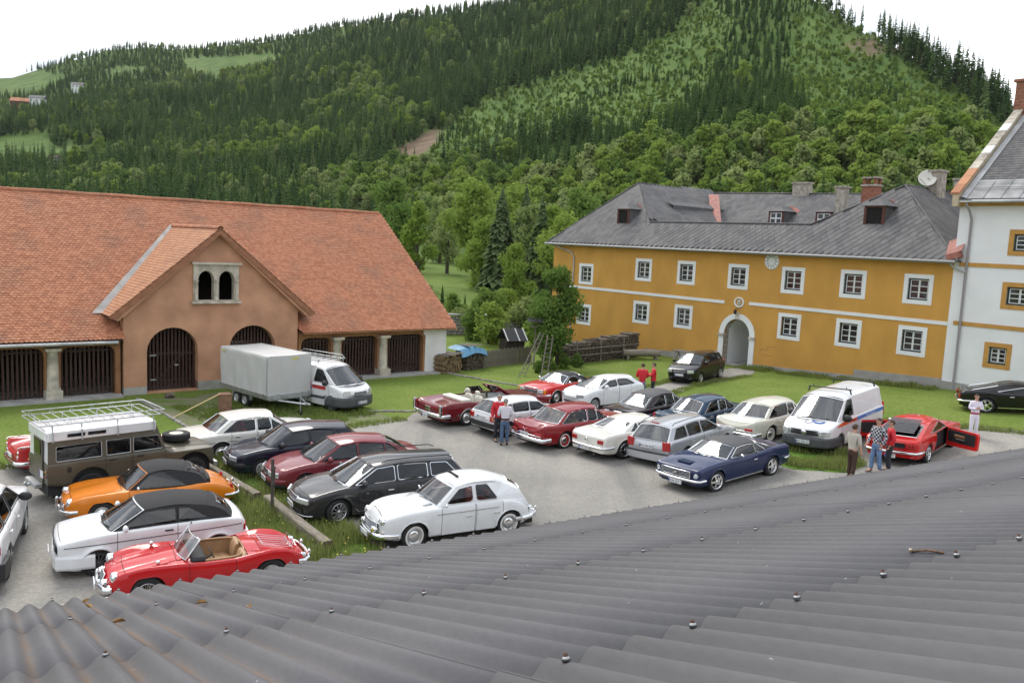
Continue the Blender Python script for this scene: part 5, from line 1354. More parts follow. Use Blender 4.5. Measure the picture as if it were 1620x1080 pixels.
# ---------------- white house on the right
wh = thing('white_house', 'tall white house with ochre bands and downpipe at the right edge', 'house', (22.18, 41.90, 0), radians(129))
wp = lambda m, nm, mt, p=None: m.build(nm, mt, p or wh)
WW = [(-2.30, 3.02, .80, .82), (-2.95, 5.96, 1.1, .86), (-3.0, 8.50, 1.1, .80), (-7.2, 3.0, .8, .82), (-7.4, 5.96, 1.1, .86), (-7.4, 8.5, 1.1, .80)]
m = MB().holed([(-14, -.6), (.18, -.6), (.18, 10.3), (-14, 10.3)], [rect(u, z, w, h) for u, z, w, h in WW], hf, -.002, .5); wp(m, 'front_wall', WHITEP)
wp(MB().prism([(-.5, -.6), (-.5, 10.3), (0, 10.3), (6.5, 15.2), (13, 10.3), (13.0, -.6)], lambda a, b, d: (d, -a - .502, b), -.25, .17), 'side_wall', WHITEP)
OCHB = mat('ochre_band', (.50, .26, .065), .9, var=.15, scale=2)
for z, h in ((7.36, .20), (4.42, .20)): wp(MB().box((-7.05, .02, z), (13.9, .05, h)), 'band', OCHB)
wp(MB().box((-6.9, .03, .72), (14.2, .12, 1.40)), 'plinth', GREYPL)
for u, z, w, h in WW: window(wh, u, z, w, h, .22, OCHB)
for u in (-2.95,):
    pass
wp(MB().box((-6.9, .12, 10.32), (14.3, .26, .15)), 'eaves_moulding', OCHB); wp(MB().box((-6.9, .24, 10.46), (14.4, .5, .12)), 'eaves_board', WHITEP)
WS = .75; ev = lambda u, off, l=0: Vector((u, -off, 10.50 + (off + .55) * WS + l))
wp(MB().add([ev(-14, -.55), ev(.05, -.55), ev(.05, 6.5), ev(-14, 6.5)], [(0, 1, 2, 3)]), 'roof', SLATE_D); wp(MB().add([ev(-14, 6.5), ev(.05, 6.5), Vector((.05, -13.2, 10.5)), Vector((-14, -13.2, 10.5))], [(0, 1, 2, 3)]), 'roof', SLATE_D)
big = MB(); hh = Vector((1, 0, 0)); up = Vector((0, -1, WS)).normalized(); n_ = Vector((0, WS, 1)).normalized()
for i in range(28):
    for k in range(30):
        c_ = ev(-6.0 + .30 * k * .68 + (.1 if i % 2 else 0), 0) ; x = -6.1 + .205 * k + (.1 if i % 2 else 0); 
        if x > -.1: continue
        c_ = ev(x, .9) + up * (.23 * i); big.add([c_ + hh * -.1 + n_ * .028, c_ + hh * .1 + n_ * .028, c_ + hh * .1 + up * .3 + n_ * .008, c_ + hh * -.1 + up * .3 + n_ * .008, c_ + hh * -.1, c_ + hh * .1], [(0, 1, 2, 3), (4, 5, 1, 0)])
o = wp(big, 'roof_slates', SLATE); o['kind'] = 'stuff'
for k in range(8):
    a = ev(-.25 - .8 * k, -.5, .03); b = ev(-.25 - .8 * k, .85, .03); c_ = ev(-1.02 - .8 * k, .85, .03); d = ev(-1.02 - .8 * k, -.5, .03); wp(MB().add([a, b, c_, d], [(0, 1, 2, 3)]), 'zinc_panel', mat('dull_zinc', (.27, .275, .28), .55, .3, var=.3, scale=1.5)); wp(MB().tube([a + Vector((.015, 0, .02)), b + Vector((.015, 0, .02))], .02, 4), 'standing_seam', LEAD)
for z in (.15, .55): wp(MB().tube([ev(-.3, z, .14), ev(-8, z, .14)], .022, 5), 'snow_rail', LEAD)
# stepped verge wall with ochre and white coping
q = [(-.6, 10.2), (-.6, 10.75), (6.5, 10.75 + 7.1 * WS + .10), (6.5, 10.2)]; wp(MB().prism(q, lambda a, b, d: (d, -a, b), .06, .34), 'verge_wall', mat('verge_plaster', (.50, .40, .28), .9, var=.2, scale=2)); 
for k in range(12):
    t0, t1 = k / 12, (k + .96) / 12; p0 = (-.62 + 7.12 * t0, 10.78 + 7.1 * WS * t0); p1 = (-.62 + 7.12 * t1, 10.78 + 7.1 * WS * t1); wp(MB().prism([p0, p1, (p1[0], p1[1] + .10), (p0[0], p0[1] + .10)], lambda a, b, d: (d, -a, b), .02, .46), 'coping_slab', T_NEW if k < 3 else (STONE, RENDER, WHITEWASH)[k % 3])
wp(MB().add([ev(.0, -.5, .12), ev(.0, 6.5, .12), ev(-.28, 6.5, .06), ev(-.28, -.5, .06)], [(0, 1, 2, 3)]), 'verge_flashing', LEAD)
c_ = wp(MB().box((.05, -6.3, 15.9), (.9, .9, 2.6)), 'chimney', BRICKR)
for k in range(14): MB().box((.05, -6.3, 14.75 + .18 * k), (.92, .92, .012)).build('mortar_course', RENDER, c_)
MB().box((.05, -6.3, 17.25), (1.1, 1.1, .14)).build('cap', BRICKR, c_)
wp(MB().tube([hf(-.30, 10.35, -.5), hf(-.42, 9.95, -.3), hf(-.46, 9.6, -.10), hf(-.46, 1.0, -.10)], .06, 8), 'downpipe', mat('pipe_grey', (.34, .31, .33), .5, .3)); wp(MB().tube([hf(-.6, 10.42, -.62), hf(-13, 10.42, -.62)], .08, 8), 'gutter', LEAD)
wp(MB().tube([hf(-.46, 6.98, -.14), hf(.05, 7.15, -.22), hf(.25, 7.42, -.50)], .055, 7), 'inlet_pipe', LEAD)
wp(MB().add([Vector((.5, .3, 7.75)), Vector((-.25, .35, 8.05)), Vector((-.25, -.5, 8.9)), Vector((.75, -.5, 8.5))], [(0, 1, 2, 3)]), 'copper_flashing', REDFL); wp(MB().box((.1, .25, 7.75), (.7, .3, .3), ry=.3), 'rain_hopper', REDFL)
# ================================================================== corrugated shed roof below the window
PIT = radians(18.79); EVD = radians(57.77)
sh = thing('shed', 'shed with grey corrugated fibre-cement roof filling the foreground', 'shed', (-3.978, 7.016, 4.014), radians(90) - EVD); sh.rotation_euler[1] = .0102
# local: x along the eave, y down-slope (outwards, horizontal), z up
def corr_mat():
    m = bpy.data.materials.new('fibre_cement'); m.use_nodes = True; t = m.node_tree; b = t.nodes['Principled BSDF']; b.inputs['Roughness'].default_value = .72; b.inputs['Specular IOR Level'].default_value = .2
    g = t.nodes.new('ShaderNodeNewGeometry')
    mp = t.nodes.new('ShaderNodeMapping'); mp.vector_type = 'POINT'; mp.inputs['Rotation'].default_value = (0, 0, EVD - radians(90)); t.links.new(g.outputs['Position'], mp.inputs[0])
    def nz(sc, d, sca):
        q = t.nodes.new('ShaderNodeMapping'); q.inputs['Scale'].default_value = sca; t.links.new(mp.outputs[0], q.inputs[0]); n = t.nodes.new('ShaderNodeTexNoise'); n.inputs['Scale'].default_value = sc; n.inputs['Detail'].default_value = d; t.links.new(q.outputs[0], n.inputs['Vector']); return n.outputs['Fac']
    def ramp(src, c0, c1, p0, p1):
        r = t.nodes.new('ShaderNodeValToRGB'); r.color_ramp.elements[0].position = p0; r.color_ramp.elements[1].position = p1; r.color_ramp.elements[0].color = (*c0, 1); r.color_ramp.elements[1].color = (*c1, 1); t.links.new(src, r.inputs[0]); return r.outputs[0]
    base = ramp(nz(1.2, 8, (1, .35, 1)), (.112, .110, .116), (.134, .131, .137), .3, .7); fine = ramp(nz(40, 4, (1, .3, 1)), (.94, .94, .94), (1.04, 1.04, 1.04), .3, .7)
    x = t.nodes.new('ShaderNodeMixRGB'); x.blend_type = 'MULTIPLY'; x.inputs[0].default_value = 1; t.links.new(base, x.inputs[1]); t.links.new(fine, x.inputs[2])
    # white lichen specks and brown run-off streaks that sit in the valleys near the left end
    sp_ = ramp(nz(26, 6, (1, .55, 1)), (0, 0, 0), (.8, .8, .8), .735, .77); y = t.nodes.new('ShaderNodeMixRGB'); y.inputs[2].default_value = (.50, .49, .46, 1); t.links.new(sp_, y.inputs[0]); t.links.new(x.outputs[0], y.inputs[1])
    at_ = t.nodes.new('ShaderNodeAttribute'); at_.attribute_name = 'gully'; oi = t.nodes.new('ShaderNodeAttribute'); oi.attribute_type = 'OBJECT'; oi.attribute_name = 'stain'
    st = ramp(nz(7, 6, (1, .25, 1)), (.15, .15, .15), (1, 1, 1), .35, .65); mm = t.nodes.new('ShaderNodeMath'); mm.operation = 'MULTIPLY'; t.links.new(at_.outputs['Fac'], mm.inputs[0]); t.links.new(oi.outputs['Fac'], mm.inputs[1]); m2 = t.nodes.new('ShaderNodeMath'); m2.operation = 'MULTIPLY'; t.links.new(mm.outputs[0], m2.inputs[0]); m2.use_clamp = True; t.links.new(st, m2.inputs[1])
    z = t.nodes.new('ShaderNodeMixRGB'); z.inputs[2].default_value = (.20, .115, .055, 1); t.links.new(m2.outputs[0], z.inputs[0]); t.links.new(y.outputs[0], z.inputs[1]); t.links.new(z.outputs[0], b.inputs['Base Color'])
    bp_ = t.nodes.new('ShaderNodeBump'); bp_.inputs['Strength'].default_value = .08; bp_.inputs['Distance'].default_value = .01; t.links.new(nz(60, 3, (1, 1, 1)), bp_.inputs['Height']); t.links.new(bp_.outputs[0], b.inputs['Normal'])
    return m
CORR = corr_mat(); WV, AMP, NW = .177, .0260, 5; ROWL, EXPO = 2.32, 2.13
vs, fs, gl = [], [], []; nseg = NW * 14
for yl in (0, 1):
    for k in range(nseg + 1):
        x = NW * WV * k / nseg; ph = 2 * pi * x / WV
        for th in (0, .0065): vs.append((x, -ROWL * yl, AMP * cos(ph) + th)); gl.append(max(0, -cos(ph + .5)) ** 3)
def vi(y, k, t_): return (y * (nseg + 1) + k) * 2 + t_
for k in range(nseg): fs += [(vi(0, k, 1), vi(0, k + 1, 1), vi(1, k + 1, 1), vi(1, k, 1)), (vi(0, k, 0), vi(1, k, 0), vi(1, k + 1, 0), vi(0, k + 1, 0)), (vi(0, k, 0), vi(0, k + 1, 0), vi(0, k + 1, 1), vi(0, k, 1)), (vi(1, k, 0), vi(1, k, 1), vi(1, k + 1, 1), vi(1, k + 1, 0))]
fs += [(vi(0, 0, 0), vi(0, 0, 1), vi(1, 0, 1), vi(1, 0, 0)), (vi(0, nseg, 0), vi(1, nseg, 0), vi(1, nseg, 1), vi(0, nseg, 1))]
cme = bpy.data.meshes.new('corrugated_sheet'); cme.from_pydata(vs, [], fs); cme.polygons.foreach_set('use_smooth', [True] * len(fs)); cme.attributes.new('gully', 'FLOAT', 'POINT').data.foreach_set('value', gl); cme.materials.append(CORR)
sc_ = MB().lathe([(.012, 0), (.013, .004), (.009, .008), (.005, .010)], n=12); scm = sc_.mesh('washer', mat('zinc_washer', (.45, .45, .46), .5, .4)); hd_ = MB().lathe([(.0075, .008), (.007, .019), (.001, .021)], n=8).mesh('screw_head', mat('rusty_screw', (.10, .045, .03), .7)); rbm = MB().lathe([(.014, -.004), (.015, .001), (.012, .002)], n=12).mesh('rubber_seal', BLACKP)
SR = random.Random(9)
for row in range(6):
    for c_ in range(-2, 20):
        s = row * EXPO
        o = link('corrugated_sheet', cme, sh, (c_ * NW * WV + SR.uniform(-.004, .004), -s * cos(PIT), s * sin(PIT) + .010 * 1 + (.002 if c_ % 2 else 0) + SR.uniform(0, .001)))
        o.rotation_euler = (-PIT + .0036, 0, 0); o['stain'] = max(0.0, .75 - abs(c_ + .2) * .36) if row < 3 else max(0.0, .25 - .02 * c_)
    for k in range(-3, 32):
        s = row * EXPO + .09; x = k * 3 * WV
        w = link('washer', scm, sh, (x, -s * cos(PIT), s * sin(PIT) + AMP + .017 + .010)); w.rotation_euler = (-PIT, 0, 0); link('screw_head', hd_, w); link('rubber_seal', rbm, w)
WB = mat('shed_boards', (.16, .11, .07), .85, var=.3, scale=4, aniso=(8, 8, .6))
MB().box((7.8, -.45, -2.0), (19.0, .08, 3.9)).build('shed_wall', WB, sh)
for x in (-1.4, 17.0): MB().add([(x, -.45, -3.9), (x, -10.5, -3.9), (x, -10.5, 10.5 * math.tan(PIT) - .12), (x, -.45, .45 * math.tan(PIT) - .12)], [(0, 1, 2, 3)]).build('shed_wall', WB, sh)
MB().tube([(-1.6, .06, -.10), (17.2, .06, -.10)], .07, 8).build('gutter', LEAD, sh)
def roof_at(x, s, l=0.0): return Vector((x, -s * cos(PIT), s * sin(PIT) + l))
shM = Matrix.Translation((-3.978, 7.016, 4.014)) @ Matrix.Rotation(radians(90) - EVD, 4, 'Z') @ Matrix.Rotation(.0102, 4, 'Y')
WHITE_P = paint('white', (0.76, 0.77, 0.78)); CREAM_P = paint('cream_white', (0.74, 0.72, 0.66)); BEIGE_P = paint('ivory', (0.62, 0.60, 0.51))
RED_P = paint('signal_red', (0.50, 0.008, 0.012)); BRED_P = paint('bright_red', (0.54, 0.014, 0.012)); ORANGE_P = paint('orange', (0.72, 0.21, 0.010))
OLIVE_P = mat('paint_olive', (0.092, 0.080, 0.055), 0.45, var=.12, scale=2.5, coat=.25); MAROON_P = paint('maroon', (0.20, 0.030, 0.040))
DRED_P = paint('dark_red', (0.16, 0.010, 0.016)); WINE_P = paint('wine', (0.25, 0.012, 0.018)); NAVY_P = paint('navy', (0.008, 0.010, 0.026)); GREY_P = paint('anthracite', (0.030, 0.030, 0.033))
BLUE_P = paint('blue', (0.007, 0.017, 0.072)); PETROL_P = paint('petrol', (0.008, 0.036, 0.078)); SILVER_P = mat('paint_silver', (0.50, 0.51, 0.53), .35, .45, coat=1.0)
BLACK_P = paint('black', (0.008, 0.008, 0.009)); BROWN_P = paint('black_brown', (0.022, 0.010, 0.012)); RED2_P = paint('red_classic', (0.42, 0.014, 0.018))
TAN = mat('tan_leather', (0.42, 0.25, 0.13), .55, var=.12, scale=8); REDTRIM = mat('red_trim', (0.30, 0.035, 0.03), .6); CREAMTRIM = mat('cream_trim', (0.70, 0.67, 0.58), .6)
def PL(L, f=.82, r=.84): return [(0, f), (.06, f + .08), (.35, .975), (1.0, 1.0), (L - 1.0, 1.0), (L - .35, .975), (L - .06, r + .08), (L, r)]
CARS = {}
def car(key, **sp): CARS[key] = make_car(sp); return CARS[key]

# --- red open roadster, nearest
car('roadster', name='roadster', label='red open two-seat roadster with tan seats and wire wheels, nearest car to the roof', paint=RED_P, L=3.96, W=1.48, wb=2.39, fo=.74, r=.315, tw=.15, pos=(-6.86, 15.39), head=209.8, at=('f', 1), trk=.70,
    deck=[(0, .52), (.05, .60), (.2, .68), (.7, .77), (1.4, .85), (2.5, .83), (2.9, .80), (3.5, .68), (3.85, .54), (3.96, .46)],
    crest=[(0, .58), (.1, .68), (.35, .77), (.75, .82), (1.3, .80), (1.9, .745), (2.45, .74), (2.75, .79), (3.1, .83), (3.45, .79), (3.8, .64), (3.96, .52)], valley=[(0, .0), (.3, .07), (1.2, .03), (1.5, 0), (2.5, 0), (2.9, .03), (3.5, .05), (3.96, 0)],
    plan=[(0, .80), (.08, .88), (.4, .97), (1.0, 1), (2.2, .975), (3.0, 1), (3.6, .93), (3.9, .80), (3.96, .74)], bot=[(0, .34), (.4, .22), (3.3, .22), (3.96, .36)], tuck=.93, rs=.16, ra=.36, wheel='wire', rimc=CHROME, bowf=.16, bowr=.14, doors=[(1.52, 2.42)], hood=(.35, 1.3), boot=(2.95, 3.7), handles=False,
    cockpit=(1.56, 2.66), gh=dict(open=True, s0=1.46, s1=1.74, zt=1.20, yb=.80, yt=.74, fr=.016, wbow=.12), trim=TAN, tub=TAN, seat_s=2.26, headrest=False, seat_back=.42, rear_seat=False, seat_z=.26, wheelmat=BLACKP, seamf=.66,
    bumpers=[(True, .43, .13, .04, .80, CHROME, .10, .12), (False, .46, .12, .04, .84, CHROME, .07, .12)], overriders=[(True, .28, .47, .20), (False, .32, .5, .2)],
    lamps=[(True, 'round', .53, .66, .092, 0, LENS), (True, 'round', .34, .50, .065, 0, LENS, 'spot_lamp', .06), (True, 'round', .545, .48, .036, 0, LENS, 'side_lamp', .01), (False, 'round', .52, .56, .05, 0, REDL)],
    grilles=[(True, -.21, .21, .40, .64, 12, 'v', CHROME, CHROME, .05)], plates=[(True, .0, .40, '', .42, .11, .15)])
c = CARS['roadster']
m = MB(); ring = []
for k in range(25):
    a = 2 * pi * k / 24; sx = 2.11 + .55 * (abs(cos(a)) ** .55) * (1 if cos(a) > 0 else -1); yv = .60 * (abs(sin(a)) ** .6) * (1 if sin(a) > 0 else -1)
    ring.append((c['X'](sx), yv, c['ztop'](sx, .86) + .012))
m.tube(ring[:-1], .022, 6, closed=True).build('cockpit_rim', TAN, c['car'])
rk = MB()
for k in range(6):
    y = -.34 + .136 * k; rk.tube([(c['X'](3.02), y, c['deck'](3.02) + .05), (c['X'](3.65), y, c['deck'](3.65) + .07)], .009, 5)
for s in (3.02, 3.65): rk.tube([(c['X'](s), -.37, c['deck'](s) + .06), (c['X'](s), .37, c['deck'](s) + .06)], .011, 5)
rk.tube([(c['X'](3.65), -.3, c['deck'](3.65) + .07), (c['X'](3.68), -.3, c['deck'](3.65) + .19), (c['X'](3.68), .3, c['deck'](3.65) + .19), (c['X'](3.65), .3, c['deck'](3.65) + .07)], .011, 5)
rk.build('luggage_rack', CHROME, c['car'])
for y in (.30, -.30): MB().ball((c['X'](.95), y * 1.9, c['ztop'](.95, .8) + .05), (.045, .04, .05), 8, 6).build('wing_mirror', CHROME, c['car'])

# --- white cabriolet with closed black hood
car('white_cab', name='cabriolet', label='white boxy cabriolet with closed black fabric roof and black wheels', paint=WHITE_P, L=3.82, W=1.66, wb=2.40, fo=.79, r=.30, tw=.20, pos=(-8.48, 16.74), head=210.5, at=('f', 1),
    deck=[(0, .76), (.03, .80), (.12, .835), (1.05, .95), (2.8, .985), (3.45, .965), (3.72, .94), (3.82, .86)], plan=[(0, .88), (.05, .93), (.4, .97), (1, 1), (2.9, 1), (3.5, .97), (3.76, .94), (3.82, .90)], bot=[(0, .26), (.4, .18), (3.4, .18), (3.82, .26)], tuck=.97, rs=.05, ra=.345, flare=.035, wheel='alloy_dark', rimc=GREYP, bowf=.05, bowr=.04, rake=.06, doors=[(1.15, 2.35)], hood=(.08, .98), handle_mat=BLACKP,
    gh=dict(s0=1.02, s1=1.70, s2=2.98, s3=3.52, roof=[(1.70, 1.38), (2.3, 1.42), (2.98, 1.34)], yr=.72, fb=.90, mat=FABRIC, side_mat=FABRIC, wframe=WHITE_P, trimmat=BLACKP, pill=[(2.36, .05)], cp=.36, ap=.09, rcurve=.06, gmat=GLASS_D, rin=(.30, .28), riv=.30), trim=INTERIOR,
    bumpers=[(True, .38, .30, .06, .965, WHITE_P, .03, .40, 1), (False, .45, .17, .07, .97, WHITE_P, .04, .33, 1)], lamps=[(True, 'round', .52, .66, .085, 0, LENS, 'headlight', .01), (False, 'rect', .62, .68, .30, .15, REDL)],
    grilles=[(True, -.68, .68, .59, .75, 4, 'h', BLACKP, BLACKP)], plates=[(True, 0, .45, '', .50, .11, .13)], mirror=(1.30, WHITE_P, .11), strips=[(.12, 3.75, .70, .78, .012, BLACKP)], lamprim=BLACKP, archtrim=WHITE_P, archr=.03)
# --- orange cabriolet
car('orange_cab', name='cabriolet', label='orange rounded cabriolet with black fabric roof and chrome bumpers', paint=ORANGE_P, L=4.14, W=1.64, wb=2.40, fo=.84, r=.31, tw=.16, pos=(-9.86, 19.65), head=212, at=('f', 1),
    deck=[(0, .50), (.05, .60), (.2, .69), (.8, .79), (1.42, .87), (3.0, .86), (3.5, .78), (3.95, .62), (4.14, .48)], crest=[(0, .60), (.08, .68), (.3, .75), (.8, .80), (1.5, .82), (2.3, .79), (2.7, .79), (3.2, .82), (3.6, .77), (3.95, .64), (4.14, .52)], valley=[(0, 0), (.2, .05), (.9, .03), (1.4, 0), (3.0, 0), (3.4, .03), (4.14, 0)],
    plan=[(0, .78), (.06, .86), (.4, .96), (1, 1), (3.1, 1), (3.7, .95), (4.05, .84), (4.14, .76)], tuck=.92, rs=.16, ra=.345, wheel='cap', rimc=STEEL, bowf=.16, bowr=.14, doors=[(1.45, 2.55)], hood=(.2, 1.3), boot=(3.35, 3.95),
    gh=dict(s0=1.42, s1=1.92, s2=2.75, s3=3.32, roof=[(1.92, 1.27), (2.3, 1.32), (2.75, 1.25)], yr=.68, fb=.90, mat=FABRIC, side_mat=FABRIC, wframe=ORANGE_P, pill=[], cp=.44, ap=.10, rcurve=.09, rc=.08, gmat=GLASS_D, trimmat=BLACKP, rin=(.35, .25), riv=.32),
    bumpers=[(True, .42, .10, .035, .88, CHROME, .09, .2), (True, .52, .035, .018, .55, CHROME, .10, 0), (False, .42, .10, .035, .88, CHROME, .09, .2)], overriders=[(True, .36, .48, .18), (False, .36, .48, .18)],
    lamps=[(True, 'round', .58, .63, .088, 0, LENS, 'headlight', -.02), (True, 'round', .40, .50, .032, 0, LENS, 'side_lamp', .01), (False, 'rect', .60, .62, .10, .13, REDL)], grilles=[(True, .22, .48, .50, .57, 3, 'h', CHROME, CHROME), (True, -.48, -.22, .50, .57, 3, 'h', CHROME, CHROME)], mirror=(1.65, CHROME, .07))
# --- olive off-roader
car('offroader', name='off_roader', label='olive brown boxy off-roader with white roof, roof rack and spare wheel on bonnet', paint=OLIVE_P, L=4.44, W=1.68, wb=2.77, fo=.62, r=.40, tw=.20, pos=(-11.05, 21.45), head=44.5, at=('r', -1), trk=.80,
    deck=[(0, 1.06), (.03, 1.10), (1.28, 1.19), (1.40, 1.20), (4.44, 1.20)], crest=[(0, .98), (.04, 1.04), (1.25, 1.07), (1.38, 1.18), (4.44, 1.18)], plan=[(0, .93), (.06, .98), (.2, 1), (4.44, 1)], bot=[(0, .62), (.4, .55), (1.2, .50), (4.0, .55), (4.44, .62)], tuck=.985, rs=.035, ra=.52, rar=.50, za=.06, flare=0.0, wheel='rover', rimc=CREAMTRIM, bowf=0, bowr=0, doors=[(1.42, 2.30), (2.34, 3.02)], hood=(.04, 1.30), seamf=.64, handles=True, handle_mat=BLACKP,
    gh=dict(s0=1.40, s1=1.66, s2=4.40, s3=4.42, roof=[(1.66, 2.02), (3, 2.04), (4.40, 2.02)], yr=.90, fb=.955, drop=.05, crown=.03, pill=[(2.32, .08), (3.04, .13)], ap=.06, cp=.20, wt=.34, wbm=.05, rc=.03, mat=WHITE_P, side_mat=OLIVE_P, wframe=OLIVE_P, trimmat=STEEL, tr=.008, wbow=.0, rbow=.0, riv=.55, rin=(.12, .42), rp=8), trim=INTERIOR, seat_z=.75, headrest=False, seat_s=2.35,
    bumpers=[(True, .52, .14, .05, .98, GALV, .10, 0, 1)], lamps=[(True, 'round', .62, .82, .095, 0, LENS, 'headlight', 0), (False, 'round', .76, .86, .04, 0, REDL), (False, 'round', .76, .98, .04, 0, AMBER, 'indicator')], grilles=[(True, -.45, .45, .68, .98, 6, 'h', STEEL, None)], plates=[(False, -.42, .86, '', .28, .2, .03)], strips=[(.05, 4.42, 1.02, 1.02, .035, OLIVE_P)], lamprim=OLIVE_P)
c = CARS['offroader']; X = c['X']
for sd in (1, -1): MB().bbox((X(3.04), sd * .785, 1.885), (2.74, .05, .25), .03, rx=sd * -.10).build('roof_side', WHITE_P, c['car'])
MB().bbox((X(4.43), 0, 1.89), (.05, 1.50, .24), .03).build('roof_end', WHITE_P, c['car'])
for s0_, s1_ in ((3.0, 3.45), (3.52, 3.95)):
    MB().bbox((X((s0_ + s1_) / 2) , -.828, 1.885), (s1_ - s0_, .02, .09), .008, rx=.10).build('skylight', GLASS_D, c['car'])
sw = wheel_meshes(.39, .20, 'rover', False, CREAMTRIM)
w = link('spare_wheel', sw[0], c['car'], (X(.78), 0, 1.30)); w.rotation_euler = (pi / 2, 0, 0)
link('rim', sw[1], w)
rk = MB(); ry, r0, r1, rz = .80, 1.55, 4.60, 2.19
for dz in (0, .12):
    rk.tube([(X(r0 - (.12 if dz else 0)), -ry, rz + dz), (X(r1), -ry, rz + dz), (X(r1), ry, rz + dz), (X(r0 - (.12 if dz else 0)), ry, rz + dz)], .016, 6, closed=True)
rk.build('rack_rail', GALV, c['car'])
for k in range(14): MB().tube([(X(r0 + (r1 - r0) * k / 13), -ry, rz), (X(r0 + (r1 - r0) * k / 13), ry, rz)], .012, 5).build('rack_slat', GALV, c['car'])
for s in (1.75, 2.7, 3.6, 4.3):
    for sd in (1, -1):
        MB().tube([(X(s), sd * ry, rz), (X(s), sd * .85, 1.9), (X(s), sd * .86, 1.74)], .018, 5).build('rack_post', GALV, c['car'])
for k in range(6):
    for sd in (1, -1): s = 1.8 + k * .52; MB().tube([(X(s - .06), sd * ry, rz), (X(s), sd * ry, rz + .12), (X(s + .06), sd * ry, rz)], .008, 4).build('rack_brace', GALV, c['car'])
MB().bbox((X(4.46), -.15, 1.18), (.035, .70, 1.2), .02).build('rear_door', OLIVE_P, c['car'])
MB().bbox((X(4.49), -.15, 1.55), (.012, .56, .36), .01).build('rear_window', GLASS_D, c['car'])
tb = MB().bbox((X(4.55), 0, .55), (.2, .9, .12), .02); tb.tube([(X(4.5), 0, .55), (X(4.75), 0, .50)], .04, 6); tb.ball((X(4.75), 0, .55), .05, 8, 6); tb.build('tow_bracket', GALV, c['car'])
MB().bbox((X(3.92), -.845, .98), (.10, .02, .14), .008).build('fuel_flap', BLACKP, c['car'])
# --- red classic behind it
car('red_fins', name='coupe_car', label='red classic coupe with chrome-edged tail fins half hidden behind the olive off-roader', paint=RED2_P, L=4.25, W=1.66, wb=2.45, fo=.82, r=.31, pos=(-13.95, 23.1), head=43, at=(4.2, -1),
    deck=[(0, .62), (.1, .72), (1.3, .88), (3.0, .88), (3.5, .84), (4.15, .72), (4.25, .62)], crest=[(0, .68), (.15, .76), (1.5, .86), (3.0, .87), (3.7, .90), (4.15, .91), (4.25, .84)], valley=[(0, 0), (.3, .03), (1.4, 0), (3.0, 0), (3.5, .05), (4.25, .03)], plan=PL(4.25), rs=.12, wheel='cap', doors=[(1.5, 2.6)], boot=(3.4, 4.15),
    gh=dict(s0=1.4, s1=1.95, s2=2.85, s3=3.35, roof=[(1.95, 1.30), (2.4, 1.34), (2.85, 1.28)], yr=.72, pill=[(2.5, .05)], cp=.2), bumpers=[(True, .42, .12, .04, .92, CHROME, .06), (False, .42, .13, .045, .94, CHROME, .07, .35)], lamps=[(True, 'round', .58, .66, .09, 0, LENS), (False, 'round', .66, .74, .04, 0, REDL), (False, 'round', .62, .60, .045, 0, REDL)], plates=[(False, 0, .58, '', .46, .12, .03)], strips=[(2.9, 4.22, .885, .905, .02, CHROME)])
c = CARS['red_fins']
for sd in (1, -1):
    MB().tube([(c['X'](s), sd * c['plan'](s) * .93, c['crest'](s) + .006) for s in (2.9, 3.3, 3.7, 4.0, 4.15, 4.22)], .014, 5).build('fin_trim', CHROME, c['car'])
# --- white suv
car('white_suv', name='suv', label='white modern SUV cut by the picture edge, rear light and rear tyre visible', paint=WHITE_P, L=4.70, W=1.88, wb=2.79, fo=.92, r=.36, tw=.23, pos=(-10.22, 16.45), head=114, at=('r', -1),
    deck=[(0, .88), (.1, .98), (1.35, 1.10), (4.2, 1.14), (4.55, 1.12), (4.66, 1.0), (4.70, .85)], plan=PL(4.70, .80, .90), bot=[(0, .30), (.5, .26), (4.1, .26), (4.70, .36)], rs=.12, tuck=.95, wheel='alloy', doors=[(1.55, 2.65), (2.70, 3.65)], handle_mat=WHITE_P,
    gh=dict(s0=1.28, s1=2.05, s2=4.25, s3=4.56, roof=[(2.05, 1.62), (2.8, 1.68), (4.25, 1.60)], yr=.70, fb=.90, pill=[(2.68, .07), (3.62, .08)], ap=.10, cp=.22, trimmat=BLACKP, gmat=GLASS_D, rmat=GLASS_D, riv=.12),
    bumpers=[(False, .48, .34, .06, .98, BLACKP, .01, .5, 1)], lamps=[(False, 'rect', .66, .92, .50, .17, REDL, 'tail_light', .0), (True, 'rect', .62, .78, .42, .14, LENS)], mirror=(1.75, BLACKP, .15), strips=[(.9, 4.6, .36, .40, .10, BLACKP)])
c = CARS['white_suv']; MB().bbox((c['X'](4.70) - .03, -.55, .60), (.03, .55, .045), .01).build('reflector', REDL, c['car'])
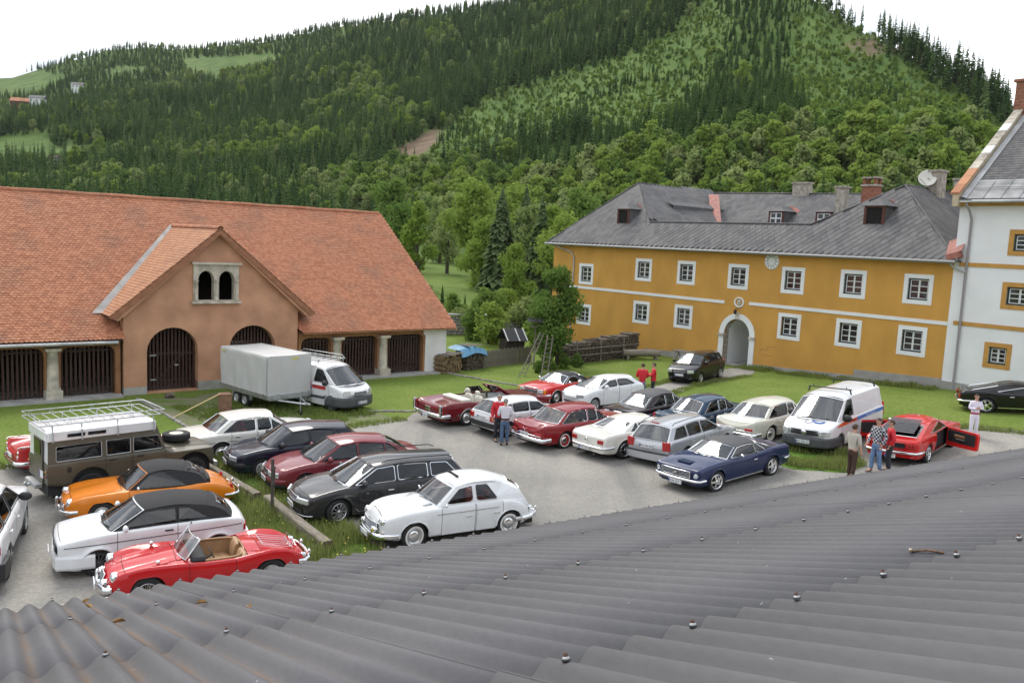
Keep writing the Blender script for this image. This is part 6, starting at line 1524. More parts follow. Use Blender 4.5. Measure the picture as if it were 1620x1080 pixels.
# --- white saloon
car('white_saloon', name='saloon_car', label='white 1970s saloon with red seats beside the wooden box', paint=CREAM_P, L=4.68, W=1.77, wb=2.75, fo=.85, r=.315, pos=(-9.10, 25.80), head=37, at=('r', -1),
    deck=[(0, .70), (.03, .78), (.15, .84), (1.3, .94), (3.5, .95), (3.9, .93), (4.55, .87), (4.68, .76)], plan=PL(4.68, .90, .90), rs=.07, tuck=.95, wheel='cap', rimc=CREAM_P, ra=.37, bowf=.06, bowr=.06, doors=[(1.45, 2.42), (2.46, 3.28)], hood=(.12, 1.25), boot=(3.85, 4.58), trim=REDTRIM,
    gh=dict(s0=1.32, s1=1.92, s2=3.22, s3=3.80, roof=[(1.92, 1.40), (2.5, 1.44), (3.22, 1.39)], yr=.74, fb=.90, pill=[(1.92, .025), (2.44, .06)], ap=.08, cp=.20), bumpers=[(True, .48, .11, .04, .96, CHROME, .06, .3), (False, .48, .11, .04, .96, CHROME, .06, .3)], lamps=[(True, 'rect', .66, .68, .22, .26, LENS), (False, 'rect', .64, .68, .34, .15, REDL)], grilles=[(True, -.28, .28, .55, .80, 8, 'h', CHROME, CHROME)], strips=[(.15, 4.6, .66, .66, .014, BLACKP)], mirror=(1.6, CHROME, .07))
# --- navy estate
car('navy_hatch', name='hatchback', label='dark navy blue hatchback parked nose to the wooden beams', paint=NAVY_P, L=4.15, W=1.74, wb=2.52, fo=.88, r=.31, pos=(-7.32, 24.25), head=210, at=('f', 1),
    deck=[(0, .62), (.06, .72), (.25, .80), (1.2, .94), (3.55, .98), (4.0, .97), (4.11, .9), (4.15, .75)], plan=PL(4.15, .78, .88), rs=.12, tuck=.95, wheel='trim', rimc=SILVER_P, bowf=.20, doors=[(1.35, 2.35), (2.38, 3.25)], hood=(.18, 1.12), handle_mat=NAVY_P, bot=[(0, .24), (.5, .2), (3.65, .2), (4.15, .3)],
    gh=dict(s0=1.10, s1=1.85, s2=3.50, s3=4.02, roof=[(1.85, 1.42), (2.5, 1.47), (3.5, 1.41)], yr=.70, fb=.90, pill=[(2.36, .07), (3.12, .05)], ap=.09, cp=.34, trimmat=BLACKP, gmat=GLASS_D), bumpers=[(True, .44, .16, .03, .92, BLACKP, .015, .35), (False, .5, .2, .03, .95, NAVY_P, .02, .3)], lamps=[(True, 'rect', .55, .62, .34, .15, LENS), (False, 'rect', .7, .8, .2, .3, REDL)], grilles=[(True, -.36, .36, .58, .68, 3, 'h', BLACKP, CHROME)], plates=[(True, 0, .44, 'MU 38 AC', .52, .12, .06)], mirror=(1.45, BLACKP, .13))
# --- maroon saloon
car('maroon_saloon', name='saloon_car', label='dusty maroon modern saloon between the navy hatchback and the anthracite estate', paint=MAROON_P, L=4.70, W=1.74, wb=2.70, fo=.95, r=.315, pos=(-5.66, 22.88), head=210, at=('f', 1),
    deck=[(0, .58), (.06, .68), (.25, .77), (1.3, .93), (3.7, .97), (4.1, .99), (4.55, .97), (4.66, .88), (4.70, .75)], plan=PL(4.70, .76, .82), rs=.14, tuck=.95, wheel='alloy', bowf=.24, bowr=.14, doors=[(1.5, 2.5), (2.53, 3.35)], hood=(.2, 1.2), handle_mat=MAROON_P,
    gh=dict(s0=1.20, s1=2.0, s2=3.35, s3=4.12, roof=[(2.0, 1.41), (2.6, 1.46), (3.35, 1.40)], yr=.68, fb=.90, pill=[(2.52, .07), (3.36, .05)], ap=.10, cp=.20, rcurve=.06, trimmat=BLACKP, gmat=GLASS_D), bumpers=[(True, .42, .14, .03, .92, MAROON_P, .02, .35), (True, .32, .14, .02, .90, BLACKP, .01, .3)], lamps=[(True, 'rect', .54, .60, .42, .15, LENS), (False, 'rect', .62, .8, .36, .18, REDL)], grilles=[(True, -.30, .30, .55, .66, 4, 'h', BLACKP, CHROME)], plates=[(True, 0, .42, 'W 4821 K', .52, .12, .06)], mirror=(1.62, MAROON_P, .13))
# --- anthracite estate
car('grey_estate', name='estate_car', label='anthracite grey estate car with chrome window line and roof rails', paint=GREY_P, L=4.77, W=1.82, wb=2.71, fo=.96, r=.335, tw=.22, pos=(-4.25, 20.58), head=210, at=('f', 1), steer=14,
    deck=[(0, .62), (.06, .72), (.25, .80), (1.3, .97), (4.1, 1.02), (4.6, 1.0), (4.72, .92), (4.77, .75)], plan=PL(4.77, .78, .88), rs=.13, tuck=.95, wheel='alloy', bowf=.22, doors=[(1.5, 2.55), (2.58, 3.5)], hood=(.2, 1.22), bot=[(0, .24), (.5, .2), (4.2, .22), (4.77, .32)],
    gh=dict(s0=1.22, s1=2.02, s2=4.25, s3=4.65, roof=[(2.02, 1.44), (2.8, 1.50), (4.25, 1.45)], yr=.70, fb=.90, pill=[(2.57, .09), (3.52, .10)], ap=.10, cp=.22, tr=.014, gmat=GLASS_D), bumpers=[(True, .28, .03, .012, .88, CHROME, .02, .2)], lamps=[(True, 'rect', .60, .64, .42, .13, LENS), (False, 'rect', .68, .85, .36, .2, REDL)], grilles=[(True, -.42, .42, .58, .70, 4, 'h', CHROME, CHROME), (True, -.6, .6, .32, .42, 2, 'h', BLACKP, None)], plates=[(True, 0, .46, 'MU 57 BT', .52, .12, .05)], mirror=(1.62, GREY_P, .14), strips=[(1.3, 3.6, .30, .30, .016, CHROME)])
c = CARS['grey_estate']
for sd in (1, -1): MB().tube([(c['X'](s), sd * .62, z) for s, z in ((2.2, 1.44), (2.35, 1.505), (3.2, 1.525), (4.1, 1.50), (4.25, 1.44))], .014, 5).build('roof_rail', BLACKP, c['car'])
# --- white rounded 1950s saloon
car('white_round', name='saloon_car', label='white rounded 1950s saloon with whitewall tyres and yellow fog lamps', paint=WHITE_P, L=4.35, W=1.62, wb=2.58, fo=.84, r=.335, tw=.16, pos=(-2.12, 19.08), head=209.3, at=('f', 1), trk=.75, steer=8,
    deck=[(0, .68), (.06, .84), (.2, .96), (.7, 1.03), (1.45, 1.08), (3.2, 1.06), (3.7, .96), (4.15, .74), (4.35, .52)], crest=[(0, .66), (.1, .76), (.35, .86), (.8, .92), (1.3, .94), (2.0, .95), (2.9, .96), (3.4, .94), (3.85, .80), (4.2, .60), (4.35, .5)], valley=[(0, .05), (.25, .15), (.9, .11), (1.4, .02), (3.0, 0), (3.6, .05), (4.35, 0)], seamf=.52,
    plan=[(0, .72), (.08, .80), (.4, .93), (.9, .98), (1.6, .97), (3.0, .99), (3.6, .97), (4.1, .84), (4.35, .66)], bot=[(0, .36), (.4, .27), (3.7, .27), (4.35, .40)], tuck=.95, rs=.22, ra=.385, wheel='cap', ww=True, rimc=STEEL, bowf=.16, bowr=.18, flare=.03, doors=[(1.55, 2.45), (2.48, 3.22)], hood=(.14, 1.35), trim=REDTRIM,
    gh=dict(s0=1.45, s1=2.0, s2=3.35, s3=4.08, roof=[(2.0, 1.48), (2.5, 1.56), (2.95, 1.54), (3.35, 1.42)], yrs=[(1.4, .54), (2.0, .555), (2.8, .54), (3.35, .44), (4.1, .40)], fb=.90, pill=[(2.46, .09)], ap=.13, cp=.72, wt=.075, wbm=.06, rcurve=.10, rc=.20, rin=(.45, .15), riv=.35, wiv=.09, win=(.07, .10), wbow=.2, trimmat=STEEL, tr=.007, rl=.25, crown=.06),
    bumpers=[(True, .38, .14, .045, .90, CHROME, .10, .25), (False, .42, .13, .045, .92, CHROME, .07, .3)], overriders=[(True, .36, .46, .26), (False, .4, .48, .2)],
    lamps=[(True, 'round', .52, .70, .088, 0, LENS, 'headlight', .0), (True, 'round', .38, .50, .062, 0, YELLOWL, 'fog_lamp', .08), (True, 'round', .60, .47, .028, 0, AMBER, 'indicator', .0), (False, 'round', .5, .6, .05, 0, REDL)], grilles=[(True, -.40, .40, .42, .66, 9, 'h', STEEL, WHITE_P, .01)], plates=[(True, 0, .36, '', .46, .11, .16)], mirror=(1.62, CHROME, .06), strips=[(1.42, 3.1, .80, .81, .008, TRIM)], archtrim=WHITE_P, archr=.02)
c = CARS['white_round']
MB().bbox((c['X'](2.16), -.02, 1.548), (.07, .62, .03), .008).build('sunroof_gap', SEAM, c['car'])
# --- dark red open convertible
car('long_convertible', name='convertible_car', label='long dark red open convertible with white seats on the lawn edge', paint=DRED_P, L=5.60, W=2.02, wb=3.20, fo=1.12, r=.355, pos=(-1.66, 32.62), head=38, at=('r', -1), trk=.90,
    deck=[(0, .78), (.05, .86), (1.75, .95), (4.2, .95), (4.5, .94), (5.4, .90), (5.55, .84), (5.60, .74)], crest=[(0, .82), (.05, .90), (1.8, .96), (3.9, .95), (4.3, 1.0), (5.45, .96), (5.6, .88)], plan=PL(5.6, .93, .95), rs=.06, tuck=.93, ra=.40, rar=.38, wheel='cap', rimc=CHROME, bowf=.05, bowr=.10, doors=[(1.95, 3.35)], hood=(.1, 1.6), boot=(4.45, 5.5), cockpit=(1.85, 4.35),
    gh=dict(open=True, s0=1.80, s1=2.45, zt=1.34, yb=.80, yt=.68, fmat=DRED_P, fr=.03, wbow=.2), trim=CREAMTRIM, tub=CREAMTRIM, seat_s=3.0, seat_back=.58, seat_z=.38,
    bumpers=[(True, .48, .16, .06, .96, CHROME, .06, .4), (False, .50, .16, .06, .98, CHROME, .08, .35)], lamps=[(True, 'rect', .78, .68, .34, .14, LENS), (False, 'rect', .965, .72, .07, .40, REDL, 'tail_light', .03)], plates=[(False, 0, .44, '4 EZB 71', .40, .14, .15)], archtrim=CHROME, strips=[(.2, 5.5, .34, .34, .05, CHROME)])
c = CARS['long_convertible']
MB().bbox((c['X'](4.25), 0, 1.0), (.42, 1.5, .12), .05).build('folded_top', CREAMTRIM, c['car'])
for sd in (1, -1): MB().bbox((c['X'](5.60) - .02, sd * .965, .74), (.14, .10, .46), .03).build('fin_bezel', CHROME, c['car'])
MB().bbox((c['X'](5.62), 0, .70), (.03, .36, .18), .01).build('fuel_flap', CHROME, c['car'])
for sd in (1, -1):
    g = MB(); g.add([(c['X'](2.2), sd * .90, .96), (c['X'](2.55), sd * .78, 1.26), (c['X'](3.25), sd * .78, 1.24), (c['X'](3.3), sd * .90, .96)], [(0, 1, 2, 3)]); g.build('side_window', GLASS, c['car'])
# --- white hatchback
car('white_hatch', name='hatchback', label='white 1980s hatchback seen from behind next to two standing men', paint=WHITE_P, L=3.99, W=1.67, wb=2.475, fo=.80, r=.30, pos=(.02, 30.98), head=38.5, at=('r', -1),
    deck=[(0, .66), (.05, .76), (.2, .83), (1.1, .95), (3.5, .98), (3.85, .96), (3.95, .86), (3.99, .70)], plan=PL(3.99, .82, .90), rs=.09, tuck=.95, wheel='trim', rimc=SILVER_P, doors=[(1.25, 2.2), (2.23, 3.0)], bowr=.06,
    gh=dict(s0=1.05, s1=1.72, s2=3.45, s3=3.90, roof=[(1.72, 1.36), (2.4, 1.41), (3.45, 1.36)], yr=.73, fb=.90, pill=[(2.2, .07), (3.02, .05)], ap=.08, cp=.34, trimmat=BLACKP, riv=.10, rin=(.10, .10), rbow=.05), bumpers=[(True, .46, .18, .05, .96, BLACKP, .03, .4, 1), (False, .48, .18, .05, .97, BLACKP, .03, .4, 1)], lamps=[(True, 'round', .56, .66, .085, 0, LENS), (False, 'rect', .66, .74, .28, .20, REDL)], plates=[(False, 0, .74, 'MU 5 FLN', .52, .12, .02)], strips=[(.3, 3.8, .60, .60, .03, BLACKP)])
c = CARS['white_hatch']; x = c['X'](3.80)
MB().tube([(x - .0, 0.10, 1.0), (x + .16, .12, 1.22)], .01, 4).build('rear_wiper', BLACKP, c['car'])
def fintail(key, label, pt, pos, head, rimc, **kw):
    d = dict(name='saloon_car', label=label, paint=pt, L=4.80, W=1.80, wb=2.75, fo=.85, r=.325, pos=pos, head=head, at=('r', -1), trk=.80,
        deck=[(0, .70), (.04, .80), (.15, .86), (1.35, .95), (3.6, .95), (4.0, .93), (4.68, .85), (4.80, .70)], crest=[(0, .74), (.06, .80), (1.35, .90), (3.5, .91), (4.2, .94), (4.65, .95), (4.78, .90), (4.80, .80)], plan=PL(4.80, .88, .90), rs=.08, tuck=.93, ra=.375, wheel='cap', ww=True, rimc=rimc, bowf=.10, bowr=.10, doors=[(1.5, 2.45), (2.49, 3.32)], hood=(.15, 1.3), boot=(3.95, 4.70),
        gh=dict(s0=1.38, s1=1.98, s2=3.35, s3=3.92, roof=[(1.98, 1.43), (2.6, 1.47), (3.35, 1.42)], yr=.75, fb=.90, pill=[(1.98, .025), (2.47, .06)], ap=.09, cp=.13, rbow=.22, riv=.06, rin=(.08, .08)),
        bumpers=[(True, .46, .14, .05, .97, CHROME, .06, .4), (False, .44, .15, .055, .99, CHROME, .07, .4), (False, .58, .035, .02, .90, CHROME, .03, 0)], overriders=[(True, .4, .5, .2)], lamps=[(True, 'rect', .66, .70, .22, .28, LENS), (False, 'rect', .66, .62, .30, .12, REDL)], grilles=[(True, -.26, .26, .54, .86, 8, 'h', CHROME, CHROME)], strips=[(.2, 4.7, .74, .76, .014, pt), (1.4, 3.5, .58, .60, .02, CHROME)], mirror=(1.6, CHROME, .07))
    d.update(kw); return car(key, **d)
fintail('red_fintail', 'wine red 1960s saloon with tail fins and red-centred whitewall wheels', WINE_P, (2.09, 29.54), 38.5, RED_P, plates=[(False, 0, .60, 'WMU 167', .50, .12, .09)], trim=TAN)
c = CARS['red_fintail']
m = MB(); x = c['X'](4.80) + -.04
for y in (.10, -.10): m.tube([(x, y, .80), (x, 0, .74), (x, 0, .66)], .012, 5)
m.build('boot_handle', CHROME, c['car'])
fintail('ivory_fintail', 'ivory 1960s saloon with low tail fins beside the white van with blue stripe', BEIGE_P, (9.85, 30.45), 38.5, BEIGE_P, plates=[(False, .05, .62, 'W 1721 AM', .50, .12, .08)], trim=INTERIOR)
# --- red convertible with closed top
car('red_softtop', name='cabriolet', label='red low cabriolet with chrome windscreen frame and closed black soft top', paint=BRED_P, L=4.39, W=1.79, wb=2.46, fo=.86, r=.315, pos=(2.20, 38.04), head=226, at=('f', 1),
    deck=[(0, .66), (.05, .76), (.15, .80), (1.4, .90), (3.4, .90), (3.7, .88), (4.3, .80), (4.39, .68)], plan=PL(4.39, .92, .92), rs=.08, tuck=.93, wheel='cap', rimc=STEEL, bowf=.06, doors=[(1.55, 2.75)], hood=(.1, 1.3), archtrim=CHROME,
    gh=dict(s0=1.35, s1=1.95, s2=2.75, s3=3.35, roof=[(1.95, 1.26), (2.3, 1.30), (2.75, 1.24)], yr=.70, fb=.90, mat=FABRIC, side_mat=FABRIC, wframe=CHROME, pill=[], cp=.34, ap=.09, rcurve=.05),
    bumpers=[(True, .46, .12, .06, .97, CHROME, .06, .35), (False, .46, .12, .06, .97, CHROME, .06, .35)], lamps=[(True, 'rect', .60, .64, .30, .18, LENS), (True, 'rect', .82, .64, .12, .17, AMBER, 'indicator'), (False, 'rect', .64, .66, .4, .16, REDL)], grilles=[(True, -.42, .42, .52, .76, 4, 'h', CHROME, CHROME)], mirror=(1.65, CHROME, .09))
# --- white small hatchback, modern
car('white_modern', name='hatchback', label='white modern hatchback facing the yard with small round wing mirror', paint=WHITE_P, L=4.05, W=1.69, wb=2.47, fo=.84, r=.31, pos=(3.84, 36.48), head=217, at=('f', 1),
    deck=[(0, .66), (.06, .76), (.3, .86), (1.05, 1.0), (3.4, 1.06), (3.85, 1.05), (4.0, .95), (4.05, .75)], plan=PL(4.05, .74, .88), rs=.16, tuck=.94, wheel='alloy', bowf=.26, doors=[(1.35, 2.3), (2.33, 3.1)], handle_mat=WHITE_P,
    gh=dict(s0=.98, s1=1.85, s2=3.4, s3=3.92, roof=[(1.85, 1.39), (2.5, 1.44), (3.4, 1.37)], yr=.70, fb=.90, pill=[(2.3, .07)], ap=.13, cp=.42, trimmat=BLACKP, gmat=GLASS_D, rc=.09), lamps=[(True, 'rect', .58, .72, .34, .16, LENS), (False, 'rect', .66, .9, .2, .2, REDL)], mirror=(1.45, WHITE_P, .14), grilles=[(True, -.4, .4, .40, .5, 2, 'h', BLACKP, None)])
def pony(key, label, pt, pos, head, at, roofm=None, fast=False, **kw):
    gh = dict(s0=1.45, s1=2.02, s2=3.02, s3=3.68, roof=[(2.02, 1.27), (2.5, 1.31), (3.02, 1.25)], yr=.72, fb=.90, pill=[(2.86, .045)], ap=.08, cp=.40, trimmat=CHROME, wt=.035)
    if roofm: gh['mat'] = roofm; gh['side_mat'] = roofm; gh['wframe'] = pt
    if fast: gh.update(s2=3.0, s3=4.30, cp=1.02, pill=[], rin=(.10, .14), riv=.16, rbow=.06)
    d = dict(name='coupe_car', label=label, paint=pt, L=4.66, W=1.80, wb=2.74, fo=.90, r=.33, tw=.22, pos=pos, head=head, at=at,
        deck=[(0, .70), (.03, .76), (.1, .80), (1.45, .93), (3.3, .93), (3.75, .94), (4.5, .90), (4.62, .87), (4.66, .80)], crest=[(0, .72), (.05, .78), (1.4, .90), (2.6, .88), (3.1, .90), (3.7, .95), (4.5, .92), (4.66, .84)], plan=PL(4.66, .90, .88), rs=.10, tuck=.90, ra=.385, wheel='magnum', rimc=CHROME, bowf=.10, bowr=.06, rake=.10, raker=-.10, doors=[(1.62, 2.88)], hood=(.08, 1.38), boot=(3.78, 4.52),
        gh=gh, bumpers=[(True, .46, .09, .05, .97, CHROME, .06, .25), (False, .50, .09, .05, .97, CHROME, .05, .25)], lamps=[(True, 'round', .72, .64, .085, 0, LENS, 'headlight', -.02)], strips=[(1.35, 3.2, .25, .25, .035, CHROME)], archtrim=pt, mirror=(1.95, CHROME, .08, (1,)))
    d.update(kw); return car(key, **d)
TL3 = [(False, 'rect', y, .70, .055, .14, REDL, 'tail_light', .01) for y in (.56, .65, .74)]
pony('blue_pony', 'dark blue 1960s coupe with black vinyl roof and chrome wheels in mid yard', BLUE_P, (6.41, 24.41), 217.5, ('f', 1), VINYL, steer=-8, lamps=[(True, 'round', .72, .63, .085, 0, LENS, 'headlight', -.03)] + TL3, grilles=[(True, -.56, .56, .53, .73, 5, 'h', STEEL, CHROME, .01)], plates=[(True, .05, .36, 'WAK 027 C', .52, .12, .10)])
c = CARS['blue_pony']
MB().bbox((c['X'](.55), 0, c['deck'](.55) + .004), (.40, .52, .012), .004).build('bonnet_scoop', BLUE_P, c['car'])
pb = MB(); x = c['bx'](0, 0, .63) + .03; pb.prism([(-.10, -.03), (-.02, .0), (.04, .045), (.12, .05), (.07, .01), (.10, -.04), (.02, -.02), (-.05, -.045)], lambda a, b, d: (x + d, a, .63 + b), 0, .015); pb.build('grille_emblem', CHROME, c['car'])
pony('white_pony', 'creamy white 1960s coupe seen from behind with triple slot tail lights', CREAM_P, (4.12, 28.25), 38.5, ('r', -1), None, lamps=[(True, 'round', .72, .63, .085, 0, LENS, 'headlight', -.03)] + TL3, plates=[(False, .05, .42, 'WMU 678 M', .52, .12, .07)], grilles=[(True, -.56, .56, .53, .73, 5, 'h', STEEL, CHROME)])
c = CARS['white_pony']; MB().lathe([(.06, 0), (.06, .02), (.02, .03), (.001, .03)], axis='X', n=16).xf(Matrix.Translation((c['X'](4.66) - .02, 0, .72)) @ Matrix.Scale(-1, 4, (1, 0, 0))).build('fuel_cap', CHROME, c['car'])
for y in (.42, -.42): MB().lathe([(.028, 0), (.03, .22), (.02, .22)], axis='X', n=10).xf(Matrix.Translation((c['X'](4.66) - .10, y, .26))).build('exhaust_tip', CHROME, c['car'])
pony('red_pony', 'bright red fastback coupe with both doors open and louvred rear window', BRED_P, (14.12, 27.18), 47, ('r', -1), None, True, open_door=True, lamps=[(True, 'round', .70, .63, .085, 0, LENS, 'headlight', -.03)] + [(False, 'rect', y, .72, .085, .16, REDL, 'tail_light', .01) for y in (.52, .63, .74)], grilles=[(False, -.42, .42, .65, .79, 3, 'h', BLACKP, BLACKP), (True, -.56, .56, .53, .73, 5, 'h', STEEL, CHROME)], plates=[(False, 0, .36, 'OKT', .34, .13, .06)])
c = CARS['red_pony']; X = c['X']
for k in range(8):
    u = .12 + .76 * k / 7; s = 4.30 + (3.0 - 4.30) * u; z = .93 + .30 * u + .10
    MB().box((X(s) - .01, 0, z + .02), (.14, 1.12 - .18 * u, .012), ry=-.10).build('louvre', GREYP, c['car'])
for sd, ang in ((-1, radians(-62)), (1, radians(58))):
    hx = X(1.62); hy = sd * (c['plan'](1.62) + .01)
    dm = MB(); poly = round_poly([(0, .27), (0, .86), (.10, .90), (1.22, .88), (1.26, .80), (1.24, .30)], .05)
    dm.prism(poly, lambda a, b, d: (-a, sd * (d - .05 * (1 - min(1, max(0, (b - .27) / .5))) ), b), -.06, .04)
    d = dm.build('door', BRED_P, c['car']); d.location = (hx, hy, 0); d.rotation_euler = (0, 0, -sd * abs(ang))
    ip = MB(); ip.prism(round_poly([(.06, .32), (.06, .84), (1.18, .82), (1.16, .34)], .05), lambda a, b, dd: (-a, sd * (dd - .02), b), -.075, -.045); ip.build('door_card', BLACKP, d)
    MB().bbox((-.55, sd * -.105, .66), (.42, .03, .10), .01).build('wood_inlay', mat('wood_inlay', (.20, .09, .035), .35), d)
    MB().bbox((-.62, sd * -.12, .56), (.40, .06, .05), .02).build('armrest', BLACKP, d)
pony('black_pony', 'black fastback coupe cut by the right picture edge on the lawn', BLACK_P, (20.29, 34.78), -24, ('r', -1), None, True, lamps=[(True, 'round', .70, .63, .085, 0, LENS, 'headlight', -.03)] + TL3)
# --- dark saloon with vinyl roof
car('vinyl_saloon', name='saloon_car', label='black-brown saloon with grey vinyl roof between white hatchback and petrol blue saloon', paint=BROWN_P, L=4.57, W=1.75, wb=2.67, fo=.82, r=.31, pos=(5.70, 32.75), head=38.5, at=('r', -1),
    deck=[(0, .70), (.05, .80), (1.25, .92), (3.5, .92), (3.8, .91), (4.5, .88), (4.57, .74)], plan=PL(4.57, .90, .94), rs=.07, tuck=.94, wheel='cap', doors=[(1.45, 2.4), (2.44, 3.2)], boot=(3.75, 4.5), archtrim=CHROME,
    gh=dict(s0=1.3, s1=1.9, s2=3.05, s3=3.72, roof=[(1.9, 1.40), (2.4, 1.44), (3.05, 1.38)], yr=.73, fb=.90, mat=VINYL, wframe=BROWN_P, side_mat=BROWN_P, pill=[(1.92, .025), (2.42, .06)], ap=.08, cp=.38), bumpers=[(True, .46, .1, .045, .97, CHROME, .05, .3), (False, .46, .1, .045, .97, CHROME, .05, .3)], lamps=[(True, 'rect', .62, .64, .28, .16, LENS), (False, 'rect', .80, .66, .09, .20, REDL)], grilles=[(False, -.68, .68, .60, .74, 5, 'h', STEEL, CHROME)], strips=[(.2, 4.5, .72, .72, .014, CHROME)])
# --- petrol blue saloon
car('petrol_saloon', name='saloon_car', label='petrol blue 1960s saloon with chrome side strip and upright red tail lights', paint=PETROL_P, L=4.45, W=1.72, wb=2.62, fo=.78, r=.31, pos=(7.55, 31.45), head=38.5, at=('r', -1),
    deck=[(0, .70), (.05, .80), (1.2, .92), (3.4, .92), (3.8, .90), (4.38, .85), (4.45, .72)], crest=[(0, .74), (.05, .80), (1.2, .90), (3.4, .90), (4.2, .92), (4.42, .90), (4.45, .8)], plan=PL(4.45, .9, .9), rs=.07, tuck=.94, wheel='cap', ra=.35, doors=[(1.35, 2.3), (2.34, 3.12)], boot=(3.72, 4.36),
    gh=dict(s0=1.22, s1=1.82, s2=3.0, s3=3.55, roof=[(1.82, 1.40), (2.3, 1.44), (3.0, 1.39)], yr=.75, fb=.90, pill=[(1.86, .025), (2.32, .06)], ap=.08, cp=.28), bumpers=[(True, .46, .1, .045, .97, CHROME, .05, .3), (False, .44, .1, .045, .97, CHROME, .05, .3)], lamps=[(True, 'round', .6, .66, .09, 0, LENS), (False, 'rect', .76, .76, .10, .26, REDL, 'tail_light', .02)], strips=[(.2, 4.4, .70, .72, .022, CHROME)], trim=INTERIOR)
# --- silver estate
car('silver_estate', name='estate_car', label='silver estate car with roof rails seen from behind, between two classic coupes', paint=SILVER_P, L=4.57, W=1.77, wb=2.58, fo=.90, r=.32, pos=(5.40, 26.75), head=46, at=(4.5, -1),
    deck=[(0, .64), (.06, .74), (.3, .83), (1.25, .96), (4.0, 1.0), (4.38, .99), (4.52, .90), (4.57, .70)], plan=PL(4.57, .78, .90), rs=.12, tuck=.95, wheel='trim', rimc=SILVER_P, bowf=.2, bowr=.07, doors=[(1.4, 2.4), (2.43, 3.3)], handle_mat=SILVER_P, bot=[(0, .26), (.5, .22), (4.0, .22), (4.57, .30)],
    gh=dict(s0=1.15, s1=1.9, s2=4.05, s3=4.46, roof=[(1.9, 1.42), (2.7, 1.47), (4.05, 1.42)], yr=.71, fb=.90, pill=[(2.42, .10), (3.30, .10)], ap=.09, cp=.26, trimmat=BLACKP, riv=.10, rin=(.06, .10), rbow=.06), bumpers=[(False, .42, .26, .05, .97, SILVER_P, .03, .4, 1), (False, .54, .03, .058, .97, BLACKP, .03, .4, 1)], lamps=[(True, 'rect', .6, .66, .36, .16, LENS), (False, 'rect', .72, .80, .28, .30, REDL)], plates=[(False, .05, .74, 'MU 944 EK', .52, .12, .02)], strips=[(1.5, 3.3, .48, .50, .05, BLACKP)], mirror=(1.55, SILVER_P, .13))
c = CARS['silver_estate']
for sd in (1, -1): MB().tube([(c['X'](s), sd * .60, z) for s, z in ((2.05, 1.42), (2.2, 1.48), (3.0, 1.50), (3.85, 1.47), (4.0, 1.41))], .014, 5).build('roof_rail', GREYP, c['car'])
MB().bbox((c['X'](4.08), 0, 1.452), (.05, .30, .03), .01).build('brake_light', REDL, c['car'])
# --- black compact by the gate
car('black_compact', name='compact_car', label='black tall compact car parked on the lawn before the arched gate', paint=BLACK_P, L=4.20, W=1.76, wb=2.58, fo=.86, r=.315, pos=(10.25, 44.13), head=233, at=('f', 1), 
    deck=[(0, .70), (.06, .80), (.3, .88), (1.0, 1.02), (3.6, 1.06), (4.05, 1.04), (4.16, .92), (4.20, .75)], plan=PL(4.20, .78, .88), rs=.13, tuck=.95, wheel='alloy', bowf=.2, doors=[(1.35, 2.35), (2.38, 3.25)], handle_mat=BLACK_P,
    gh=dict(s0=.95, s1=1.75, s2=3.75, s3=4.1, roof=[(1.75, 1.52), (2.5, 1.58), (3.75, 1.52)], yr=.70, fb=.90, pill=[(1.62, .04), (2.36, .07), (3.2, .07)], ap=.09, cp=.18, trimmat=BLACKP, gmat=GLASS_D), lamps=[(True, 'rect', .60, .70, .34, .16, LENS), (False, 'rect', .7, .9, .2, .3, REDL)], grilles=[(True, -.36, .36, .62, .74, 3, 'h', CHROME, BLACKP), (True, -.5, .5, .34, .44, 2, 'h', BLACKP, None)], plates=[(True, 0, .52, 'MU 11 CW', .52, .12, .04)], mirror=(1.35, BLACK_P, .14))
# --- vans
VANW = paint('van_white', (0.74, 0.745, 0.75))
car('striped_van', name='van', label='white delivery van with orange and blue side stripe and two black roof bars', cat='van', paint=VANW, L=4.89, W=1.90, wb=3.0, fo=.93, r=.335, tw=.21, pos=(11.78, 28.75), head=226, at=('f', 1),
    deck=[(0, .80), (.05, .92), (.2, 1.0), (.78, 1.18), (4.89, 1.20)], crest=[(0, .78), (.05, .90), (.2, .97), (.8, 1.12), (4.89, 1.14)], plan=[(0, .80), (.06, .88), (.3, .96), (.9, 1), (4.7, 1), (4.86, .98), (4.89, .96)], bot=[(0, .30), (.5, .26), (4.6, .28), (4.89, .36)], rs=.05, tuck=.965, wheel='steel', rimc=GREYP, bowf=.22, bowr=.02, doors=[(1.05, 2.15)], handle_mat=BLACKP, seamf=.74,
    gh=dict(s0=.72, s1=1.62, s2=4.74, s3=4.86, roof=[(1.62, 1.90), (2.3, 1.97), (4.74, 1.95)], yr=.83, fb=.945, drop=.10, crown=.03, wins=[round_poly([(1.14, 1.20), (1.72, 1.76), (2.08, 1.77), (2.10, 1.20)], .05)], trimmat=BLACKP, riv=.12, rin=(.25, .12), wbow=.20, rbow=.03, rp=4, win=(.06, .06), wiv=.06, wframe=VANW), seat_z=.62, seat_s=1.95, rear_seat=False, tub=INTERIOR,
    bumpers=[(True, .46, .34, .06, .96, GREYP, .02, .5, 1)], lamps=[(True, 'rect', .70, .80, .36, .17, LENS), (False, 'rect', .88, 1.0, .12, .5, REDL)], grilles=[(True, -.48, .48, .72, .87, 4, 'h', BLACKP, BLACKP)], plates=[(True, .0, .48, 'MU 936 AL', .52, .12, .10)], mirror=(1.25, BLACKP, .2))
c = CARS['striped_van']; X = c['X']
ORG = mat('stripe_orange', (.72, .12, .03), .4); BLU = mat('stripe_blue', (.05, .16, .52), .4); TXTW = mat('lettering_white', (.75, .78, .85), .5)
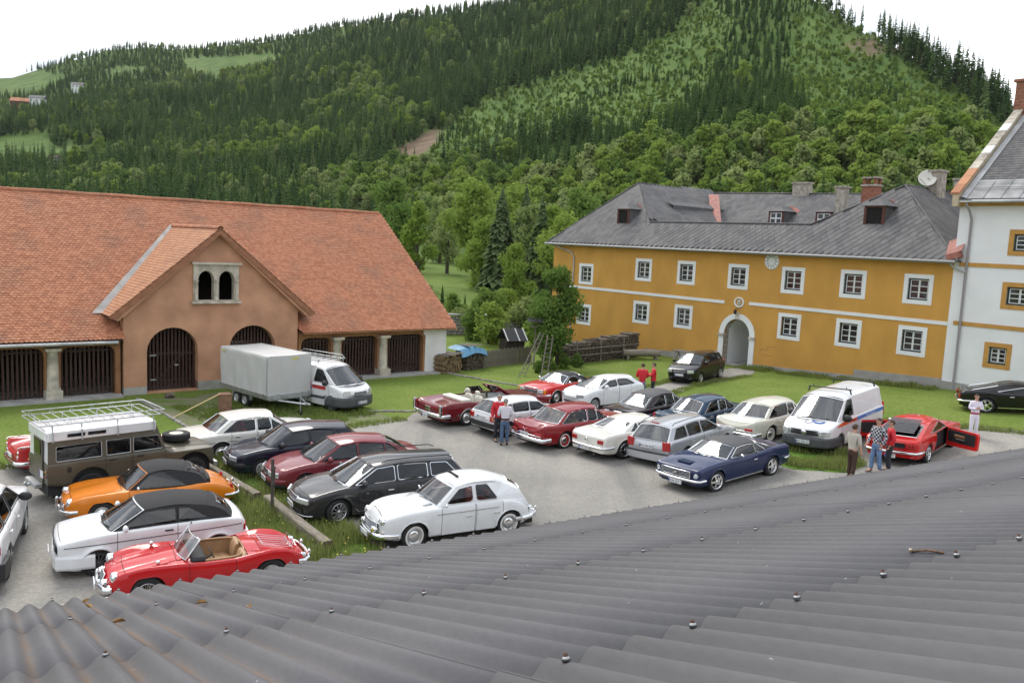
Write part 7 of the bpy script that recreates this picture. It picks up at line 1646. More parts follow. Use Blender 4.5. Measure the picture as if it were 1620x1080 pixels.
for (s0, s1, mt, nm) in ((.62, 2.28, ORG, 'orange_stripe'), (2.285, 4.80, BLU, 'blue_stripe')):
    for sd in (1, -1):
        m = MB(); rows = [[], []]
        for k in range(13):
            s = s0 + (s1 - s0) * k / 12; z0 = .98 if s > 1.0 else .98 + (1.0 - s) * .0
            zt_ = 1.085 if s > .95 else .99 + (s - .62) / .33 * .095
            for q, z in enumerate((.955, zt_)): rows[q].append((c['bx'](s, 0, z) if s < .3 else X(s), sd * (c['side_y'](s, z) + .006), z))
        m.loft(rows, closed=False, caps=False); m.build(nm, mt, c['car'])
for sd in (1, -1):
    Rm = Matrix(((-sd, 0, 0, 0), (0, 0, sd, 0), (0, 1, 0, 0), (0, 0, 0, 1)))
    text_obj('Malerei  Knabenhof', .115, TXTW, c['car'], Matrix.Translation((X(3.55), sd * (c['side_y'](3.5, 1.02) + .012), 1.02)) @ Rm)
    text_obj('HOFY', .115, TXTW, c['car'], Matrix.Translation((X(1.62), sd * (c['side_y'](1.5, 1.02) + .012), 1.02)) @ Rm)
    MB().bbox((X(2.05), sd * (c['side_y'](2.0, 1.02) + .006), 1.02), (.16, .006, .05), .002).build('stripe_badge', BLACKP, c['car'])
arcm = MB(); emb = MB()
def hood_pt(s, y): f = min(.94, abs(y) / c['plan'](s)); return (c['bx'](s, y, .9), y, c['ztop'](s, f) + .012)
pts = [hood_pt(.42 + .13 * sin(a) + .0, -.02 + .40 + .20 * cos(a)) for a in [pi * .95 + k * pi * .95 / 10 for k in range(11)]]
arcm.tube([hood_pt(.52 - .12 * sin(pi * k / 10), .30 + .02 + .20 * cos(pi + pi * k / 10)) for k in range(11)], .028, 5); arcm.build('bonnet_logo', BLU, c['car'])
ring = [hood_pt(.42 + .09 * cos(2 * pi * k / 12), -.02 + .12 * sin(2 * pi * k / 12)) for k in range(12)]
emb.tube(ring, .016, 4, closed=True); emb.build('bonnet_emblem', STEEL, c['car'])
MB().lathe([(.10, 0), (.10, .02), (.02, .03), (.001, .03)], axis='X', n=18).xf(Matrix.Translation((c['bx'](0, 0, .8) + .012, 0, .80))).build('front_badge', CHROME, c['car'])
for s in (2.1, 4.25):
    m = MB().bbox((X(s), 0, 2.08), (.07, 1.62, .035), .01)
    for sd in (1, -1): m.tube([(X(s), sd * .74, 2.08), (X(s), sd * .80, 1.90)], .03, 6); m.tube([(X(s), sd * .62, 2.08), (X(s), sd * .62, 2.16)], .015, 5)
    m.build('roof_bar', BLACKP, c['car'])
car('rack_van', name='van', label='white delivery van with roof rack and grey bumper beside the covered trailer', cat='van', paint=VANW, L=4.78, W=1.90, wb=3.10, fo=.84, r=.325, tw=.20, pos=(-7.45, 34.10), head=-34, at=('f', -1),
    deck=[(0, .78), (.05, .90), (.2, .99), (.62, 1.14), (1.0, 1.20), (4.78, 1.20)], crest=[(0, .76), (.05, .87), (.2, .95), (.8, 1.12), (4.78, 1.14)], plan=[(0, .78), (.06, .86), (.3, .95), (.9, 1), (4.6, 1), (4.75, .98), (4.78, .96)], bot=[(0, .28), (.5, .24), (4.5, .28), (4.78, .36)], rs=.06, tuck=.965, wheel='steel', rimc=GREYP, bowf=.28, bowr=.02, doors=[(.95, 2.0)], handle_mat=BLACKP, steer=-6,
    gh=dict(s0=.60, s1=1.45, s2=4.60, s3=4.74, roof=[(1.45, 1.86), (2.2, 1.96), (4.6, 1.94)], yr=.80, fb=.945, drop=.11, crown=.03, wins=[round_poly([(1.02, 1.19), (1.50, 1.68), (1.84, 1.72), (1.92, 1.19)], .08)], trimmat=BLACKP, riv=.12, rin=(.25, .12), wbow=.26, rbow=.03, rp=4, win=(.08, .06), wiv=.06, wframe=VANW), seat_z=.62, seat_s=1.8, rear_seat=False,
    bumpers=[(True, .46, .40, .07, .97, GREYP, .02, .55, 1)], lamps=[(True, 'rect', .68, .84, .30, .22, LENS), (False, 'rect', .86, 1.0, .12, .5, REDL)], grilles=[(True, -.34, .34, .74, .86, 3, 'h', STEEL, BLACKP)], plates=[(True, .0, .44, 'MU 523 BN', .52, .12, .10)], mirror=(1.12, BLACKP, .17), strips=[(1.0, 4.6, .56, .56, .12, GREYP)])
c = CARS['rack_van']; X = c['X']
RDS = mat('stripe_red', (.55, .03, .03), .4)
for sd in (1, -1):
    for s0, s1, z0, z1, mt, nm in ((1.15, 1.95, .90, 1.05, RDS, 'red_stripe'), (1.98, 3.6, .86, 1.0, BLU, 'blue_stripe')):
        m = MB(); m.add([(X(a), sd * (c['side_y'](a, z) + .006), z) for a, z in ((s0, z0), (s1, z0), (s1, z1), (s0, z1))], [(0, 1, 2, 3)]); m.build(nm, mt, c['car'])
    for k in range(3): MB().bbox((X(2.05 + .2 * k), sd * (c['side_y'](2.1, 1.05) + .008), 1.06 + .03 * k), (.10, .008, .2), .002).build('stripe_block', (RDS, BLU, BLU)[k], c['car'])
rk = MB()
for y in (-.72, .72):
    rk.tube([(X(1.75), y, 2.02), (X(4.6), y, 2.02)], .02, 5); rk.tube([(X(1.72), y, 2.02), (X(1.9), y, 2.16), (X(4.4), y, 2.16), (X(4.6), y, 2.02)], .016, 5)
    for s in (1.85, 2.7, 3.6, 4.5): rk.tube([(X(s), y, 1.86), (X(s), y, 2.1)], .018, 5)
rk.build('rack_rail', GALV, c['car'])
for k in range(8): MB().bbox((X(1.8 + k * .39), 0, 2.03), (.05, 1.46, .03), .006).build('rack_bar', GALV, c['car'])
MB().bbox((c['bx'](.42, -.1, 1) , .15, c['deck'](.42) + .006), (.06, .30, .02), .006).build('bonnet_vent', BLACKP, c['car'])
# ================================================================== people
SKIN = mat('skin', (.52, .29, .20), .55, var=.06, scale=8)
def skin_mesh(name, verts, edges, radii, roots, mt, parent, sub=2, wob=0.0):
    me = bpy.data.meshes.new(name); me.from_pydata(verts, edges, []); me.materials.append(mt); o = link(name, me, parent)
    sk = o.modifiers.new('skin', 'SKIN'); sk.use_smooth_shade = True
    sv = me.skin_vertices[0].data
    for i, r in enumerate(radii): sv[i].radius = r if isinstance(r, tuple) else (r, r); sv[i].use_root = i in roots
    ss = o.modifiers.new('sub', 'SUBSURF'); ss.levels = sub; ss.render_levels = sub
    return o
ARM = {'down': ((.245, .02, 1.16), (.255, -.06, .91)), 'hip': ((.30, .07, 1.17), (.20, -.05, 1.0)), 'fold': ((.24, -.06, 1.16), (.03, -.23, 1.18)), 'bent': ((.25, .03, 1.15), (.20, -.22, 1.07)), 'smoke': ((.26, .02, 1.14), (.24, -.16, .93)), 'pocket': ((.27, .07, 1.16), (.21, -.03, .93)), 'chest': ((.24, -.01, 1.16), (.08, -.20, 1.24))}
def person(label, pos, face, H, top_m, trou_m, hair_m, shoe_m, arms=('down', 'down'), top='shirt', stride=.0, lean=0.0, bald=False, sleeve=1.0, female=False, group=None, belt=None, collar=None):
    x, y = pos; o = thing('person', label, 'person', (x, y, ground_z(x, y) + .024), radians(face) + pi / 2, group); k = H / 1.75; o.scale = (k, k, k)
    V, E_, Rr = [], [], []; 
    def v(p, r): V.append(p); Rr.append(r); return len(V) - 1
    sw = .165 if female else .185; hw_ = .085
    pel = v((0, 0, .93), (.145, .105)); sp1 = v((0, .01, 1.10), (.125, .095)); ch = v((0, lean * .5, 1.32), (.150, .105)); nk = v((0, lean, 1.485), .052); hb = v((0, lean - .015, 1.575), (.066, .076)); hm_ = v((0, lean - .02, 1.645), (.078, .092)); ht = v((0, lean - .01, 1.715), (.060, .068))
    E_ += [(pel, sp1), (sp1, ch), (ch, nk), (nk, hb), (hb, hm_), (hm_, ht)]
    wr = {}
    for sd, an in ((-1, arms[0]), (1, arms[1])):
        el, w = ARM[an]; s_ = v((sd * sw, lean * .8, 1.405), .058); e = v((sd * el[0], el[1], el[2]), .044); q = v((sd * w[0], w[1], w[2]), .030); d = (Vector((sd * w[0], w[1], w[2])) - Vector((sd * el[0], el[1], el[2]))).normalized(); hp = Vector((sd * w[0], w[1], w[2])) + d * .075
        h = v(tuple(hp), (.036, .022)); E_ += [(ch, s_), (s_, e), (e, q), (q, h)]; wr[sd] = (hp, d)
        kn = v((sd * .10, -.025 + sd * stride * .5, .50), .058); hip = v((sd * hw_, 0, .88), .085); an_ = v((sd * .105, .02 + sd * stride, .10), .040); to = v((sd * .125, -.13 + sd * stride, .035), (.036, .026)); E_ += [(pel, hip), (hip, kn), (kn, an_), (an_, to)]
    roots = {pel}
    for sd in (-1, 1):       # five separate fingers per hand
        hp, d = wr[sd]; ax = d.cross(Vector((0, 1, 0.2))).normalized()
        for f in range(5):
            b = hp + ax * (.024 * (f - 1.5)) + d * (.010 if f else -.02); ln = (.045, .062, .068, .062, .05)[f]; cu = Vector((0, -.012 - .004 * f, 0)); dd = d if f else (d + ax * -.9).normalized()
            a_ = v(tuple(b), .010); c_ = v(tuple(b + dd * ln * .6 + cu * .4), .009); e_ = v(tuple(b + dd * ln + cu * 1.6), .007); E_ += [(a_, c_), (c_, e_)]; roots.add(a_)
    body = skin_mesh('body', V, E_, Rr, roots, SKIN, o)
    fc = MB().ball((0, lean - .115, 1.618), (.014, .022, .022), 6, 5); fc.build('nose', SKIN, o)
    for sd in (-1, 1):
        MB().ball((sd * .030, lean - .100, 1.645), (.011, .008, .007), 6, 4).build('eye', PLATEINK, o); MB().ball((sd * .082, lean - .01, 1.635), (.014, .026, .034), 6, 5).build('ear', SKIN, o)
    MB().box((0, lean - .098, 1.582), (.045, .012, .010)).build('mouth', mat('lips', (.33, .11, .09), .6), o)
    hr = MB(); rows = []
    for i in range(7):
        t = i / 6 * (.62 if not bald else .40); ring = []
        for j in range(14):
            a = 2 * pi * j / 14; fr = sin(a) < -.35; tt = t * (.62 if fr else (1.45 if female and sin(a) > .2 else 1.12)); ring.append((.094 * sin(pi * tt) * cos(a), lean - .006 + .106 * sin(pi * tt) * sin(a), 1.648 + .098 * cos(pi * tt)))
        rows.append(ring)
    if bald: rows = [[(.088 * cos(2 * pi * j / 14), lean + .004 + .100 * max(-.45, sin(2 * pi * j / 14)), z) for j in range(14)] for z in (1.60, 1.64, 1.675)]
    hr.loft(rows, True, False); hr.build('hair', hair_m, o)
    # clothes
    V, E_, Rr = [], [], []
    big_ = .030 if top == 'jacket' else .016; low = .86 if top == 'jacket' else .96
    a0 = v((0, .005, low), (.150 + big_, .112 + big_)); a1 = v((0, .01, 1.10), (.135 + big_, .105 + big_)); a2 = v((0, lean * .5, 1.32), (.158 + big_ * .8, .112 + big_)); a25 = v((0, lean * .8, 1.415), (.120 + big_ * .6, .088 + big_ * .8)); a3 = v((0, lean, 1.485), (.070, .066)); E_ += [(a0, a1), (a1, a2), (a2, a25), (a25, a3)]
    for sd, an in ((-1, arms[0]), (1, arms[1])):
        el, w = ARM[an]; ev_ = Vector((sd * el[0], el[1], el[2])); wv = Vector((sd * w[0], w[1], w[2])); s_ = v((sd * sw, lean * .8, 1.405), .062 + big_ * .7); e = v(tuple(ev_), .050 + big_ * .7); q = v(tuple(ev_.lerp(wv, sleeve)), .038 + big_ * .6); E_ += [(a2, s_), (s_, e), (e, q)]
    skin_mesh('jacket' if top == 'jacket' else 'shirt', V, E_, Rr, {a1}, top_m, o)
    V, E_, Rr = [], [], []
    p0 = v((0, 0, .98), (.150, .115)); p1 = v((0, 0, .89), (.150, .118)); E_.append((p0, p1))
    for sd in (-1, 1):
        h = v((sd * hw_, 0, .80), .098); kn = v((sd * .10, -.02 + sd * stride * .5, .50), .075); an_ = v((sd * .105, .02 + sd * stride, .09), .066); E_ += [(p1, h), (h, kn), (kn, an_)]
    skin_mesh('trousers', V, E_, Rr, {p1}, trou_m, o)
    if belt: MB().lathe([(.165, -.03), (.168, .03)], (0, 0, .985), n=16).xf(Matrix.Diagonal((1, .8, 1, 1))).build('belt', belt, o)
    if collar: MB().lathe([(.085, -.02), (.072, .04), (.068, .045)], (0, lean, 1.47), n=14).build('collar', collar, o)
    for sd in (-1, 1):
        m = MB(); rows = []
        for t in range(7):
            u = t / 6; yy = .075 - .27 * u; w = .042 * (1 - .35 * (2 * u - 1) ** 4) * (1 if u < .9 else .7); hh = .085 - .045 * u if u > .25 else .09; rows.append([(sd * .115 + w * cos(a), yy + sd * stride, max(0.0, .5 * hh * (1 + sin(a)))) for a in [2 * pi * j / 10 for j in range(10)]])
        m.loft(rows); m.build('shoe', shoe_m, o)
    return o
JACK = mat('red_jacket', (.56, .012, .022), .55, bump=.2, bscale=14); WSH = mat('white_shirt', (.62, .60, .66), .8, bump=.25, bscale=12); JEAN = mat('blue_jeans', (.075, .125, .22), .85, var=.25, scale=9); JEANL = mat('light_jeans', (.14, .23, .40), .85, var=.25, scale=9); DARKT = mat('dark_trousers', (.025, .026, .034), .85); BRNT = mat('brown_trousers', (.055, .026, .018), .85); BGS = mat('beige_shirt', (.44, .41, .35), .85, bump=.25, bscale=12); WTR = mat('white_trousers', (.70, .67, .76), .8, bump=.2, bscale=10)
GREYH = mat('grey_hair', (.26, .24, .22), .8); BRNH = mat('brown_hair', (.06, .038, .025), .8); DKH = mat('dark_hair', (.018, .012, .010), .7); SHOE = mat('dark_shoe', (.022, .018, .016), .5); SHOEB = mat('brown_shoe', (.14, .075, .05), .6); PINK = mat('crimson_top', (.42, .04, .10), .8)
def check_mat():
    m = bpy.data.materials.new('checked_cloth'); m.use_nodes = True; t = m.node_tree; b = t.nodes['Principled BSDF']; b.inputs['Roughness'].default_value = .85
    tc = t.nodes.new('ShaderNodeTexCoord'); ck = t.nodes.new('ShaderNodeTexChecker'); ck.inputs['Scale'].default_value = 16; ck.inputs['Color1'].default_value = (.010, .012, .022, 1); ck.inputs['Color2'].default_value = (.50, .50, .54, 1); t.links.new(tc.outputs['Object'], ck.inputs['Vector']); t.links.new(ck.outputs[0], b.inputs['Base Color']); return m
CHK = check_mat()
person('man in red jacket facing the camera behind the man in the white shirt', (-.36, 30.25), -70, 1.78, JACK, DARKT, GREYH, SHOE, ('down', 'bent'), 'jacket', collar=WSH)
person('grey haired man in white shirt and jeans seen from behind', (-.12, 29.72), 96, 1.74, WSH, JEAN, GREYH, SHOE, ('bent', 'bent'), stride=.05, belt=SHOE)
person('man in red jacket and pale jeans on the track, back to the camera', (6.31, 39.2), 82, 1.80, JACK, JEANL, BRNH, SHOE, ('bent', 'bent'), 'jacket')
person('man in red jacket and dark trousers in profile on the track', (6.86, 39.3), 170, 1.80, JACK, DARKT, BRNH, SHOE, ('fold', 'fold'), 'jacket')
person('man in beige shirt and brown trousers by the roof edge', (10.88, 25.55), 28, 1.76, BGS, BRNT, BRNH, SHOE, ('down', 'bent'), sleeve=.35, stride=-.05)
person('man in black and white checked shirt and jeans by the red coupe', (11.90, 26.16), 205, 1.80, CHK, JEANL, BRNH, SHOEB, ('smoke', 'pocket'), stride=.07)
person('man in red jacket and black trousers standing beside the checked shirt', (12.33, 26.20), 165, 1.72, JACK, DARKT, BRNH, SHOE, ('pocket', 'pocket'), 'jacket')
person('woman in white jacket and white trousers with crimson top before the lawn', (17.40, 30.50), 255, 1.66, WTR, WTR, DKH, SHOE, ('fold', 'chest'), female=True, stride=.05, belt=PINK)
# ================================================================== smaller things about the yard
OLDW = mat('weathered_timber', (.24, .205, .165), .9, var=.35, scale=5, aniso=(.6, 6, 6), bump=.5, bscale=9); ENDG = mat('end_grain', (.13, .10, .08), .9, var=.3, scale=12); WOODR = mat('reddish_box', (.24, .13, .08), .8, var=.25, scale=5); NEWW = mat('fresh_lath', (.58, .43, .22), .7); GREYWOOD = mat('grey_boards', (.20, .175, .145), .9, var=.4, scale=4, aniso=(6, 6, .5), bump=.4, bscale=10)
TARP = mat('grey_tarpaulin', (.50, .50, .485), .55, var=.05, scale=1.3, bump=.25, bscale=2.2); BLUET = mat('blue_tarpaulin', (.10, .27, .42), .5, var=.2, scale=3, bump=.5, bscale=4); ROCK = mat('field_stone', (.27, .255, .23), .95, var=.4, scale=5, detail=8, bump=.8, bscale=7); DKROOF = mat('felt_roof', (.05, .05, .052), .9)
def gpt(x, y, dz=0.0): return Vector((x, y, ground_z(x, y) + dz))
def beam(a, b, w, h, label, lift=.03):
    A, B = gpt(*a), gpt(*b); d = B - A; L_ = d.length; o = thing('timber_beam', label, 'beam', A, atan2(d.y, d.x)); m = MB(); n = 9; rows = []
    for i in range(n): x = L_ * i / (n - 1); j = RND.uniform(-.012, .012); rows.append([(x, -w / 2 + j, lift), (x, w / 2 + j, lift), (x, w / 2 - .02 + j, lift + h * .9), (x, w / 2 - .05 + j, lift + h), (x, -w / 2 + .05 + j, lift + h), (x, -w / 2 + .02 + j, lift + h * .9)])
    m.loft(rows, True, False, False); m.build('beam', OLDW, o)
    for x in (0, L_): MB().add([(x, *p[1:]) for p in rows[0]], [tuple(range(6))]).build('end_grain', ENDG, o)
    return o
beam((-9.75, 25.35), (-6.76, 22.0), .26, .26, 'long grey timber beam on the verge beside the olive off-roader'); beam((-6.45, 21.85), (-4.08, 18.62), .28, .27, 'cracked grey timber beam on the verge nearest the red roadster')
beam((-4.9, 18.75), (-4.05, 18.95), .2, .07, 'short plank under the end of the cracked beam', .02); beam((10.43, 29.5), (11.5, 28.55), .16, .14, 'thin weathered log on the grass before the striped van')
p = thing('metal_post', 'rusty square post standing upright at the cracked beam', 'post', gpt(-6.05, 20.92)); MB().box((0, 0, .78), (.07, .05, 1.56)).build('post', mat('rusty_post', (.10, .085, .075), .7, .3, var=.4, scale=9), p); MB().box((.055, 0, 1.12), (.03, .04, .5)).build('bracket', MATS['rusty_post'], p)
bx_ = thing('wooden_box', 'upright reddish wooden box behind the white saloon', 'box', gpt(-11.4, 32.7), .6)
for i, (c_, d) in enumerate((((0, -.2, .42), (.42, .03, .84)), ((0, .2, .42), (.42, .03, .84)), ((-.2, 0, .42), (.03, .37, .84)), ((.2, 0, .42), (.03, .37, .84)), ((0, 0, .85), (.46, .46, .03)))): MB().box(c_, d).build('board', WOODR, bx_)
st = MB().tube([gpt(-13.0, 31.6, .05), gpt(-11.5, 32.45, .90)], .03, 4); tag(st.build('lath', NEWW), 'pale wooden lath leaning on the reddish box', 'lath')
# ---- covered trailer
f = Vector((cos(radians(-42)), sin(radians(-42)), 0)); lf = Vector((-f.y, f.x, 0)); c0 = Vector((-9.81, 33.12, 0)) + lf * 1.02 - f * 1.9
tr = thing('trailer', 'twin-axle trailer with tall grey tarpaulin cover', 'trailer', c0, radians(-42))
m = MB(); rows = []; TLx, TWy, zb0, zt0 = 1.9, 1.02, .78, 2.34
sec_ = []
def tarp_y(z, x): return TWy + .012 * sin(x * 5.1 + z * 3) + .022 * sin(x * 11 + z * 1.2) * (1 - (z - zb0) / (zt0 - zb0)) 
for i in range(25):
    x = -TLx + 2 * TLx * i / 24; r_ = []
    for z in (zb0, 1.1, 1.5, 1.9, 2.2, zt0 - .02): r_.append((x, -tarp_y(z, x), z))
    for yy in (-.97, -.5, 0, .5, .97): r_.append((x, yy, zt0 + .03 - .05 * (abs(sin(x * 2.5)) * .5) * (1 - abs(yy))))
    for z in (zt0 - .02, 2.2, 1.9, 1.5, 1.1, zb0): r_.append((x, tarp_y(z, x + 2), z))
    rows.append(r_)
m.loft(rows, False, False, True); tp = m.build('tarpaulin', TARP, tr)
for sx in (-1, 1):
    q = [(sx * TLx + sx * .012 * (1 if abs(p[1]) < .9 else 0), p[1], p[2]) for p in rows[0 if sx < 0 else -1]]; MB().add(q, [tuple(range(len(q)))]).build('end_flap', TARP, tr)
MB().tube([(TLx - .06, -TWy - .02, z) for z in (zb0, 1.2, 1.7, zt0)], .008, 4).build('lacing_rope', GREYP, tr)
for k in range(14): MB().ball((TLx - .04 + .03 * (k % 2), -TWy - .02, zb0 + .1 + k * .11), .014, 5, 4).build('eyelet', STEEL, tr)
MB().box((TLx + .016, .25, 2.22), (.008, .34, .06)).build('maker_label', mat('label_yellow', (.62, .58, .06), .5), tr); MB().box((-TLx + .3, -TWy - .03, 2.22), (.2, .008, .06)).build('maker_label', MATS['label_yellow'], tr)
for sd in (-1, 1): MB().bbox((0, sd * 1.03, .68), (3.86, .05, .20), .01).build('side_board', GALV, tr)
for sx in (-1, 1): MB().bbox((sx * 1.92, 0, .68), (.05, 2.06, .20), .01).build('end_board', GALV, tr)
MB().box((0, 0, .56), (3.8, 1.9, .06)).build('deck', GALV, tr)
wm = wheel_meshes(.29, .17, 'steel', False, SILVER_P)
for x in (-.62, .05):
    for sd in (-1, 1): w = link('wheel', wm[0], tr, (x, sd * .92, .29), 0 if sd > 0 else pi); link('rim', wm[1], w)
for sd in (-1, 1): MB().sweep([(x, sd * .92, z) for x, z in ((-1.0, .35), (-.9, .62), (-.62, .66), (.05, .66), (.35, .62), (.45, .35))], [(-.11, -.01), (.11, -.01), (.11, .01), (-.11, .01)], up=(0, 1, 0), smooth=False).build('mudguard', GALV, tr)
for sd in (-1, 1): MB().tube([(1.4, sd * .75, .55), (1.95, sd * .55, .52), (3.15, 0, .50)], .045, 4).build('drawbar', GALV, tr)
MB().bbox((3.2, 0, .52), (.34, .10, .10), .02).build('coupling', GALV, tr); jw = MB().tube([(2.85, -.1, .12), (2.85, -.1, .95)], .03, 6); jw.tube([(2.85, -.1, .95), (2.95, -.1, 1.0)], .012, 5); jw.build('jockey_stand', GALV, tr); MB().lathe([(.11, -.03), (.12, 0), (.11, .03), (.03, .03)], (2.85, -.1, .12), 'Y', 14).build('jockey_wheel', TYRE, tr)
for x in (1.75, 1.93): MB().tube([(x, .75, .58), (x, .75, .3)], .02, 5).build('prop_stand', GALV, tr)
# ---- kerb stones
def kerb(pts, label, n, w=.14, h=.09):
    o = thing('kerb_edging', label, 'kerb', gpt(*pts[0])); base = Vector(o.location)
    seg = []; 
    for a, b in zip(pts, pts[1:]):
        A, B = Vector((a[0], a[1])), Vector((b[0], b[1])); k = max(1, int((B - A).length / .55))
        for i in range(k): seg.append((A.lerp(B, i / k), A.lerp(B, (i + .94) / k)))
    for A, B in seg:
        c_ = (A + B) / 2; d = B - A; q = gpt(c_.x, c_.y, h / 2 - .02) - base; MB().bbox(q, (d.length, w * RND.uniform(.8, 1.15), h * RND.uniform(.8, 1.2)), .02, rz=atan2(d.y, d.x) + RND.uniform(-.03, .03)).build('kerb_stone', ROCK, o)
kerb([(-15.94, 34.9), (-13.6, 32.2), (-11.5, 29.7)], 'row of kerb stones running from the barn pier across the lawn', 12); kerb([(-6.1, 34.5), (-4.1, 34.9), (-3.2, 36.3)], 'row of kerb stones on the lawn edge by the rack van', 6); kerb([(-3.55, 45.6), (-.6, 43.3), (1.4, 41.9), (3.6, 40.8)], 'row of kerb stones from the woodpile to the red cabriolet', 14); kerb([(13.0, 35.3), (15.7, 33.5), (18.6, 31.85), (22, 29.4)], 'row of kerb stones along the lawn behind the red coupe', 14); kerb([(-22, 18.5), (-15.1, 24.2), (-12.4, 26.8)], 'row of kerb stones behind the red finned coupe', 14)
# ---- wood piles
LOGM = mat('split_log', (.30, .205, .11), .9, var=.5, scale=9, col2=(.12, .085, .055)); LOGD = mat('old_log', (.17, .135, .10), .9, var=.6, scale=8, col2=(.055, .045, .036))
def woodpile(a, b, h, dep, label, mt, r=.07, taper=0.0):
    A, B = gpt(*a), gpt(*b); d = B - A; L_ = d.length; o = thing('woodpile', label, 'woodpile', A, atan2(d.y, d.x)); m = MB(); rr = random.Random(5); z = r; i = 0
    while z < h:
        x = r + (r if i % 2 else 0)
        while x < L_ - r:
            hh = h * (1 - taper * (1 - x / L_))
            if z < hh + rr.uniform(-.1, .06):
                q = r * rr.uniform(.75, 1.08); n = rr.choice((3, 4, 5, 6)); a0 = rr.uniform(0, 6); ln = dep * rr.uniform(.9, 1.05); off = rr.uniform(-.06, .04); ring = [(x + q * cos(a0 + 2 * pi * k / n), z + q * sin(a0 + 2 * pi * k / n)) for k in range(n)]
                m.loft([[(p[0], off, p[1]) for p in ring], [(p[0], ln, p[1]) for p in ring]], True, True, False)
            x += r * 1.92
        z += r * 1.75; i += 1
    s_ = m.build('logs', mt, o); s_['kind'] = 'stuff'; return o
p1 = woodpile((-3.75, 45.2), (-2.75, 46.5), .95, 1.0, 'stack of firewood with grey boards on top at the barn corner', LOGM); p2 = woodpile((-2.55, 46.9), (-1.55, 48.1), 1.15, 1.0, 'stack of firewood under a blue tarpaulin beside the board fence', LOGD)
for k in range(4): MB().box((.35 + .33 * k, .45, 1.02 + .02 * k), (.28, 1.25, .03), rz=.15 * (k - 1.5)).build('cover_board', GREYWOOD, p1)
m = MB(); rows = [[(x, y, 1.27 + .10 * sin(x * 3 + y) - (.35 if y < -.1 else 0) - (.15 * (x > 1.5))) for y in (-.22, -.12, 0, .3, .6, .95, 1.1)] for x in (-.5, -.2, .2, .6, 1.0, 1.4, 1.7)]; m.loft(rows, False, False); tp_ = m.build('blue_cover', BLUET, p2)
for k in range(3): MB().box((.3 + .4 * k, .5, 1.40), (.22, 1.1, .03), rz=.2 * (k - 1)).build('cover_board', GREYWOOD, p2)
wp3 = woodpile((3.4, 51.0), (8.6, 55.6), 1.75, .9, 'long dark woodpile against the left end of the ochre house', LOGD, .075, .35)
for k in range(3): x = .6 + 2.2 * k; MB().tube([(x, -.35, 0), (x + .1, -.22, 1.5)], .05, 5).build('support_post', GREYWOOD, wp3)
for z in (.55, .95): MB().tube([(-.2, -.38, z), (6.6, -.36, z + .1)], .035, 5).build('support_rail', GREYWOOD, wp3)
# ---- board fence
A, B = gpt(-1.7, 48.3), gpt(1.3, 51.6); d = B - A; fe = thing('board_fence', 'weathered grey vertical board fence between woodpile and ladder', 'fence', A, atan2(d.y, d.x)); n = int(d.length / .115); pm = [MB().bbox((0, 0, h / 2), (.105, .022, h), .006).mesh('fence_board', GREYWOOD) for h in (1.0, 1.05, .96)]
for k in range(n): q = link('fence_board', pm[k % 3], fe, (.06 + k * .115, RND.uniform(-.008, .008), 0)); q.rotation_euler = (0, RND.uniform(-.015, .015), 0)
for z in (.3, .8): MB().box((d.length / 2, .04, z), (d.length, .05, .08)).build('fence_rail', GREYWOOD, fe)
# ---- ladders, bird table, hut, wall behind
def ladder(base, top, label, w=.42):
    A, B = Vector(base), Vector(top); d = B - A; L_ = d.length; o = thing('ladder', label, 'ladder', A); sd = Vector((cos(.75), sin(.75), 0)) * w / 2; n = int(L_ / .28)
    for s_ in (-1, 1): MB().tube([sd * s_, d + sd * s_ * .9], .035, 4).build('stile', GREYWOOD, o)
    for k in range(1, n): q = d * (k / n); MB().tube([q - sd, q + sd], .02, 4).build('rung', GREYWOOD, o)
ladder(gpt(.62, 45.6), gpt(1.75, 47.7, 2.35), 'wooden ladder leaning into the leafy tree'); ladder(gpt(1.9, 46.2), gpt(2.2, 47.6, 2.2), 'second wooden ladder leaning closer to the tree trunk', .5)
bt = thing('bird_table', 'bird table with a small dark roof beside the leafy tree', 'bird table', gpt(1.35, 48.6)); MB().tube([(0, 0, 0), (0, 0, 2.55)], .05, 6).build('post', GREYWOOD, bt); MB().box((0, 0, 2.55), (.6, .5, .04)).build('tray', GREYWOOD, bt); MB().add([(-.5, -.4, 2.85), (.5, -.4, 2.85), (.5, 0, 3.05), (-.5, 0, 3.05), (.5, .4, 2.85), (-.5, .4, 2.85)], [(0, 1, 2, 3), (3, 2, 4, 5)]).build('roof', DKROOF, bt)
for sx in (-.25, .25): MB().box((sx, 0, 2.72), (.04, .3, .3)).build('side', GREYWOOD, bt)
hut = thing('small_hut', 'low hut with dark felt roof and white roof battens behind the fence', 'hut', (.0, 57.0, ground_z(0, 57)), .5); hut.scale = (.72, .72, .72); MB().box((0, 0, .55), (1.9, 1.6, 1.1)).build('wall', DARKW, hut); MB().add([(-1.15, -1.1, 1.0), (1.15, -1.1, 1.0), (1.15, 0, 2.05), (-1.15, 0, 2.05), (1.15, 1.1, 1.0), (-1.15, 1.1, 1.0)], [(0, 1, 2, 3), (3, 2, 4, 5)]).build('roof', DKROOF, hut)
for x in (-1.0, .25, 1.1): MB().tube([(x, -1.12, 1.02), (x, 0, 2.09)], .06, 4).build('batten', WHITEP, hut)
A, B = Vector((-9.0, 64.0)), Vector((1.5, 66.5)); sw_ = thing('stone_wall', 'old field-stone wall with pale coping behind the barn corner', 'wall', (A.x, A.y, ground_z(*A)), atan2((B - A).y, (B - A).x)); rr = random.Random(2); L_ = (B - A).length; m = MB()
z = .12
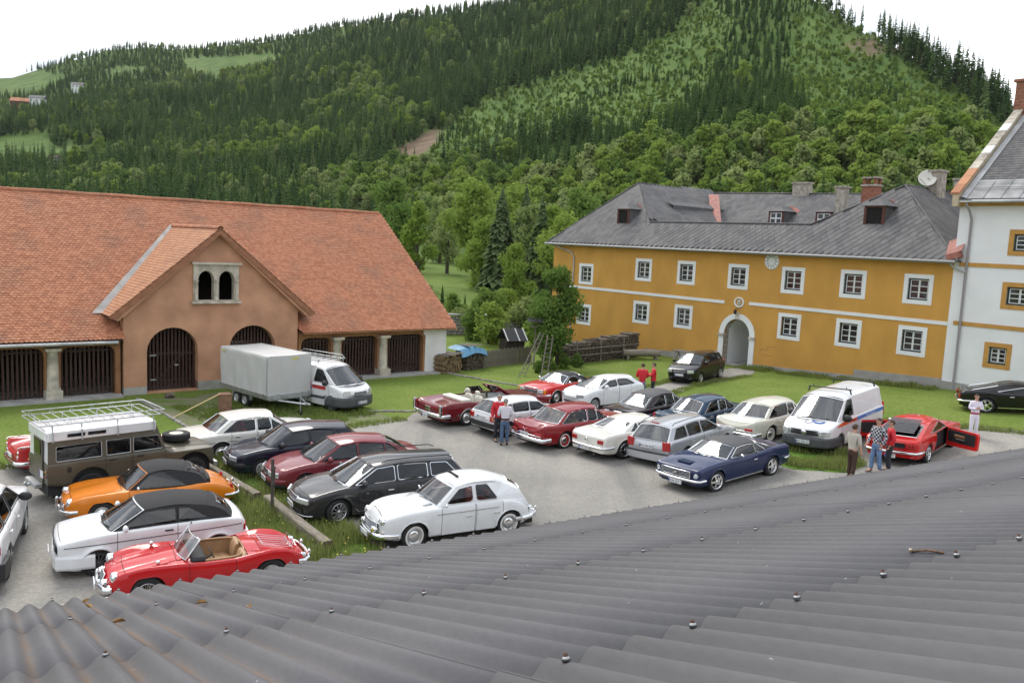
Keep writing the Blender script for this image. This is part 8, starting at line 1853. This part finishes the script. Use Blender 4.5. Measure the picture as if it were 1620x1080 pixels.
while z < 1.5:
    x = rr.uniform(0, .2)
    while x < L_: w_ = rr.uniform(.22, .48); m.bbox((x + w_ / 2, rr.uniform(-.03, .03), z), (w_ * .95, .4, .22), .05); x += w_
    z += .24
s_ = m.build('stones', ROCK, sw_); s_['kind'] = 'stuff'; MB().box((L_ / 2, .1, .7), (L_, .3, 1.4)).build('core', ROCK, sw_)
k = 0
while k * .9 < L_ - .9: MB().bbox((k * .9 + .45, 0, 1.60), (.88, .6, .12), .02).build('coping_stone', CEMENT, sw_); k += 1
def log_bench(p, q, r, label):
    A, B = gpt(*p), gpt(*q); d = B - A; o = thing('log', label, 'log', A, atan2(d.y, d.x)); MB().tube([(0, 0, r + .25), (d.length * .5, .04, r + .27), (d.length, 0, r + .25)], [r, r * 1.08, r * .95], 10).build('trunk', OLDW, o)
    for x in (.3, d.length - .3): MB().box((x, 0, .15), (.14, .55, .3)).build('trestle', OLDW, o)
log_bench((7.3, 53.9), (9.8, 54.3), .22, 'long peeled log lying on trestles before the plinth')
tb_ = thing('picnic_table', 'weathered wooden picnic table against the ochre house beside the gate', 'table', gpt(11.3, 52.3), radians(-51))
for k in range(4): MB().box((0, -.3 + .2 * k, .76), (2.3, .18, .05)).build('top_board', GREYWOOD, tb_)
for sx in (-.85, .85):
    for sy in (-.3, .3): MB().tube([(sx, sy * 1.5, 0), (sx, -sy * .3, .74)], .04, 4).build('leg', GREYWOOD, tb_)
    MB().box((sx, 0, .70), (.08, .75, .08)).build('cross_bar', GREYWOOD, tb_)
wb_ = thing('wheelbarrow', 'dark wheelbarrow in the arched gate passage', 'wheelbarrow', (22.18 + -.629 * 12.5 + .777 * 2.6, 41.90 + .777 * 12.5 + .629 * 2.6, .38), .5); MB().add([(-.35, -.3, .35), (.35, -.3, .35), (.35, .3, .35), (-.35, .3, .35), (-.5, -.42, .7), (.55, -.42, .7), (.55, .42, .7), (-.5, .42, .7)], [(0, 1, 2, 3), (0, 4, 5, 1), (1, 5, 6, 2), (2, 6, 7, 3), (3, 7, 4, 0)]).build('tray', DARKW, wb_); MB().lathe([(.18, -.04), (.2, 0), (.18, .04), (.04, .04)], (.55, 0, .2), 'Y', 14).build('wheel', TYRE, wb_)
for sd in (-1, 1): MB().tube([(.55, sd * .1, .2), (-.1, sd * .25, .38), (-1.0, sd * .3, .62)], .02, 5).build('handle', DARKW, wb_); MB().tube([(-.3, sd * .25, .4), (-.35, sd * .27, 0)], .02, 5).build('leg', DARKW, wb_)
# barrel stub by the barn pier, debris on the roof
m = MB().tube([gpt(-14.9, 35.3, .12), gpt(-14.6, 35.5, .12)], .13, 8); tag(m.build('log_round', LOGD), 'short dark log lying by the barn door', 'log')
tw_ = thing('twig', 'broken twig lying on the corrugated roof', 'twig', shM @ roof_at(3.42, 6.08, .05)); dvec = (shM.to_3x3() @ Vector((.35, .0, -.0)))
tp0 = shM @ roof_at(3.34, 6.33, .038); tp1 = shM @ roof_at(3.345, 6.16, .042); ll = tw_.location
MB().tube([tp0 - ll, (tp0 + tp1) / 2 - ll + Vector((0, 0, .01)), tp1 - ll], [.005, .006, .0055], 6).build('stem', mat('twig_bark', (.16, .09, .05), .9, var=.5, scale=40), tw_)
for k in range(5): e = tp1 - ll; MB().tube([e, e + Vector((RND.uniform(-.03, .02), RND.uniform(-.02, .04), RND.uniform(0, .02)))], [.007, .002], 4).build('splinter', mat('splinter', (.62, .48, .34), .8), tw_)
LEAFBR = mat('dry_leaf', (.30, .17, .06), .8, var=.4, scale=30)
for k, (x, s_) in enumerate(((.77, 2.35), (.18, .75), (.20, 1.35), (.28, 2.7), (.95, 3.1))):
    m = MB(); m.prism([(0, 0), (.03, .016), (.06, .01), (.085, 0), (.06, -.014), (.03, -.018)], lambda a, b, d: (a, b, d + .02 * sin(a * 40)), 0, .004); o = tag(m.build('dry_leaf', LEAFBR), 'dry brown leaf lying in a roof corrugation', 'leaf', 'dry leaves on the corrugated roof'); o.location = shM @ roof_at(x, s_, .02); o.rotation_euler = (.3, -.2, k * 1.3)
# ---- nearer trees, shrubs and bushes
def near_tree(name, label, px, r, h, kind='near', wd=1.0, z=None, n=3600, leaf=.026, seed=1, mt=None, wide=.36, lobes=12, low=.16, cat='tree', group=None):
    a = math.degrees(atan2(px - 810, 1311)) if not isinstance(px, tuple) else None
    if isinstance(px, tuple): x, y = px
    else: d = (_fw + _R * ((px - 810) / 1311)); a = atan2(d.x, d.y); x, y = r * sin(a), r * cos(a)
    o = thing(name, label, cat, (x, y, ground_z(x, y) - .1), RND.uniform(0, 6), group); o.scale = (h * wd, h * wd, h)
    if kind == 'near': c_, t_ = broadleaf(seed, n, leaf, wide, lobes, low); cm, tm = c_.mesh('crown', mt or M_LEAF, False), t_.mesh('trunk', BARK, False)
    elif kind == 'larch': c_, t_ = conifer(seed, base=.02, width=.24, whorls=46, per=24); cm, tm = c_.mesh('crown', mt or M_LARCHD, False), t_.mesh('trunk', BARK, False)
    elif kind == 'conifer': c_, t_ = conifer(seed, base=.03, width=.17, whorls=26, per=14); cm, tm = c_.mesh('crown', mt or M_SPRUCE, False), t_.mesh('trunk', BARK, False)
    link('crown', cm, o); link('trunk', tm, o); return o
near_tree('leafy_tree', 'leafy tree at the left corner of the ochre house', (2.74, 49.6), 0, 6.4, n=7000, leaf=.020, seed=301, mt=M_LEAF2, wide=.30, lobes=16, low=.16)
near_tree('slender_tree', 'slender bright green tree rising behind the barn roof end', 655, 120, 13.5, n=3600, leaf=.020, seed=302, mt=M_LEAF, wide=.20, lobes=14, low=.10)
near_tree('larch_tree', 'dark feathery larch standing on the meadow edge beside bright trees', 785, 122, 15.5, 'larch', seed=303)
near_tree('larch_tree', 'second feathery larch right of the meadow larch, behind the leafy tree', 848, 122, 14.5, 'larch', seed=313); near_tree('larch_tree', 'third feathery larch rising between the two larches further back', 822, 150, 17.5, 'larch', seed=314)
near_tree('broad_tree', 'low-branched bright tree left of the feathery larch', 757, 128, 11, seed=315, mt=M_LEAF, low=.02, wide=.42); near_tree('broad_tree', 'bright tree right behind the round green tree', 885, 118, 12.5, seed=317, mt=M_LEAF, low=.02, wide=.42); near_tree('broad_tree', 'dark green tree behind the slender tree', 632, 165, 14, seed=318, mt=M_LEAF2, low=.02, wide=.45); near_tree('broad_tree', 'pale green tree in the back beyond the thin tree', 690, 210, 17, seed=319, mt=M_PALE, low=.05, wide=.42); near_tree('broad_tree', 'bright yellow-green tree in the back above the larches', 800, 190, 20, seed=320, mt=M_LEAF, low=.05, wide=.40)
near_tree('broad_tree', 'tall bright broadleaf tree left of the meadow larch', 745, 150, 18.5, seed=304, mt=M_LEAF)
near_tree('thin_tree', 'thin yellow-green tree between slender tree and tall broadleaf tree', 703, 165, 17, n=1800, seed=305, mt=M_PALE, wide=.26)
near_tree('round_tree', 'round green tree touching the ochre house roof', 868, 125, 14, seed=306, mt=M_LEAF, low=.08)
near_tree('pale_tree', 'pale feathery tree right of the meadow larch', 828, 140, 14.5, seed=307, mt=M_PALE, low=.05, wide=.28)
near_tree('low_tree', 'low bright tree in front of the pale feathery tree', 812, 112, 8.0, seed=308, mt=M_LEAF, low=.05)
near_tree('corner_tree', 'dense tree behind the left end of the slate roof', 905, 150, 18, seed=309, mt=M_LEAF2, low=.08); near_tree('dense_tree', 'dense dark tree between the barn roof and slender tree', 615, 190, 20, seed=310, mt=M_LEAF2, low=.05)
near_tree('young_spruce', 'small dark spruce alone on the meadow', 697, 98, 2.6, 'conifer', seed=311)
near_tree('young_spruce', 'tiny pointed spruce low on the meadow right of the lone spruce', 733, 92, 1.9, 'conifer', seed=312)
SB = [(745, 62, 2.6, 'large leafy bush behind the board fence'), (772, 60, 3.2, 'tall leafy bush next to the low hut'), (725, 66, 2.2, 'bush growing over the stone wall'), (765, 72, 3.6, 'wide bush above the stone wall'), (802, 76, 3.4, 'bush on the bank behind the low hut'), (835, 66, 3.4, 'bush between hut and leafy tree'), (715, 84, 2.4, 'bush on the bank behind the stone wall'), (850, 58, 3.0, 'bush just left of the leafy tree'), (675, 96, 2.6, 'bush by the end of the barn roof'), (795, 95, 2.6, 'bush at the foot of the bright trees')]
for i, (px, r, h, lb) in enumerate(SB): near_tree('bush', lb, px, r, h, n=1500, leaf=.05, seed=330 + i, mt=(M_LEAF2, M_LEAF, M_PALE)[i % 3], wide=.50, lobes=7, low=.05, cat='bush', wd=1.15)
for i, (x, y, h) in enumerate(((1.6, 47.2, .8), (2.3, 48.4, .9), (3.2, 49.5, 1.0), (4.0, 50.2, .9), (2.0, 49.3, .8))): near_tree('shrub', ('leafy shrub at the foot of the ladders', 'leafy shrub left of the tree trunk', 'leafy shrub right of the tree trunk', 'leafy shrub before the long woodpile', 'leafy shrub behind the ladders')[i], (x, y), 0, h, n=900, leaf=.09, seed=360 + i, mt=M_LEAF2, wide=.6, lobes=6, low=.05, cat='shrub')
# tall meadow herbs behind the wall
blades('meadow_grass', [(-9, 67), (3, 68), (6, 90), (-10, 92)], 5000, .3, .8, .03)
def edge_blades(name, pts, width, n, h0, h1):
    L_ = []; R_ = []
    for i, p in enumerate(pts):
        a = Vector(pts[max(0, i - 1)]); b = Vector(pts[min(len(pts) - 1, i + 1)]); d = (b - a).normalized(); q = Vector((-d.y, d.x)) * width / 2; L_.append((p[0] + q.x, p[1] + q.y)); R_.append((p[0] - q.x, p[1] - q.y))
    blades(name, L_ + list(reversed(R_)), n, h0, h1, .012)
edge_blades('lawn_edge_grass', YARD[2:8], .7, 5000, .05, .16); edge_blades('lawn_border_grass', YARD[11:18], .7, 6000, .05, .18); edge_blades('track_edge_grass', [(5.0, 40.2), (7.0, 42.7), (9.1, 45.4), (12.3, 48.3)], .6, 2500, .05, .16); edge_blades('track_border_grass', [(6.8, 38.6), (8.6, 41.7), (10.7, 44.5), (13.7, 46.9)], .6, 2500, .05, .16)
# far farmhouses on the left hillside
def farm(px, py, r, w, dpt, h, rz, wall, roof, label):
    d = _fw + _R * ((px - 810) / 1311) - _U * ((py - 540) / 1311); a = atan2(d.x, d.y); x, y = r * sin(a), r * cos(a); z = CAM_H + r * d.z / sqrt(d.x ** 2 + d.y ** 2)
    z = min(z, ground_z(x, y) + 6); o = thing('farmhouse', label, 'house', (x, y, z), rz); MB().box((0, 0, h / 2 - 3), (w, dpt, h + 6)).build('wall', wall, o); MB().add([(-w / 2 - 1, -dpt / 2 - 1, h), (w / 2 + 1, -dpt / 2 - 1, h), (w / 2 + 1, 0, h + dpt * .4), (-w / 2 - 1, 0, h + dpt * .4), (w / 2 + 1, dpt / 2 + 1, h), (-w / 2 - 1, dpt / 2 + 1, h)], [(0, 1, 2, 3), (3, 2, 4, 5), (1, 4, 2), (0, 3, 5)]).build('roof', roof, o)
    for k in range(3): MB().box((-w / 3 + k * w / 3, -dpt / 2 - .03, h * .55), (1.4, .06, 1.6)).build('window', PANE, o)
farm(35, 132, 1150, 22, 12, 7, .2, REDW, T_OLD, 'large red-roofed farmhouse on the far left hillside'); farm(60, 137, 1130, 16, 9, 6, .1, WHITEP, SLATE_D, 'white farm building beside the red-roofed farmhouse'); farm(123, 123, 1200, 13, 8, 5, .2, WHITEP, SLATE_D, 'small white farmhouse alone on the far hillside'); farm(88, 262, 640, 7, 6, 4.5, .6, WHITEP, DARKW, 'little white chalet at the meadow edge above the barn roof')
# ================================================================== air: pale haze between here and the hills
hz = MB().box((0, 900, 345), (4400, 4400, 710)); ho = hz.build('haze', [bpy.data.materials.new('haze_air')]); ho['kind'] = 'stuff'
hm2 = ho.data.materials[0]; hm2.use_nodes = True; t = hm2.node_tree; t.nodes.clear(); o_ = t.nodes.new('ShaderNodeOutputMaterial'); pv = t.nodes.new('ShaderNodeVolumePrincipled'); pv.inputs['Color'].default_value = (.93, .96, 1.0, 1); pv.inputs['Density'].default_value = .00003; pv.inputs['Anisotropy'].default_value = .2
t.links.new(pv.outputs[0], o_.inputs['Volume'])
